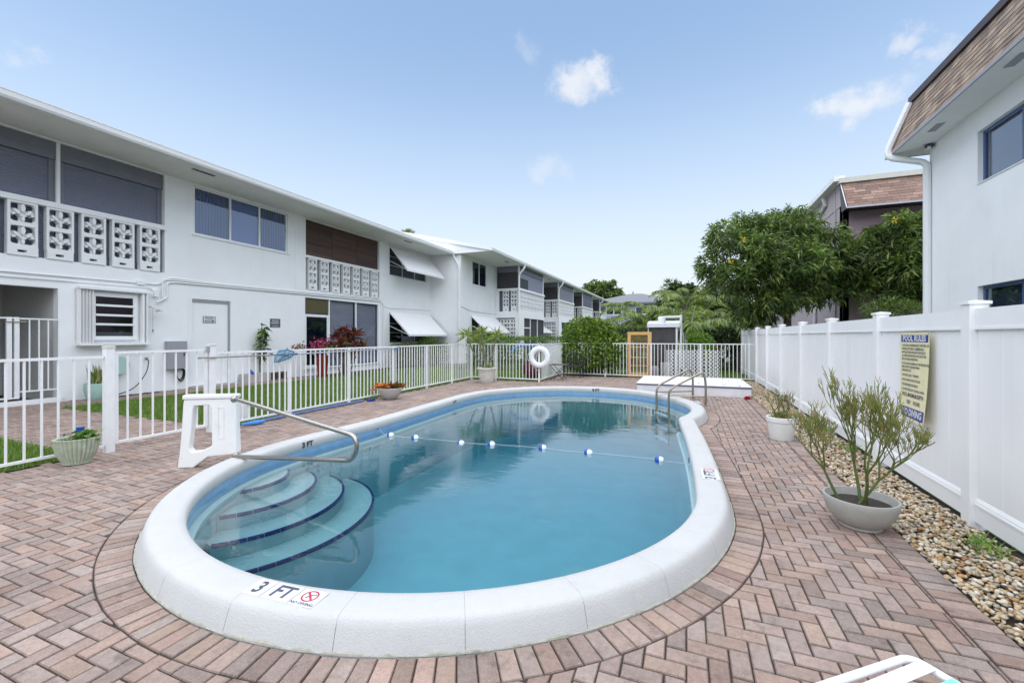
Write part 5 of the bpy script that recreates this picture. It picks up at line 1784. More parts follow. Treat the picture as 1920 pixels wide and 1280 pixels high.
SH = [(0.27, 0.20, 0.155), (0.31, 0.235, 0.18), (0.23, 0.17, 0.135), (0.34, 0.26, 0.20), (0.20, 0.15, 0.125), (0.29, 0.205, 0.15)]


def shingles(t, A, B, T0, T1, rows, wid, pal_, limit=None, lift=0.012):
    """shingle courses on the quad A-B (eave) / T0-T1 (top); every tab is a part"""
    A, B, T0, T1 = map(Vector, (A, B, T0, T1))
    nrm = (B - A).cross(T0 - A).normalized()
    cnt = 0
    for r_ in range(rows):
        f0, f1 = r_ / rows, min(1.0, (r_ + 1.15) / rows)
        L0, L1 = A.lerp(T0, f0), B.lerp(T1, f0)
        U0, U1 = A.lerp(T0, f1), B.lerp(T1, f1)
        ln = (L1 - L0).length
        n = max(1, int(ln / wid))
        sh_ = (r_ % 2) * 0.5 + (r_ % 3) * 0.13
        for k in range(-1, n + 1):
            u0, u1 = (k + sh_) / n + 0.004 / ln, (k + 1 + sh_) / n - 0.004 / ln
            u0, u1 = max(0, u0), min(1, u1)
            if u1 - u0 < 0.02 / ln: continue
            e = lift * random.uniform(0.8, 1.4)
            a, b, c, d = L0.lerp(L1, u0), L0.lerp(L1, u1), U0.lerp(U1, u1), U0.lerp(U1, u0)
            vs = [a + nrm * e, b + nrm * e, c + nrm * 0.003, d + nrm * 0.003, a, b]
            mb = MB(); col = random.choice(pal_); q = random.uniform(0.82, 1.18); mb.col = tuple(x * q for x in col)
            mb.add(vs, [(0, 1, 2, 3), (4, 5, 1, 0), (4, 0, 3), (1, 5, 2)])
            mb.build('shingle', 'shingle', t)
            cnt += 1
    return cnt


shingles(rb, (SO + 0.018, SE - 0.02, ZR + 0.052), (SO + 0.018, 8.8, ZR + 0.052), (TX - 0.002, TY, TZ), (TX - 0.002, 8.8, TZ), 9, 0.235, SH)
for yy in (13.0, 10.4, 7.8):
    mb = MB(); mb.box(5.22, 5.38, yy - 0.45, yy, ZR - 0.005, ZR + 0.01); mb.build('soffit_vent', 'grey_box', rb)
mb = MB(); mb.box(5.9, 6.3, 14.2, 14.35, ZR - 0.005, ZR + 0.01); mb.build('soffit_vent', 'grey_box', rb)
downspout(rb, [(TX - 0.08, TY - 0.05, TZ - 0.02), (SO - 0.07, SE - 0.30, ZR + 0.10), (SO - 0.03, SE - 0.36, ZR - 0.10), (RX - 0.07, RY - 0.05, ZR - 0.40), (RX - 0.07, RY - 0.05, 0.0)], 0.13)
t = thing('security_light', 'small twin security light under the right building eaves', 'light fixture', (RX - 0.05, RY - 0.15, ZR))
mb = MB(); mb.lathe([(0.05, 0), (0.085, -0.01), (0.09, -0.05), (0.06, -0.09), (0.02, -0.10)], (RX - 0.10, RY - 0.22, ZR - 0.001), 16, capt=True, capb=False); mb.build('base', 'dark_frame', t, smooth=True)
for s_ in (-1, 1):
    mb = MB(); mb.lathe([(0.02, 0), (0.035, -0.02), (0.035, -0.06), (0.02, -0.07)], (RX - 0.12, RY - 0.22 + 0.045 * s_, ZR - 0.06), 10, capt=True); mb.build('lamp', 'trim', t, smooth=True)

# ================================================================== MAUVE BUILDING BEHIND THE TREES
MX, MY = 5.7, 20.59
mv = thing('mauve_building', 'mauve building with terracotta shingled mansard behind the trees', 'building', (MX, 22, 0))
mb = MB(); wall_holes(mb, 'x', MX, 0.2, MY, 44, 0, 6.75, [(23.0, 24.2, 0.6, 2.0)]); mb.build('wall', 'mauve_wall', mv)
mb = MB(); mb.box(MX + 0.001, 18, MY, MY + 0.2, 0, 6.75); mb.build('gable_wall', 'mauve_shaded', mv)
mb = MB(); mb.box(MX, MX + 0.004, MY - 0.004, MY + 0.35, 0, 7.7); mb.box(MX - 0.04, MX - 0.001, 21.35, 21.43, 0, 7.6); mb.build('wall_strip', 'mauve_wall', mv)
mb = MB(); mb.box(MX - 0.02, MX + 0.20, MY, 44, 6.75, 7.75); mb.build('parapet', 'mauve_wall', mv)
window(mv, 'x', MX, 23.02, 24.18, 0.62, 1.98, 1, frame='trim', glass='glass', blinds=[('flat', 'roller_grey')], fw=0.08)
# mansard on the near face
e0, e1 = (5.66, 19.89, 6.47), (14.0, 19.89, 6.47)
t0_, t1_ = (5.60, 20.40, 7.55), (14.0, 20.40, 7.55)
mb = MB(); mb.add([e0, e1, t1_, t0_, (5.66, 20.6, 6.47), (14, 20.6, 6.47), (5.60, 20.6, 7.55)], [(0, 1, 2, 3), (0, 4, 5, 1), (0, 3, 6, 4)]); mb.build('mansard_deck', 'brown_metal', mv)
mb = MB(); mb.box(5.63, 14, 19.86, 19.90, 6.44, 6.50); mb.build('drip_edge', 'aluminium', mv)
mb = MB(); mb.box(5.52, 14, 20.30, 20.62, 7.55, 7.74); mb.build('roof_edge', 'cream', mv)
mb = MB(); mb.add([(5.655, 19.88, 6.46), (5.595, 20.40, 7.55), (5.595, 20.47, 7.55), (5.655, 19.95, 6.46), (5.625, 19.88, 6.46), (5.565, 20.40, 7.55)], [(4, 5, 2, 3), (0, 1, 5, 4)]); mb.build('corner_trim', 'trim', mv)
TS = [(0.29, 0.19, 0.15), (0.32, 0.21, 0.165), (0.26, 0.17, 0.14), (0.34, 0.23, 0.18), (0.24, 0.155, 0.13)]
shingles(mv, (5.67, 19.885, 6.50), (10.2, 19.885, 6.50), (5.62, 20.40, 7.55), (10.2, 20.40, 7.55), 9, 0.36, TS)
# side roof edge running away
mb = MB(); mb.box(5.36, 5.72, 20.4, 44, 7.66, 7.86); mb.build('side_gutter', 'trim', mv)
mb = MB(); mb.tube([(5.52, 22.5, 7.62), (5.6, 22.5, 7.3), (5.62, 23.6, 7.0), (5.62, 24.6, 0)], 0.07, 8); mb.build('downspout', 'trim', mv, smooth=True)

# ================================================================== BLUE-GREY HOUSE AT THE END
hs = thing('blue_house', 'distant pale blue house with a low grey hipped roof', 'house', (-8, 76, 0))
mb = MB(); wall_holes(mb, 'y', 75, 0.3, -16, -1.5, 0, 7.0, [(-12.9, -10.2, 5.2, 6.6), (-8.0, -5.5, 5.2, 6.6), (-12.9, -10.2, 1.2, 2.8)]); mb.build('wall', 'blue_wall', hs)
mb = MB(); mb.box(-16, -15.7, 75.3, 86, 0, 7); mb.box(-1.8, -1.5, 75.3, 86, 0, 7); mb.box(-16, -1.5, 78, 78.2, 0, 7); mb.build('side_wall', 'blue_wall', hs)
mb = MB(); mb.add([(-16.8, 74.2, 6.95), (-0.7, 74.2, 6.95), (-0.7, 88, 6.95), (-16.8, 88, 6.95), (-9.5, 80, 9.2), (-7.4, 80, 9.2), (-16.8, 74.2, 7.25), (-0.7, 74.2, 7.25), (-0.7, 88, 7.25), (-16.8, 88, 7.25)], [(3, 2, 1, 0), (0, 1, 7, 6), (1, 2, 8, 7), (3, 0, 6, 9), (6, 7, 5, 4), (7, 8, 5), (8, 9, 4, 5), (9, 6, 4)])
rf = mb.build('roof', 'grey_roof', hs)
mb = MB(); mb.tube([(-8.9, 80, 9.0), (-8.9, 80, 9.6)], 0.09, 8); mb.build('vent_pipe', 'dark_frame', rf)
for (u0, u1, z0, z1) in ((-12.88, -10.22, 5.22, 6.58), (-7.98, -5.52, 5.22, 6.58), (-12.88, -10.22, 1.22, 2.78)):
    window(hs, 'y', 75, u0, u1, z0, z1, 1, splits=((u0 + u1) / 2,), frame='trim', glass='glass_dark', blinds=[('flat', 'blind_blue')] * 2, fw=0.12, depth=0.0)

# ================================================================== POOL FITTINGS
def bevel(o, w, seg=2):
    m_ = o.modifiers.new('bevel', 'BEVEL'); m_.width = w; m_.segments = seg; m_.limit_method = 'ANGLE'; m_.angle_limit = R(40)
    return o


# ---- moulded stand that carries the handrail
O_ = Vector((-5.70, 3.30, 0)); xa = Vector((0.86, 0.50, 0)).normalized(); ya_ = Vector((-xa.y, xa.x, 0))
st = thing('handrail_stand', 'white moulded plastic stand straddling the coping at the pool steps', 'stand', tuple(O_))
outer_ = [(0.0, 0.0), (0.03, 0.22), (0.055, 0.5), (0.072, 0.78), (0.082, 0.83), (0.46, 0.83), (0.76, 0.835), (0.77, 0.55), (0.785, 0.16), (0.74, 0.15), (0.40, 0.13), (0.20, 0.0)]
inner_ = [(0.145, 0.24), (0.165, 0.36), (0.185, 0.52), (0.20, 0.71), (0.22, 0.755), (0.40, 0.76), (0.435, 0.72), (0.44, 0.50), (0.445, 0.28), (0.43, 0.255), (0.30, 0.20), (0.18, 0.195)]
mb = MB()
D_ = 0.10
n = 12
def W3(p, d): return O_ + xa * p[0] * 0.86 + ya_ * d + Vector((0, 0, p[1]))
vs = [W3(p, 0) for p in outer_] + [W3(p, 0) for p in inner_] + [W3(p, D_) for p in outer_] + [W3(p, D_) for p in inner_]
fs = []
for i in range(n):
    j = (i + 1) % n
    fs += [(i, n + i, n + j, j), (2 * n + i, 2 * n + j, 3 * n + j, 3 * n + i), (i, j, 2 * n + j, 2 * n + i), (n + i, 3 * n + i, 3 * n + j, n + j)]
mb.add(vs, fs)
bevel(mb.build('body', 'plastic', st, smooth=True, autos=50), 0.014)
mb = MB(); e = 0.012
pts = [(0.065, 0.831), (0.775, 0.836), (0.775, 0.885), (0.068, 0.885)]
vs = [W3(p, -e) for p in pts] + [W3(p, D_ + e) for p in pts]
mb.add(vs, [(3, 2, 1, 0), (4, 5, 6, 7), (0, 1, 5, 4), (1, 2, 6, 5), (2, 3, 7, 6), (3, 0, 4, 7)])
bevel(mb.build('top', 'plastic', st, smooth=True, autos=50), 0.012)
mb = MB()
for (p0, p1) in (((0.525, 0.35), (0.532, 0.735)), ((0.598, 0.35), (0.605, 0.735)), ((0.532, 0.728), (0.598, 0.735)), ((0.532, 0.35), (0.598, 0.357))):
    q = [(p0[0], p0[1]), (p1[0], p0[1]), (p1[0], p1[1]), (p0[0], p1[1])]
    vs = [W3(p, -0.006) for p in q] + [W3(p, 0.004) for p in q]
    mb.add(vs, [(3, 2, 1, 0), (0, 1, 5, 4), (1, 2, 6, 5), (2, 3, 7, 6), (3, 0, 4, 7)])
mb.build('panel_moulding', 'plastic', st)
t = thing('handrail', 'bent stainless steel handrail reaching from the white stand over the steps', 'handrail', (-4.9, 3.45, 0.15))
mb = MB(); mb.tube(bezier_bend([(-5.08, 3.56, 0.845), (-4.95, 3.545, 0.835), (-3.08, 3.45, 0.585), (-3.12, 3.45, 0.335), (-5.02, 3.53, 0.16)], 0.22, 8), 0.025, 12); mb.build('rail', 'steel', t, smooth=True)
for z in (0.843, 0.163):
    mb = MB(); mb.lathe([(0.022, 0), (0.045, 0), (0.045, 0.012), (0.022, 0.03)], (0, 0, 0), 12)
    M = frame_M((-5.055 + (0.03 if z < 0.5 else 0), 3.55, z), (0, 1, 0), (0, 0, 1)); mb.v = [tuple(M @ Vector(q)) for q in mb.v]; mb.build('flange', 'steel', t, smooth=True)

# ---- ladder
t = thing('pool_ladder', 'steel pool ladder with two arched rails at the deep end', 'ladder', (-0.1, 11.2, 0))
for (w_, d_) in (((-0.685, 11.22), (0.15, 11.77)), ((-0.38, 10.65), (0.41, 10.80))):
    Wp, Dp = Vector((*w_, 0)), Vector((*d_, 0))
    P_ = [Wp + Vector((0, 0, -0.95)), Wp + Vector((0, 0, 0.36)), Dp + (Wp - Dp) * 0.06 + Vector((0, 0, 0.79)), Dp + Vector((0, 0, 0.55)), Dp]
    mb = MB(); mb.tube(bezier_bend(P_, 0.16, 7), 0.026, 10); mb.build('rail', 'old_steel', t, smooth=True)
    mb = MB(); mb.tube([Wp + Vector((0, 0, 0.215)), Dp + Vector((0, 0, 0.215))], 0.016, 8); mb.build('brace', 'old_steel', t, smooth=True)
    mb = MB(); mb.lathe([(0.045, 0), (0.045, 0.01), (0.025, 0.022)], tuple(Dp), 12); mb.build('flange', 'old_steel', t, smooth=True)
for z in (-0.30, -0.60, -0.88):
    mb = MB(); a, b = Vector((-0.685, 11.22, z)), Vector((-0.38, 10.65, z)); d = (b - a).normalized(); s_ = Vector((-d.y, d.x, 0)) * 0.045
    vs = [a - s_, b - s_, b + s_, a + s_]; vs += [v + Vector((0, 0, 0.03)) for v in vs]
    mb.add(vs, [(3, 2, 1, 0), (4, 5, 6, 7), (0, 1, 5, 4), (1, 2, 6, 5), (2, 3, 7, 6), (3, 0, 4, 7)]); mb.build('tread', 'vinyl', t)

# ---- float line
BU = [(-4.55, 5.86), (-4.068, 5.861), (-3.244, 5.89), (-2.751, 5.947), (-1.961, 6.029), (-1.284, 6.035), (-0.335, 6.035)]
t = thing('float_rope', 'thin white safety rope lying across the pool water', 'rope', (-2.4, 5.95, -0.03))
rp = [(-4.90, 5.98, 0.03), (-4.75, 5.90, -0.02)]
full = [(-4.75, 5.90)] + BU + [(0.02, 6.0)]
for i in range(len(full) - 1):
    a, b = full[i], full[i + 1]
    for k in range(1, 9):
        u = k / 8
        rp.append((a[0] + (b[0] - a[0]) * u, a[1] + (b[1] - a[1]) * u + 0.02 * math.sin(math.pi * u) * (-1) ** i, -0.043 + 0.012 * (abs(u - 0.5) * 2) ** 6))
mb = MB(); mb.tube(rp, 0.0026, 6); mb.build('line', 'rope', t, smooth=True)
for e_, nm in (((-4.905, 5.985, 0.035), 1), ((0.03, 6.0, 0.0), 0)):
    mb = MB(); mb.tube([(e_[0], e_[1] + 0.03 * math.cos(a), e_[2] + 0.03 * math.sin(a)) for a in np.linspace(0, 2 * math.pi, 11)[:-1]], 0.007, 6, closed=True); mb.build('anchor_ring', 'dark_frame', t, smooth=True)
BL = ['buoy nearest the left wall of the pool', 'second buoy from the left on the rope', 'third buoy from the left, half sunk', 'middle buoy of the seven on the rope', 'third buoy from the right on the rope', 'second buoy from the right on the rope', 'buoy nearest the right wall of the pool']
for k, (x, y) in enumerate(BU):
    z = WATER + (0.012 if k != 2 else -0.005)
    t = thing('float_buoy', 'blue and white float ' + BL[k], 'buoy', (x, y, z), 'floats on the safety rope')
    rr = 0.043
    for (half, m_) in ((-1, 'buoy_blue'), (1, 'buoy_white')):
        pr = []
        for q in range(7):
            a = q / 6 * math.pi / 2
            pr.append((rr * math.cos(a) ** 0.6, 0.058 * math.sin(a)))
        mb = MB(); mb.lathe(pr, (0, 0, 0), 16, capb=True, capt=True)
        ang = 0.25 * math.sin(k * 2.1)
        M = frame_M((x, y, z), (0, 0, 1), (half * math.sin(ang), -half * math.cos(ang), 0))
        mb.v = [tuple(M @ Vector(q)) for q in mb.v]
        mb.build('blue_half' if half < 0 else 'white_half', m_, t, smooth=True)

# ---- life ring on the corner post
t = thing('life_ring', 'white life ring hanging on the corner of the picket fence', 'life ring', (-4.72, 14.20, 0.88))
mb = MB(); n, m_ = 40, 12
vs, fs = [], []
for i in range(n):
    a = 2 * math.pi * i / n
    for k in range(m_):
        b = 2 * math.pi * k / m_
        r_ = 0.29 + 0.095 * math.cos(b)
        vs.append((-4.72 + r_ * math.cos(a), 14.20 + 0.06 * math.sin(b), 0.878 + r_ * math.sin(a)))
for i in range(n):
    for k in range(m_):
        fs.append((i * m_ + k, ((i + 1) % n) * m_ + k, ((i + 1) % n) * m_ + (k + 1) % m_, i * m_ + (k + 1) % m_))
mb.add(vs, fs); mb.build('ring', 'buoy_white', t, smooth=True)
mb = MB(); mb.tube([(-4.95, 14.2, 1.10), (-4.75, 14.22, 1.37), (-4.69, 14.22, 1.37), (-4.49, 14.2, 1.10)], 0.012, 6); mb.build('hanging_rope', 'rope', t, smooth=True)
mb = MB(); mb.tube([(-4.72 + 0.41 * math.cos(a) * (1 + 0.08 * math.cos(4 * a)), 14.19, 0.86 + 0.42 * math.sin(a) * (1 + 0.07 * math.cos(4 * a))) for a in np.linspace(0, 2 * math.pi, 33)[:-1]], 0.009, 6, closed=True); mb.build('grab_line', 'rope', t, smooth=True)

# ---- skimmer net on the fence
t = thing('skimmer_net', 'blue leaf net on a long pole hooked along the picket fence', 'pool net', (-7.34, 6.2, 1.25))
mb = MB(); mb.tube([(-7.335, 4.55, 1.245), (-7.335, 6.35, 1.235)], 0.014, 8); mb.build('pole', 'steel', t, smooth=True)
mb = MB(); mb.tube([(-7.325, 6.35, 1.235), (-7.335, 9.75, 1.275)], 0.015, 8); mb.build('pole', 'aluminium', t, smooth=True)
mb = MB(); mb.tube([(-7.335, 9.66, 1.25), (-7.335, 9.82, 1.30)], 0.022, 8); mb.build('grip', 'hose_blue', t, smooth=True)
rim = [(6.37, 1.29), (6.34, 1.20), (6.25, 1.16), (6.02, 1.10), (5.93, 1.10), (5.96, 1.22), (6.03, 1.32), (6.22, 1.33)]
mb = MB(); mb.tube([(-7.31, y, z) for y, z in rim], 0.013, 6, closed=True); mb.build('hoop', 'net_blue', t, smooth=True)
mb = MB()
cy_, cz_ = 6.14, 1.22
for k in range(len(rim)):       # sagging mesh bag, coarse strands
    a, b = rim[k], rim[(k + 1) % len(rim)]
    for u in (0, 0.34, 0.67):
        p = (a[0] + (b[0] - a[0]) * u, a[1] + (b[1] - a[1]) * u)
        mb.tube([(-7.31, p[0], p[1]), (-7.29, (p[0] + cy_) / 2, (p[1] + cz_) / 2), (-7.285, cy_, cz_)], 0.004, 4)
for q in (0.3, 0.5, 0.72, 0.88):
    mb.tube([(-7.30, cy_ + (y - cy_) * q, cz_ + (z - cz_) * q) for y, z in rim], 0.0045, 4, closed=True)
o = mb.build('mesh_bag', 'net_blue', t); o['kind'] = 'stuff'
mb = MB(); mb.tube([(-7.325, 6.34, 1.235), (-7.325, 6.46, 1.24)], 0.022, 8); mb.build('socket', 'blue_frame', t, smooth=True)

# ---- blue vacuum pole lying along the fence foot
t = thing('vacuum_pole', 'faded blue pole lying along the foot of the picket fence', 'pole', (-7.3, 7.0, 0.03))
mb = MB(); mb.tube([(-7.29, 5.55, 0.035), (-7.30, 6.6, 0.04), (-7.29, 8.35, 0.035)], 0.024, 8); mb.build('pole', 'hose_blue', t, smooth=True)
mb = MB(); mb.tube([(-7.24, 5.22, 0.05), (-7.18, 5.45, 0.045), (-7.16, 5.60, 0.05)], [0.02, 0.045, 0.03], 8); mb.build('head', 'noodle_blue', t, smooth=True)
mb = MB(); mb.tube([(-7.20, 8.40, 0.03), (-7.17, 8.62, 0.03)], 0.03, 8); mb.build('end_grip', 'sign_blue', t, smooth=True)
t = thing('pool_noodle', 'bent blue foam noodle lying over the short picket fence', 'pool noodle', (-5.4, 14.5, 1.2))
mb = MB(); mb.tube(bezier_bend([(-5.88, 14.42, 1.02), (-5.72, 14.43, 1.18), (-5.45, 14.43, 1.27), (-4.98, 14.43, 1.265)], 0.2), 0.042, 10); mb.build('foam', 'noodle_blue', t, smooth=True)
t = thing('plastic_stool', 'small white plastic stool folded on the grass behind the fence', 'stool', (-7.75, 5.6, 0))
for k in range(3):
    mb = MB(); y = 5.38 + 0.115 * k; mb.add([(-7.70, y, 0.03), (-7.70, y + 0.11, 0.03), (-7.78, y + 0.11, 0.34 + 0.03 * (1 if k == 1 else 0)), (-7.78, y, 0.34), (-7.72, y, 0.03), (-7.72, y + 0.11, 0.03), (-7.80, y + 0.11, 0.34 + 0.03 * (1 if k == 1 else 0)), (-7.80, y, 0.34)], [(0, 1, 2, 3), (7, 6, 5, 4), (0, 4, 5, 1), (1, 5, 6, 2), (2, 6, 7, 3), (3, 7, 4, 0)]); mb.build('slat', 'sign_white', t)

# ---- lounge chair in the corner
A_ = Vector((0.795, 2.105, 0.37)); d1 = Vector((0.77, 0.64, 0)).normalized(); e1_ = Vector((0.64, -0.77, 0)).normalized()
t = thing('pool_lounger', 'corner of a white tubular lounger with white and turquoise straps', 'lounger', (1.0, 1.4, 0))
B0 = A_ - d1 * 0.62
C0, C1 = A_ + e1_ * 1.85, B0 + e1_ * 1.85
mb = MB(); mb.tube(bezier_bend([C1, B0, A_, C0], 0.055, 8), 0.0145, 14); mb.build('frame', 'white_enamel', t, smooth=True)
for k in range(19):
    s0 = 0.036 + k * 0.092
    w_ = 0.058 if k else 0.05
    P0, P1 = A_ + e1_ * s0 - d1 * 0.004, B0 + e1_ * s0 + d1 * 0.004
    mb = MB(); vs = []
    for (P, sg) in ((P0, 1), (P1, -1)):
        vs += [P + Vector((0, 0, 0.0165)), P + e1_ * w_ + Vector((0, 0, 0.0165))]
    pts = []
    mid0, mid1 = (vs[0] + vs[2]) / 2 - Vector((0, 0, 0.012)), (vs[1] + vs[3]) / 2 - Vector((0, 0, 0.012))
    E0, E1 = P0 + d1 * 0.016 - Vector((0, 0, 0.004)), P0 + e1_ * w_ + d1 * 0.016 - Vector((0, 0, 0.004))
    F0, F1 = P1 - d1 * 0.016 - Vector((0, 0, 0.004)), P1 + e1_ * w_ - d1 * 0.016 - Vector((0, 0, 0.004))
    V_ = [E0, E1, vs[0], vs[1], mid0, mid1, vs[2], vs[3], F0, F1]
    V_ += [v - Vector((0, 0, 0.003)) for v in V_]
    fs = []
    for q in range(4):
        a = q * 2
        fs += [(a, a + 1, a + 3, a + 2), (10 + a, 10 + a + 2, 10 + a + 3, 10 + a + 1), (a, a + 2, 10 + a + 2, 10 + a), (a + 1, 10 + a + 1, 10 + a + 3, a + 3)]
    mb.add(V_, fs); mb.build('strap', 'white_enamel' if k % 4 == 0 else 'teal_strap', t)
for P in (A_ + e1_ * 0.35, B0 + e1_ * 0.35, A_ + e1_ * 1.6, B0 + e1_ * 1.6):
    mb = MB(); mb.tube([P - Vector((0, 0, 0.012)), Vector((P.x, P.y, 0.0))], 0.013, 10); mb.build('leg', 'white_enamel', t, smooth=True)

# ================================================================== BACK OF THE PATIO
t = thing('white_slab', 'low white concrete platform with dark edge beside the pool ladder', 'platform', (0.1, 13.8, 0))
mb = MB(); mb.box(-1.30, 1.56, 12.66, 14.95, -0.01, 0.225); mb.build('base', 'slab_white', t)
mb = MB(); mb.box(-1.315, 1.575, 12.645, 14.965, 0.226, 0.262); mb.build('edge_band', 'slab_trim', t)
mb = MB(); mb.box(-1.31, 1.57, 12.65, 14.96, 0.2625, 0.28); mb.build('top', 'slab_white', t)
# leaf litter on the slab and deck
Pn = np.concatenate([np.stack([rng.uniform(-0.8, 1.5, 60), rng.uniform(12.7, 14.9, 60), np.full(60, 0.285)], 1), np.stack([rng.uniform(-1.2, 1.5, 50), rng.uniform(11.7, 12.6, 50), np.full(50, 0.004)], 1)])
V, F, C = leaves(Pn, np.concatenate([rng.normal(size=(110, 2)), rng.normal(0, 0.12, (110, 1))], 1), 0.05, 0.022, [(0.05, 0.04, 0.03), (0.10, 0.07, 0.04), (0.06, 0.07, 0.03)])
tag(np_mesh('leaf_litter', V, F, 'leaf', C), 'dry fallen leaves on the white platform and pavers', 'leaves', kind='stuff')
t = thing('fallen_flower', 'red flower lying on the pavers beside the white platform', 'flower', (1.45, 12.35, 0))
Pn = np.tile([[1.45, 12.35, 0.02]], (26, 1)) + rng.normal(0, 0.03, (26, 3)) * [1, 1, 0.4]
V, F, C = leaves(Pn, rng.normal(size=(26, 3)) + [0, 0, 0.6], 0.09, 0.05, [(0.5, 0.02, 0.05)], var=0.2)
np_mesh('petals', V, F, 'leaf', C, t)

t = thing('wooden_screen_door', 'tan wooden screen door leaning behind the back picket fence', 'door', (-1.7, 17.32, 0))
x0, x1 = -2.13, -1.24
for a, b in ((x0, x0 + 0.115), (x1 - 0.115, x1)):
    mb = MB(); mb.box(a, b, 17.29, 17.33, 0.02, 1.765); mb.build('stile', 'tan_wood', t)
for a, b in ((0.02, 0.20), (0.76, 0.80), (0.44, 0.475), (1.15, 1.20), (1.645, 1.765)):
    mb = MB(); mb.box(x0 + 0.115, x1 - 0.115, 17.295, 17.327, a, b); mb.build('rail', 'tan_wood', t)
mb = MB()
for k in range(34):
    zz = 0.2 + 1.445 * k / 34; mb.box(x0 + 0.115, x1 - 0.115, 17.318, 17.3205, zz, zz + 0.010)
for k in range(16):
    xx = x0 + 0.115 + 0.66 * k / 16; mb.box(xx, xx + 0.010, 17.321, 17.3235, 0.2, 1.645)
o = mb.build('wire_mesh', 'mesh_screen', t); o['kind'] = 'stuff'

t = thing('pump_shed', 'dark pump enclosure with white lid and white pipework behind the fence', 'shed', (-0.85, 18.7, 0))
mb = MB(); mb.box(-1.44, -0.40, 18.56, 18.60, 0.1, 1.94); mb.build('front_panel', 'dark_panel', t)
mb = MB(); mb.box(-1.47, -1.441, 18.5, 19.4, 0, 1.95); mb.box(-0.399, -0.33, 18.5, 19.4, 0, 1.95); mb.box(-1.44, -0.40, 19.36, 19.4, 0, 1.94); mb.build('side_panel', 'pvc', t)
mb = MB(); mb.add([(-1.50, 18.45, 1.96), (-0.25, 18.45, 1.96), (-0.25, 19.5, 2.10), (-1.50, 19.5, 2.10), (-1.50, 18.45, 2.11), (-0.25, 18.45, 2.11), (-0.25, 19.5, 2.25), (-1.50, 19.5, 2.25)], [(3, 2, 1, 0), (4, 5, 6, 7), (0, 1, 5, 4), (1, 2, 6, 5), (2, 3, 7, 6), (3, 0, 4, 7)]); mb.build('lid', 'pvc', t)
mb = MB(); mb.tube(bezier_bend([(-0.88, 18.7, 2.12), (-0.88, 18.7, 2.38), (-0.20, 18.6, 2.38), (-0.20, 18.6, 0.3)], 0.06), 0.042, 10); mb.build('pipe', 'pvc', t, smooth=True)
mb = MB(); mb.tube([(-0.20, 18.6, 2.2), (-0.20, 18.6, 2.46)], 0.055, 10); mb.build('pipe_cap', 'pvc', t, smooth=True)
mb = MB(); mb.tube(bezier_bend([(-0.10, 18.6, 0.2), (-0.10, 18.6, 1.6), (-0.18, 18.6, 1.9)], 0.1), 0.03, 8); mb.tube([(-0.05, 18.62, 0.1), (-0.02, 18.62, 1.5)], 0.02, 8); mb.build('pipe', 'grey_box', t, smooth=True)
mb = MB(); mb.lathe([(0.15, 0), (0.15, 0.24), (0.12, 0.28)], (-0.95, 18.95, 2.14), 16, capt=True); mb.build('filter_canister', 'pvc', t, smooth=True)
mb = MB(); mb.lathe([(0.15, 0), (0.16, 0.3), (0.10, 0.42)], (-1.15, 17.95, 0.0), 14, capt=True); mb.build('pump', 'grey_box', t, smooth=True)
mb = MB(); mb.box(-0.95, -0.60, 17.85, 18.2, 0, 0.55); mb.build('controller', 'concrete', t)

t = thing('lattice_panel', 'white ornamental lattice panel standing behind the back picket fence', 'lattice', (0.2, 17.3, 0))
x0, x1, z0, z1, yl = -0.69, 1.13, 0.05, 1.09, 17.30
cell = 0.152
kx = int((x1 - x0) / cell)
for k in range(kx + 1):
    mb = MB(); xx = x0 + cell * k; mb.box(xx - 0.008, xx + 0.008, yl, yl + 0.02, z0, z1); mb.build('slat', 'vinyl', t)
hh = 0.137
nk = int((x1 - x0) / cell)
for sgn in (1, -1):
    for k in range(-12, 24):
        # diagonals at 30 degrees
        za = z0 + hh * k
        pts = []
        L_ = x1 - x0
        sl_ = hh / cell * sgn
        xa0, xb0 = x0, x1
        zz0, zz1 = za, za + sl_ * L_
        if sgn < 0: zz0, zz1 = za + hh * kx, za + hh * kx + sl_ * L_
        # clip to the panel height
        def cx_at(z): return x0 + (z - zz0) / sl_
        lo, hi = x0, x1
        a, b = sorted((cx_at(z0), cx_at(z1)))
        lo, hi = max(lo, a), min(hi, b)
        if hi - lo < 0.08: continue
        za_, zb_ = zz0 + sl_ * (lo - x0), zz0 + sl_ * (hi - x0)
        w_ = 0.012
        dy = -0.006 if sgn > 0 else -0.013
        mb = MB()
        vs = [(lo, yl + dy, za_ - w_), (hi, yl + dy, zb_ - w_), (hi, yl + dy, zb_ + w_), (lo, yl + dy, za_ + w_)]
        vs += [(v[0], v[1] + 0.0055, v[2]) for v in vs]
        mb.add(vs, [(3, 2, 1, 0)[::-1], (4, 5, 6, 7)[::-1], (0, 1, 5, 4), (1, 2, 6, 5), (2, 3, 7, 6), (3, 0, 4, 7)]); mb.build('slat', 'vinyl', t)

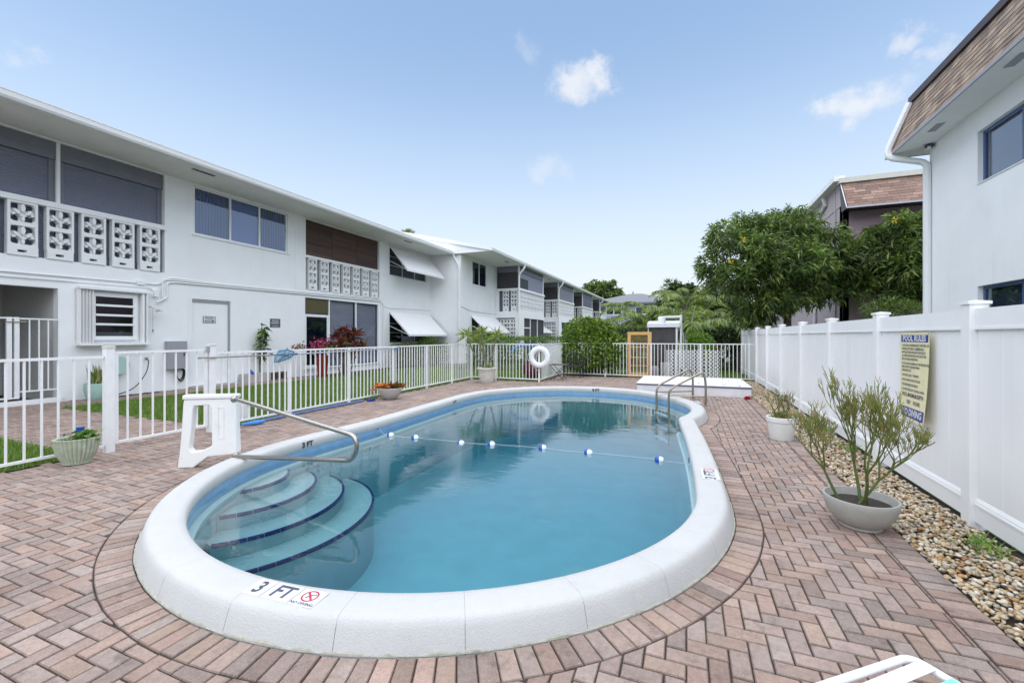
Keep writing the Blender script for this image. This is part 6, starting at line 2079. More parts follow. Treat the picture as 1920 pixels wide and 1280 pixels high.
# ---- iron table and chair
t = thing('folding_table', 'small folding iron table with slatted top beside the picket fence', 'table', (-4.36, 15.32, 0))
for k in range(6):
    mb = MB(); y = 15.06 + 0.088 * k; mb.box(-4.66, -4.02, y, y + 0.075, 0.545, 0.568); mb.build('slat', 'bark', t)
for y in (15.08, 15.54):
    for (a, b) in ((-4.62, -4.10), (-4.10, -4.62)):
        mb = MB(); mb.tube([(a, y + (0.012 if a < b else -0.012), 0.0), (b, y + (0.012 if a < b else -0.012), 0.545)], 0.011, 6); mb.build('leg', 'black_iron', t, smooth=True)
for z, x in ((0.27, -4.36), (0.08, -4.55), (0.08, -4.17)):
    mb = MB(); mb.tube([(x, 15.08, z), (x, 15.54, z)], 0.009, 6); mb.build('crossbar', 'black_iron', t, smooth=True)
t = thing('iron_chair', 'black wrought iron armchair with rounded back by the big shrub', 'chair', (-4.05, 16.4, 0))
X0, X1, Y0, Y1 = -4.36, -3.74, 16.12, 16.62
mb = MB(); mb.tube([(X0, Y0, 0.44), (X1, Y0, 0.44), (X1, Y1, 0.44), (X0, Y1, 0.44)], 0.016, 6, closed=True); mb.build('seat_frame', 'black_iron', t)
for k in range(9):
    mb = MB(); x = X0 + (X1 - X0) * (k + 0.5) / 9; mb.box(x - 0.024, x + 0.024, Y0, Y1, 0.438, 0.448); mb.build('seat_strip', 'black_iron', t)
for (x, y) in ((X0, Y0), (X1, Y0), (X0, Y1), (X1, Y1)):
    mb = MB(); mb.tube([(x, y, 0.44), (x + (x + 4.05) * 0.06, y, 0.0)], 0.014, 6); mb.lathe([(0.022, 0), (0.022, 0.02)], (x + (x + 4.05) * 0.06, y, 0), 8, capt=True); mb.build('leg', 'black_iron', t, smooth=True)
arch = [(X0, Y1, 0.44)] + [(-4.05 + 0.31 * math.cos(a), Y1 + 0.04, 0.72 + 0.22 * math.sin(a)) for a in np.linspace(math.pi, 0, 13)] + [(X1, Y1, 0.44)]
mb = MB(); mb.tube(arch, 0.022, 6); mb.build('back_frame', 'black_iron', t, smooth=True)
for k in range(7):
    x = X0 + (X1 - X0) * (k + 1) / 8; zt = 0.72 + 0.22 * math.sqrt(max(0, 1 - ((x + 4.05) / 0.31) ** 2))
    mb = MB(); mb.tube([(x, Y1, 0.44), (x, Y1 + 0.04, zt)], 0.013, 5); mb.build('back_bar', 'black_iron', t, smooth=True)
for z in (0.56, 0.74):
    mb = MB(); mb.tube([(X0, Y1 + 0.02, z), (X1, Y1 + 0.02, z)], 0.008, 5); mb.build('back_rail', 'black_iron', t, smooth=True)
for x in (X0, X1):
    mb = MB(); mb.tube(bezier_bend([(x, Y1 + 0.03, 0.67), (x, Y0, 0.68), (x, Y0 - 0.02, 0.44)], 0.08), 0.013, 6); mb.build('arm', 'black_iron', t, smooth=True)

# ================================================================== PLANTERS
def soil_disc(t, c, r, z, sx=1, sy=1, rot=0):
    mb = MB(); mb.lathe([(r, 0), (r * 0.6, 0.012), (0.02, 0.016)], (c[0], c[1], z), 20, sx, sy, rot, capb=False, capt=True); return mb.build('soil', 'soil', t)


# fluted celadon bowl on the left
t = thing('fluted_planter', 'oval fluted celadon planter with basil at the left picket fence', 'planter', (-7.03, 2.98, 0))
c = (-7.10, 2.96, 0); rt = 0.55
mb = MB(); mb.lathe([(0.105, 0.0), (0.125, 0.01), (0.12, 0.026), (0.15, 0.08), (0.178, 0.16), (0.192, 0.245), (0.196, 0.305), (0.203, 0.318), (0.198, 0.326), (0.180, 0.32), (0.17, 0.2)], c, 224, 1.08, 0.80, rt + 0.35, flute=28, famp=0.10)
mb.build('bowl', 'celadon', t, smooth=True)
soil_disc(t, c, 0.172, 0.265, 1.08, 0.80, rt + 0.35)
Pn = np.stack([rng.normal(-7.06, 0.055, 150), rng.normal(3.02, 0.055, 150), rng.uniform(0.275, 0.39, 150)], 1)
V, F, C = leaves(Pn, np.concatenate([rng.normal(0, 1, (150, 2)), rng.uniform(0.1, 0.9, (150, 1))], 1), 0.07, 0.045, [(0.10, 0.22, 0.03), (0.15, 0.30, 0.05), (0.08, 0.17, 0.03)], droop=0.3)
o1 = np_mesh('basil_leaves', V, F, 'leaf', C, t)
Pn = np.stack([rng.normal(-7.19, 0.06, 90), rng.normal(2.88, 0.05, 90), rng.uniform(0.27, 0.295, 90)], 1)
V, F, C = leaves(Pn, np.concatenate([rng.normal(0, 1, (90, 2)), rng.uniform(0.0, 0.4, (90, 1))], 1), 0.04, 0.02, [(0.14, 0.20, 0.04), (0.18, 0.24, 0.06)], droop=0.2)
np_mesh('ground_cover', V, F, 'leaf', C, t)
t = thing('blue_cup', 'small blue plastic cup standing in the fluted planter', 'cup', (-7.14, 3.01, 0.35))
mb = MB(); mb.lathe([(0.036, 0.0), (0.042, 0.09), (0.044, 0.094), (0.040, 0.09), (0.032, 0.01)], (-7.14, 3.01, 0.35), 18); mb.build('cup', 'buoy_blue', t, smooth=True)

# grey bowl with crotons at the fence
t = thing('grey_bowl_planter', 'round grey bowl of orange and red crotons at the long picket fence', 'planter', (-6.98, 8.95, 0))
c = (-6.98, 8.97, 0)
mb = MB(); mb.lathe([(0.13, 0), (0.15, 0.01), (0.22, 0.08), (0.275, 0.19), (0.295, 0.285), (0.285, 0.292), (0.27, 0.27), (0.25, 0.2)], c, 36); mb.build('bowl', 'grey_pot', t, smooth=True)
soil_disc(t, c, 0.265, 0.23)
parts = []
for dx, dy, pal_ in ((-0.20, -0.14, [(0.62, 0.14, 0.025), (0.70, 0.20, 0.05), (0.35, 0.05, 0.015)]), (-0.08, -0.10, [(0.60, 0.13, 0.03), (0.40, 0.25, 0.05)]), (0.0, 0.0, [(0.42, 0.02, 0.035), (0.30, 0.02, 0.03), (0.5, 0.06, 0.04)]), (0.10, 0.10, [(0.20, 0.24, 0.05), (0.34, 0.10, 0.03), (0.10, 0.15, 0.04)]), (0.16, 0.17, [(0.38, 0.09, 0.03), (0.12, 0.15, 0.04)])):
    n = 34
    Pn = np.stack([rng.normal(c[0] + dx, 0.035, n), rng.normal(c[1] + dy, 0.035, n), rng.uniform(0.25, 0.36, n)], 1)
    parts.append(leaves(Pn, np.concatenate([rng.normal(0, 0.7, (n, 2)), rng.uniform(0.3, 1.1, (n, 1))], 1), 0.15, 0.07, pal_, droop=0.25))
V, F, C = join(parts); np_mesh('croton_leaves', V, F, 'leaf_gloss', C, t)


# aged urn with dracaena
t = thing('aged_urn', 'weathered white urn with spiky dracaena in front of the picket corner', 'planter', (-6.42, 13.5, 0))
c = (-6.42, 13.52, 0)
mb = MB(); mb.lathe([(0.22, 0), (0.235, 0.02), (0.27, 0.2), (0.305, 0.42), (0.32, 0.45), (0.345, 0.46), (0.35, 0.505), (0.325, 0.515), (0.30, 0.49), (0.28, 0.40)], c, 40, flute=10, famp=0.03); mb.build('pot', 'aged_urn', t, smooth=True)
soil_disc(t, c, 0.29, 0.44)
mb = MB()
heads = [(-7.10, 13.34, 1.66), (-6.60, 13.45, 1.72), (-6.10, 13.64, 1.66), (-6.72, 13.5, 1.40)]
for i, h in enumerate(heads):
    b0 = Vector((c[0] + 0.05 * (i - 1.5), c[1], 0.42)); H_ = Vector(h)
    md = b0.lerp(H_, 0.5) + Vector((-0.10 * (1 if i == 0 else -0.3), 0, -0.05))
    mb.tube(bezier_bend([b0, md, H_], 0.3, 6), [0.032] + [0.026] * 7 + [0.02], 7)
mb.build('stems', 'cane', t, smooth=True)
parts = []
for i, h in enumerate(heads):
    n = 62 if i < 3 else 40
    ph = rng.uniform(0, 2 * np.pi, n); el = rng.uniform(-0.35, 1.35, n)
    D = np.stack([np.cos(ph) * np.cos(el), np.sin(ph) * np.cos(el), np.sin(el)], 1)
    P = np.tile([h], (n, 1)) + D * 0.03 - np.stack([np.zeros(n), np.zeros(n), rng.uniform(0, 0.12, n)], 1)
    parts.append(leaves(P, D, 0.42, 0.045, [(0.20, 0.28, 0.06), (0.26, 0.34, 0.09), (0.14, 0.21, 0.05), (0.34, 0.38, 0.14)], droop=0.25, fold=0.2))
n = 60
P = np.stack([rng.normal(c[0] + 0.08, 0.07, n), rng.normal(c[1] - 0.1, 0.06, n), np.full(n, 0.46)], 1)
parts.append(leaves(P, np.concatenate([rng.normal(0, 0.5, (n, 2)), np.ones((n, 1))], 1), 0.2, 0.03, [(0.16, 0.27, 0.04), (0.22, 0.33, 0.06)], droop=0.2))
V, F, C = join(parts); np_mesh('leaf_rosettes', V, F, 'leaf', C, t)


# pencil cactus in wide bowl
def stick_plant(t, base, h, spread, depth, seed, r0, tip_pal, name='branches', n_main=3, mat_='leaf'):
    rr = random.Random(seed)
    mb = MB()
    def grow(p, d, ln, r_, lv):
        steps = 3
        pts, q, dd = [p.copy()], p.copy(), d.copy()
        for k in range(steps):
            dd = (dd + Vector((rr.gauss(0, 0.10), rr.gauss(0, 0.10), 0.13))).normalized()
            q = q + dd * (ln / steps); pts.append(q.copy())
        f = lv / depth
        g = (0.13 + 0.12 * f, 0.17 + 0.10 * f, 0.045 + 0.02 * f)
        if lv >= depth - 1: g = rr.choice(tip_pal)
        k_ = rr.uniform(0.8, 1.2)
        mb.col = tuple(x * k_ for x in g)
        mb.tube(pts, [r_, r_ * 0.92, r_ * 0.85, r_ * 0.75], 5 if lv > 1 else 8, cap=True)
        if lv >= depth: return
        nb3 = rr.choice([2, 3, 3, 3]) if lv > 0 else 3
        for k in range(nb3):
            a = 2 * math.pi * (k + rr.random()) / nb3
            s_ = Vector((math.cos(a), math.sin(a), 0))
            nd = (dd * 0.9 + s_ * rr.uniform(0.45, 0.95) * spread).normalized()
            st_ = pts[-1] if k < nb3 - 1 or lv == 0 else pts[-2]
            grow(st_.copy(), nd, ln * rr.uniform(0.60, 0.84), max(r_ * 0.62, 0.0026), lv + 1)
    for k in range(n_main):
        a = 2 * math.pi * k / n_main + seed
        p = Vector(base) + Vector((0.06 * math.cos(a), 0.06 * math.sin(a), 0))
        grow(p, Vector((0.42 * math.cos(a), 0.42 * math.sin(a), 1)).normalized(), h * 0.30, r0, 0)
    return mb.build(name, mat_, t, smooth=True)


t = thing('bowl_planter', 'wide grey concrete bowl holding a tall pencil cactus by the pebbles', 'planter', (1.36, 4.50, 0))
c = (1.36, 4.47, 0)
mb = MB(); mb.lathe([(0.13, 0.0), (0.145, 0.006), (0.14, 0.022), (0.185, 0.055), (0.235, 0.13), (0.256, 0.20), (0.263, 0.238), (0.260, 0.25), (0.244, 0.25), (0.232, 0.22), (0.21, 0.15)], c, 48); mb.build('bowl', 'concrete', t, smooth=True)
soil_disc(t, c, 0.224, 0.19)
TP = [(0.24, 0.27, 0.06), (0.31, 0.32, 0.09), (0.20, 0.25, 0.06), (0.36, 0.24, 0.09), (0.30, 0.33, 0.11)]
stick_plant(t, (1.27, 4.44, 0.18), 0.92, 0.72, 6, 3, 0.013, TP, n_main=2)
stick_plant(t, (1.38, 4.47, 0.18), 1.02, 0.40, 6, 11, 0.014, TP, n_main=2)
t = thing('white_pot_planter', 'white plastic pot with a small pencil cactus on the right-hand pavers', 'planter', (1.37, 7.75, 0))
c = (1.37, 7.78, 0)
mb = MB(); mb.lathe([(0.155, 0), (0.16, 0.01), (0.19, 0.27), (0.205, 0.28), (0.21, 0.345), (0.20, 0.352), (0.185, 0.34), (0.17, 0.2)], c, 32); mb.build('pot', 'white_pot', t, smooth=True)
soil_disc(t, c, 0.18, 0.30)
stick_plant(t, (1.37, 7.78, 0.29), 0.55, 0.7, 4, 5, 0.011, [(0.26, 0.27, 0.10), (0.30, 0.20, 0.09), (0.22, 0.25, 0.08)], n_main=4)
n = 120
P = np.stack([rng.normal(1.37, 0.07, n), rng.normal(7.78, 0.07, n), np.full(n, 0.30)], 1)
V, F, C = leaves(P, np.concatenate([rng.normal(0, 0.35, (n, 2)), np.ones((n, 1))], 1), 0.17, 0.012, [(0.20, 0.20, 0.06), (0.28, 0.12, 0.06), (0.14, 0.18, 0.05)], droop=0.15)
np_mesh('basal_leaves', V, F, 'leaf', C, t)

# ---- plants along the building
t = thing('snake_plant', 'snake plant in a mint green pot against the white wall', 'plant', (-13.85, 6.15, 0))
c = (-13.85, 6.18, 0)
mb = MB(); mb.lathe([(0.18, 0), (0.24, 0.10), (0.27, 0.28), (0.275, 0.40), (0.255, 0.41), (0.24, 0.36)], c, 32); mb.build('pot', 'mint_pot', t, smooth=True)
soil_disc(t, c, 0.24, 0.36)
n = 46
P = np.stack([rng.normal(c[0], 0.09, n), rng.normal(c[1], 0.10, n), np.full(n, 0.37)], 1)
V, F, C = leaves(P, np.concatenate([rng.normal(0, 0.28, (n, 2)), np.ones((n, 1))], 1), 0.50, 0.065, [(0.30, 0.33, 0.09), (0.38, 0.38, 0.14), (0.16, 0.22, 0.06)], droop=0.02, fold=0.2)
np_mesh('blades', V, F, 'leaf', C, t)
t = thing('bougainvillea', 'magenta bougainvillea in a tall dark red glazed pot', 'plant', (-13.0, 12.6, 0))
c = (-13.0, 12.62, 0)
mb = MB(); mb.lathe([(0.15, 0), (0.16, 0.03), (0.19, 0.4), (0.24, 0.75), (0.255, 0.85), (0.235, 0.86), (0.21, 0.78)], c, 28); mb.build('pot', 'red_pot', t, smooth=True)
n = 170
P = np.stack([rng.normal(c[0], 0.17, n), rng.normal(c[1] - 0.05, 0.22, n), rng.normal(1.25, 0.13, n)], 1)
V, F, C = leaves(P, rng.normal(size=(n, 3)), 0.10, 0.08, [(0.50, 0.01, 0.19), (0.58, 0.03, 0.26), (0.40, 0.01, 0.15)], var=0.2)
np_mesh('bracts', V, F, 'leaf', C, t)
n = 160
P = np.stack([rng.normal(c[0], 0.24, n), rng.normal(c[1] + 0.1, 0.30, n), rng.normal(1.12, 0.12, n)], 1)
V, F, C = leaves(P, rng.normal(size=(n, 3)), 0.11, 0.07, [(0.12, 0.22, 0.04), (0.24, 0.32, 0.06)])
np_mesh('leaves', V, F, 'leaf', C, t)
n = 60
P = np.stack([rng.normal(-13.2, 0.12, n), rng.normal(11.75, 0.16, n), rng.normal(1.18, 0.06, n)], 1)
V, F, C = leaves(P, rng.normal(size=(n, 3)), 0.10, 0.07, [(0.50, 0.02, 0.10), (0.14, 0.2, 0.05)])
np_mesh('bracts', V, F, 'leaf', C, t)
t = thing('cordyline', 'large red-leaved cordyline growing beside the sliding doors', 'plant', (-12.7, 13.5, 0))
mb = MB()
parts = []
cn = [(0, 0, 2.0), (0.34, 0.22, 1.85), (-0.34, -0.2, 1.78), (0.18, -0.36, 1.55), (-0.22, 0.38, 1.72), (0.6, 0.40, 1.38), (-0.62, -0.42, 1.40), (0.0, 0.66, 1.36), (0.1, 0.05, 1.45), (-0.4, 0.1, 1.2), (0.35, -0.1, 1.1)]
for dx, dy, z in cn:
    p = (-12.7 + dx * 0.8, 13.55 + dy * 0.95, z - 0.22)
    mb.tube([(-12.7 + dx * 0.2, 13.5 + dy * 0.2, 0.0), (-12.7 + dx * 0.5, 13.5 + dy * 0.5, z * 0.5), p], [0.03, 0.025, 0.02], 6)
    n = 46
    ph = rng.uniform(0, 2 * np.pi, n); el = rng.uniform(-0.1, 1.4, n)
    D = np.stack([np.cos(ph) * np.cos(el), np.sin(ph) * np.cos(el), np.sin(el)], 1)
    P = np.tile([p], (n, 1)) + rng.normal(0, 0.05, (n, 3))
    parts.append(leaves(P, D, 0.40, 0.085, [(0.13, 0.02, 0.03), (0.20, 0.03, 0.035), (0.28, 0.045, 0.045), (0.075, 0.035, 0.025), (0.14, 0.07, 0.035), (0.09, 0.10, 0.03)] if z > 1.37 else [(0.12, 0.05, 0.03), (0.10, 0.13, 0.035), (0.2, 0.04, 0.03)], droop=0.25))
mb.build('stems', 'bark', t, smooth=True)
V, F, C = join(parts); np_mesh('leaves', V, F, 'leaf_gloss', C, t)
t = thing('trough_planter', 'slim leafy climber rising from a white trough below the wall plaque', 'planter', (-14.0, 10.8, 0))
mb = MB(); mb.bbox(-14.22, -13.92, 10.15, 11.15, 0, 0.30, 0.01); mb.build('trough', 'grey_pot', t)
mb = MB(); mb.tube([(-14.08, 10.85, 0.2), (-14.1, 10.86, 0.9), (-14.12, 10.9, 1.5), (-14.1, 10.95, 1.85)], [0.05, 0.05, 0.03, 0.015], 7); mb.build('stem', 'cane', t, smooth=True)
mb = MB(); mb.tube([(-13.97, 10.45, 0.29), (-13.97, 10.38, 0.45)], [0.10, 0.02], 4); mb.build('blue_marker', 'buoy_blue', t)
n = 90
P = np.stack([rng.normal(-14.05, 0.06, n), rng.normal(10.9, 0.10, n), rng.choice([1.9, 1.75, 1.55, 1.4, 1.15, 1.0], n) + rng.normal(0, 0.06, n)], 1)
V, F, C = leaves(P, np.concatenate([rng.normal(0, 0.8, (n, 2)), rng.normal(-0.1, 0.4, (n, 1))], 1), 0.26, 0.10, [(0.06, 0.12, 0.03), (0.13, 0.22, 0.05), (0.04, 0.08, 0.03)], droop=0.4)
np_mesh('leaves', V, F, 'leaf_gloss', C, t)
for k, y in enumerate((11.35, 11.72)):
    t = thing('loose_block', ['left of two dark ornamental blocks at the foot of the wall', 'right of two dark ornamental blocks at the foot of the wall'][k], 'block', (-14.05, y, 0), 'loose blocks below the plaque')
    mb = MB(); wall_holes(mb, 'x', -13.98, -0.16, y - 0.15, y + 0.15, 0.0, 0.27, [(y - 0.10, y - 0.02, 0.05, 0.22), (y + 0.02, y + 0.10, 0.05, 0.22)]); mb.build('block', 'bark', t)
t = thing('maroon_pot', 'maroon glazed pot on the lawn behind the life ring fence', 'pot', (-5.35, 15.2, 0))
mb = MB(); mb.lathe([(0.22, 0), (0.33, 0.25), (0.36, 0.45), (0.30, 0.62), (0.32, 0.66), (0.28, 0.66)], (-5.35, 15.2, 0), 28); mb.build('pot', 'maroon_pot', t, smooth=True)

# ================================================================== SHRUBS, HEDGES, PALMS, TREES
def shell_leaves(c, r, n, ln, wd, pal_, inner=0.55, droop=0.25, lumps=9, lamp=0.22, up=0.5, zmin=None):
    """leaf cloud filling a lumpy ellipsoid, denser at the surface"""
    c, r = np.array(c, float), np.array(r, float)
    U = rng.normal(size=(n, 3)); U /= np.linalg.norm(U, axis=1, keepdims=True)
    Lm = rng.normal(size=(lumps, 3)); Lm /= np.linalg.norm(Lm, axis=1, keepdims=True)
    bumpf = np.max(np.clip((U @ Lm.T - 0.62) / 0.38, 0, 1) ** 1.2, axis=1)
    rad = (1 - lamp + lamp * 1.5 * bumpf) * (inner + (1 - inner) * rng.uniform(0, 1, n) ** 0.55)
    P = c + U * rad[:, None] * r
    if zmin is not None:
        k = P[:, 2] > zmin; P, U = P[k], U[k]
    D = U + rng.normal(0, 0.7, P.shape) + np.array([0, 0, up])
    return leaves(P, D, ln, wd, pal_, droop=droop)


GREEN_SEA = [(0.13, 0.225, 0.03), (0.19, 0.30, 0.04), (0.08, 0.145, 0.025), (0.26, 0.36, 0.06), (0.10, 0.18, 0.03)]
t = thing('clusia_shrub', 'big rounded glossy shrub bulging over the back picket fence', 'shrub', (-3.7, 17.6, 0))
V, F, C = join([shell_leaves((-3.75, 17.75, 1.15), (1.4, 0.98, 1.18), 4600, 0.14, 0.10, GREEN_SEA, inner=0.72, zmin=0.05), shell_leaves((-3.0, 17.5, 0.95), (0.75, 0.6, 0.8), 1700, 0.12, 0.08, GREEN_SEA, inner=0.7, zmin=0.15), shell_leaves((-3.5, 17.8, 1.9), (0.9, 0.7, 0.45), 1200, 0.13, 0.085, GREEN_SEA, inner=0.6)])
np_mesh('foliage', V, F, 'leaf_gloss', C, t)
mb = MB()
for k in range(7):
    a = k * 0.9; mb.tube([(-3.7 + 0.1 * math.cos(a), 17.7 + 0.1 * math.sin(a), 0), (-3.7 + 0.7 * math.cos(a), 17.7 + 0.5 * math.sin(a), 1.4)], [0.035, 0.015], 6)
mb.build('stems', 'bark', t, smooth=True)
HD = [(0.085, 0.155, 0.028), (0.125, 0.22, 0.035), (0.06, 0.11, 0.025), (0.165, 0.27, 0.045)]


def hedge(name, label, x0, x1, y0, y1, z1, n, ln=0.075, wd=0.045, pal_=HD, loc=None):
    t = thing(name, label, 'hedge', loc or ((x0 + x1) / 2, (y0 + y1) / 2, 0))
    P = np.stack([rng.uniform(x0, x1, n), rng.uniform(y0, y1, n), z1 * rng.uniform(0.03, 1, n) ** 0.8], 1)
    # push half of them to the faces
    k = rng.integers(0, 5, n)
    P[k == 0, 1] = y0 + rng.normal(0, 0.05, (k == 0).sum()); P[k == 1, 0] = x1 + rng.normal(0, 0.05, (k == 1).sum()); P[k == 2, 2] = z1 + rng.normal(0, 0.05, (k == 2).sum()); P[k == 3, 0] = x0 + rng.normal(0, 0.05, (k == 3).sum())
    V, F, C = leaves(P, rng.normal(size=(n, 3)) + [0, 0, 0.5], ln, wd, pal_, droop=0.2)
    np_mesh('foliage', V, F, 'leaf', C, t)
    mb = MB()
    for q in range(max(3, int((x1 - x0 + y1 - y0) / 0.5))):
        x, y = random.uniform(x0 + 0.1, x1 - 0.1), random.uniform(y0 + 0.1, y1 - 0.1)
        mb.tube([(x, y, 0), (x + random.gauss(0, 0.08), y + random.gauss(0, 0.08), z1 * 0.85)], [0.025, 0.01], 5)
    mb.build('stems', 'bark', t)


hedge('hedge', 'clipped green hedge behind the short picket fence below the wing', -9.9, -5.2, 18.6, 19.7, 1.50, 9000)
hedge('hedge', 'dark hedge along the wing wall beyond the aged urn', -10.3, -9.4, 20.0, 26.0, 1.45, 4200)
hedge('hedge', 'dark low hedge under the white awning against the building', -13.9, -12.9, 17.9, 22.0, 1.15, 6500)
t = thing('bright_shrub', 'yellow-green shrub sprouting under the lower white awning', 'shrub', (-13.2, 20.2, 0))
V, F, C = shell_leaves((-13.2, 20.2, 1.15), (0.5, 0.75, 0.55), 900, 0.12, 0.07, [(0.14, 0.24, 0.04), (0.2, 0.3, 0.06), (0.08, 0.15, 0.03)])
np_mesh('foliage', V, F, 'leaf', C, t)
mb = MB(); mb.tube([(-13.2, 20.2, 0), (-13.2, 20.2, 1.1)], 0.03, 6); mb.build('stem', 'bark', t)
t = thing('lime_shrub', 'lime green shrub peeping over the lattice panel', 'shrub', (0.5, 19.6, 0))
V, F, C = shell_leaves((0.5, 19.6, 1.1), (0.75, 0.6, 0.6), 1500, 0.14, 0.085, [(0.18, 0.32, 0.05), (0.24, 0.38, 0.07), (0.13, 0.25, 0.04)], up=0.9)
np_mesh('foliage', V, F, 'leaf_gloss', C, t)
mb = MB(); mb.tube([(0.5, 19.6, 0), (0.5, 19.6, 1.0)], 0.03, 6); mb.build('stem', 'bark', t)


def frond(base, az, el, ln, n, leaf, lw, pal_, droop=1.0, mb=None):
    """arching palm frond: rachis tube into mb, leaflets returned"""
    pts, ds = [], []
    p = Vector(base); e = el
    steps = 14
    for k in range(steps + 1):
        pts.append(p.copy())
        d = Vector((math.cos(az) * math.cos(e), math.sin(az) * math.cos(e), math.sin(e)))
        ds.append(d)
        p = p + d * (ln / steps)
        e -= droop * (1.9 / steps) * (0.4 + k / steps)
    if mb is not None: mb.tube(pts, [0.022 * (1 - 0.8 * k / steps) * (ln / 2.2) for k in range(steps + 1)], 5)
    P, D = [], []
    for k in range(n):
        u = 0.18 + 0.82 * k / n
        f = u * steps; i = min(int(f), steps - 1); q = pts[i].lerp(pts[i + 1], f - i); d = ds[i]
        side = d.cross(Vector((0, 0, 1))); side.normalize()
        upv = side.cross(d)
        taper = math.sin(math.pi * (0.12 + 0.86 * u)) ** 0.6
        for s_ in (-1, 1):
            dd = d * 0.75 + side * s_ * 0.75 + upv * 0.22 + Vector((random.gauss(0, 0.08), random.gauss(0, 0.08), random.gauss(0, 0.08)))
            P.append(tuple(q)); D.append(tuple(dd.normalized() * taper))
    P, D = np.array(P), np.array(D)
    tl_ = np.linalg.norm(D, axis=1)
    return leaves(P, D, leaf * tl_, lw, pal_, var=0.22, droop=0.75, fold=0.3, upbias=1.5)


PALM_Y = [(0.13, 0.21, 0.028), (0.20, 0.29, 0.04), (0.09, 0.15, 0.024), (0.27, 0.34, 0.06)]
PALM_D = [(0.08, 0.14, 0.026), (0.12, 0.20, 0.035), (0.06, 0.10, 0.024), (0.17, 0.26, 0.05)]
BROWN = [(0.30, 0.20, 0.08), (0.24, 0.15, 0.06)]


def palm(label, loc, h, nf, ln, pal_, stems=4, seed=0, n_leaf=46, leaf=0.62, lw=0.055, spread=0.55, dead=3):
    random.seed(seed)
    t = thing('areca_palm', label, 'palm', loc, 'palms behind the pump shed')
    mb = MB(); parts = []
    for s_ in range(stems):
        a = 2 * math.pi * s_ / stems + random.random()
        b = Vector(loc) + Vector((0.2 * math.cos(a), 0.2 * math.sin(a), 0))
        hh = h * random.uniform(0.6, 1.0)
        tp = b + Vector((spread * math.cos(a), spread * math.sin(a), hh))
        mb.tube([b, b.lerp(tp, 0.5) + Vector((0, 0, 0.1)), tp], [0.06, 0.045, 0.035], 7)
        for k in range(nf):
            az = 2 * math.pi * k / nf + random.random() * 0.8
            parts.append(frond(tp, az, random.uniform(0.95, 1.5), ln * random.uniform(0.8, 1.2), n_leaf, leaf, lw, pal_, droop=random.uniform(1.0, 1.55), mb=mb))
    for k in range(dead):
        az = random.uniform(0, 6.28)
        parts.append(frond(Vector(loc) + Vector((0, 0, h * 0.55)), az, 0.2, ln * 0.7, n_leaf // 2, leaf * 0.7, lw * 0.7, BROWN, droop=1.6, mb=mb))
    mb.build('stems', 'cane', t, smooth=True)
    V, F, C = join(parts); np_mesh('fronds', V, F, 'leaf', C, t)


palm('yellow-green palm clump left of the pump shed pipes', (-3.1, 24.5, 0), 1.2, 6, 2.3, PALM_Y, seed=1)
palm('tallest yellow-green palm clump above the pump shed', (-1.6, 25.2, 0), 1.6, 6, 3.1, PALM_Y, stems=3, seed=2, n_leaf=60, leaf=0.7, lw=0.06)
palm('broad palm clump with arching fronds right of the pump shed', (0.0, 23.4, 0), 1.2, 6, 3.2, PALM_Y, stems=3, seed=3, n_leaf=60, leaf=0.72, lw=0.06)
palm('dark palm clump near the end of the white vinyl fence', (1.15, 23.2, 0), 1.0, 6, 2.9, PALM_D + PALM_Y[:1], stems=3, seed=4, n_leaf=56, leaf=0.7, lw=0.06)
palm('dark low palm in front of the blue house corner', (-4.6, 28.0, 0), 1.2, 6, 2.3, PALM_D, stems=3, seed=5)
palm('tall yellowish palm clump before the dark trees', (0.4, 30.0, 0), 3.2, 6, 2.7, PALM_Y, seed=6)
random.seed(99)
# fan palm far behind and a palm top above the left roof
def fan_palm(label, loc, h, r_, pal_, n=26):
    t = thing('fan_palm', label, 'palm', loc)
    mb = MB(); mb.tube([(loc[0], loc[1], 0), (loc[0] + 0.1, loc[1], h * 0.5), (loc[0], loc[1], h)], [0.2, 0.16, 0.14], 8); mb.build('trunk', 'bark', t, smooth=True)
    parts = []
    mb = MB()
    for k in range(n):
        az, el = random.uniform(0, 6.28), random.uniform(-0.6, 1.3)
        d = Vector((math.cos(az) * math.cos(el), math.sin(az) * math.cos(el), math.sin(el)))
        e = Vector((loc[0], loc[1], h)) + d * r_ * 0.55
        mb.tube([(loc[0], loc[1], h), e], 0.02, 4)
        m_ = 16
        D = np.array([d]) + rng.normal(0, 0.55, (m_, 3))
        parts.append(leaves(np.tile([tuple(e)], (m_, 1)), D, r_ * 0.5, 0.07, pal_, droop=0.3))
    mb.build('leaf_stalks', 'cane', t)
    V, F, C = join(parts); np_mesh('fans', V, F, 'leaf', C, t)
fan_palm('dark fan palm standing far behind the palm clumps', (-1.9, 62.0, 0), 7.9, 1.8, PALM_D, 34)
fan_palm('palm crown just showing above the left roof', (-27.2, 38.0, 0), 12.0, 1.1, PALM_Y + BROWN)


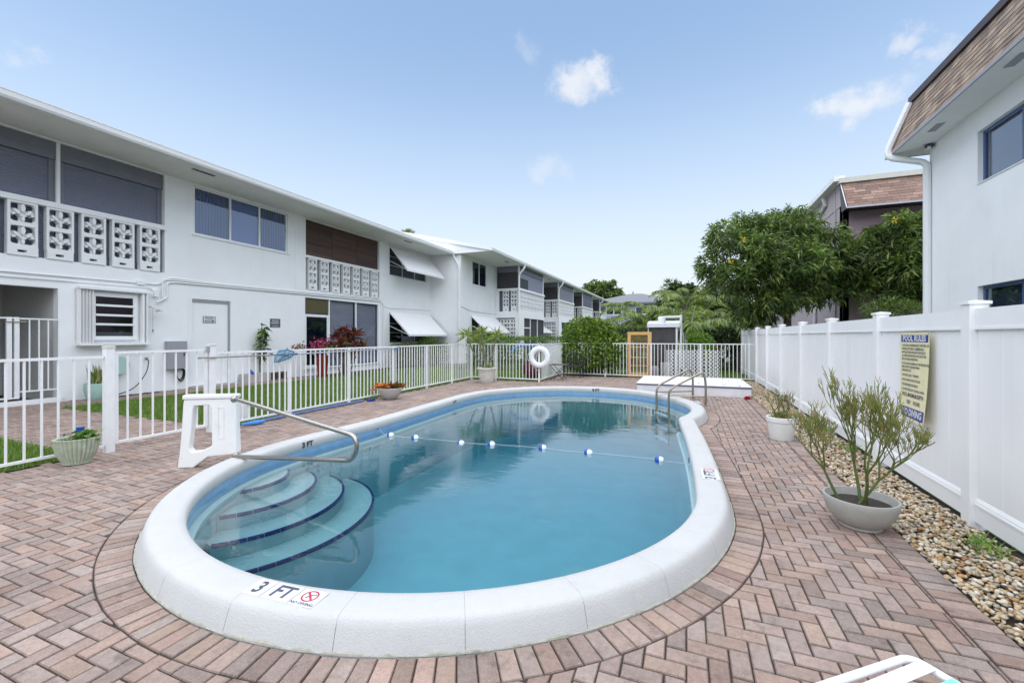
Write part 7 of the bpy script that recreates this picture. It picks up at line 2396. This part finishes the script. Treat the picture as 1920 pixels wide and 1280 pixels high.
def tree(name, label, base, forks, clumps, n_leaf, ln, wd, pal_, droop=0.4, flowers=None, trunk_r=0.16, leafmat='leaf', per=None, group=None):
    """trunk and limbs to every clump centre; clumps (x,y,z,r)"""
    t = thing(name, label, 'tree', base, group)
    mb = MB()
    fk = Vector(forks)
    b = Vector(base)
    mb.tube([b, b.lerp(fk, 0.5) + Vector((0.05, -0.03, 0)), fk], [trunk_r, trunk_r * 0.85, trunk_r * 0.75], 9)
    for (x, y, z, r_) in clumps:
        e = Vector((x, y, z))
        md = fk.lerp(e, 0.5) + Vector((random.gauss(0, 0.15), random.gauss(0, 0.15), 0.15))
        mb.tube([fk, md, e], [trunk_r * 0.5, trunk_r * 0.3, 0.02], 6)
    mb.build('trunk', 'bark', t, smooth=True)
    parts = []
    tot = sum(c[3] ** 2 for c in clumps)
    for (x, y, z, r_) in clumps:
        n = int(n_leaf * r_ ** 2 / tot)
        # sprigs: leaves radiate from twig ends spread on the clump
        ns = max(8, n // 20)
        U = rng.normal(size=(ns, 3)); U[:, 2] = U[:, 2] * 0.9 + 0.15; U /= np.linalg.norm(U, axis=1, keepdims=True)
        tw = np.array([x, y, z]) + U * r_ * rng.uniform(0.35, 1.12, (ns, 1)) * [1, 1, 0.75]
        idx = rng.integers(0, ns, n)
        P = tw[idx] + rng.normal(0, 0.05 * r_ + 0.03, (n, 3))
        D = U[idx] * 0.8 + rng.normal(0, 0.65, (n, 3)) + [0, 0, 0.12]
        k_ = rng.uniform(0.6, 1.45, (ns, 1))[idx]
        V, F, C = leaves(P, D, ln, wd, pal_, droop=droop)
        C = C * np.concatenate([k_, k_], 0)
        parts.append((V, F, C))
    V, F, C = join(parts); np_mesh('crown', V, F, leafmat, C, t)
    if flowers:
        for k, p in enumerate(flowers):
            V, F, C = leaves(np.tile([p], (16, 1)) + rng.normal(0, 0.05, (16, 3)), rng.normal(size=(16, 3)), 0.065, 0.045, [(0.78, 0.52, 0.02), (0.8, 0.6, 0.06)], var=0.15)
            np_mesh('flower', V, F, 'leaf', C, t)


def camp(u, v, zc):
    """world point seen at photo pixel (u, v) at camera depth zc"""
    xc = (u - 960) / 807 * zc
    return (math.cos(YAW) * xc - math.sin(YAW) * zc, math.sin(YAW) * xc + math.cos(YAW) * zc, 1.6 - (v - 630) / 807 * zc)


TREE_G = [(0.07, 0.12, 0.038), (0.10, 0.16, 0.042), (0.165, 0.24, 0.055), (0.06, 0.10, 0.03), (0.20, 0.27, 0.065)]
cl = []
for (u, v, zc, r_) in [(1365, 450, 16.0, 0.85), (1345, 500, 16.2, 0.75), (1380, 520, 15.8, 0.9), (1420, 440, 16.6, 0.95), (1480, 430, 16.4, 0.95), (1440, 495, 15.6, 1.0), (1500, 490, 15.6, 1.0), (1540, 450, 16.6, 0.9), (1560, 500, 16.0, 0.85), (1595, 485, 16.4, 0.7),
                       (1410, 560, 16.0, 0.75), (1455, 560, 15.8, 0.8), (1515, 545, 15.9, 0.75), (1560, 545, 16.2, 0.6), (1400, 590, 16.4, 0.5), (1430, 595, 16.6, 0.5), (1470, 415, 17.2, 0.7), (1400, 420, 17.0, 0.6), (1470, 500, 17.5, 1.2), (1535, 520, 17.2, 0.9), (1430, 460, 15.4, 0.7)]:
    cl.append((*camp(u, v, zc), r_))
tb = camp(1474, 700, 16.3)
tree('yellow_elder_tree', 'broad leafy tree with yellow blossoms overhanging the vinyl fence', (tb[0], tb[1], 0), camp(1476, 590, 16.3), cl, 33000, 0.235, 0.058, TREE_G, flowers=[camp(1393, 450, 14.9), camp(1370, 490, 15.1)], trunk_r=0.17)
cl = []
for (u, v, zc, r_) in [(1690, 425, 15.2, 0.62), (1725, 455, 14.8, 0.7), (1660, 470, 15.4, 0.75), (1700, 500, 14.8, 0.75), (1640, 510, 15.6, 0.6), (1735, 530, 14.6, 0.7), (1600, 475, 15.6, 0.6), (1610, 530, 15.8, 0.65), (1690, 560, 14.8, 0.5), (1720, 420, 15.2, 0.5), (1640, 440, 15.8, 0.42), (1720, 490, 15.6, 0.9), (1665, 510, 16.2, 0.8)]:
    cl.append((*camp(u, v, zc), r_))
tb = camp(1705, 700, 15.4)
tree('yellow_elder_tree', 'smaller leafy tree close to the corner of the white right-hand building', (tb[0], tb[1], 0), camp(1700, 575, 15.4), cl, 18000, 0.235, 0.058, TREE_G, flowers=[camp(1678, 412, 14.6)], trunk_r=0.10)
t = thing('fence_shrub', 'loose dark shrub showing over the vinyl fence below the mauve wall', 'shrub', camp(1690, 640, 13.5))
c = camp(1685, 590, 13.5)
V, F, C = shell_leaves(c, (1.0, 0.7, 0.55), 1500, 0.16, 0.035, TREE_G)
np_mesh('foliage', V, F, 'leaf', C, t)
mb = MB(); mb.tube([(c[0], c[1], 0), c], [0.05, 0.02], 6); mb.build('stem', 'bark', t)
# darker trees behind the palms
DK = [(0.035, 0.06, 0.022), (0.05, 0.085, 0.028), (0.07, 0.11, 0.03), (0.028, 0.048, 0.02)]
for k, (pts, zc, label) in enumerate([([(1335, 560, 1.5), (1365, 555, 1.6), (1310, 575, 1.3), (1350, 590, 1.5), (1385, 590, 1.2), (1320, 600, 1.2)], 33, 'dark round tree behind the palms left of the fence end'),
                                      ([(1275, 556, 2.2), (1300, 570, 2.0), (1255, 575, 1.8)], 58, 'distant dark tree right of the blue house'),
                                      ([(1105, 556, 3.0), (1130, 547, 3.2), (1145, 558, 2.6), (1085, 562, 2.6)], 92, 'distant tree behind the blue house roof')]):
    cl = [(*camp(u, v, zc + random.uniform(-1, 1)), r_) for u, v, r_ in pts]
    bx_, by_, _ = camp(sum(p[0] for p in pts) / len(pts), 640, zc)
    mz = min(c[2] for c in cl)
    tree('background_tree', label, (bx_, by_, 0), (bx_, by_, mz - 0.3), cl, 9000, 0.0085 * zc, 0.0042 * zc, DK if k < 2 else TREE_G, trunk_r=0.2, group='trees in the background')
# planting that closes the view behind the far fence
hedge('hedge', 'dense dark hedge closing the yard behind the pump shed', -5.5, 2.0, 21.5, 22.6, 1.9, 7000, 0.13, 0.07, DK)
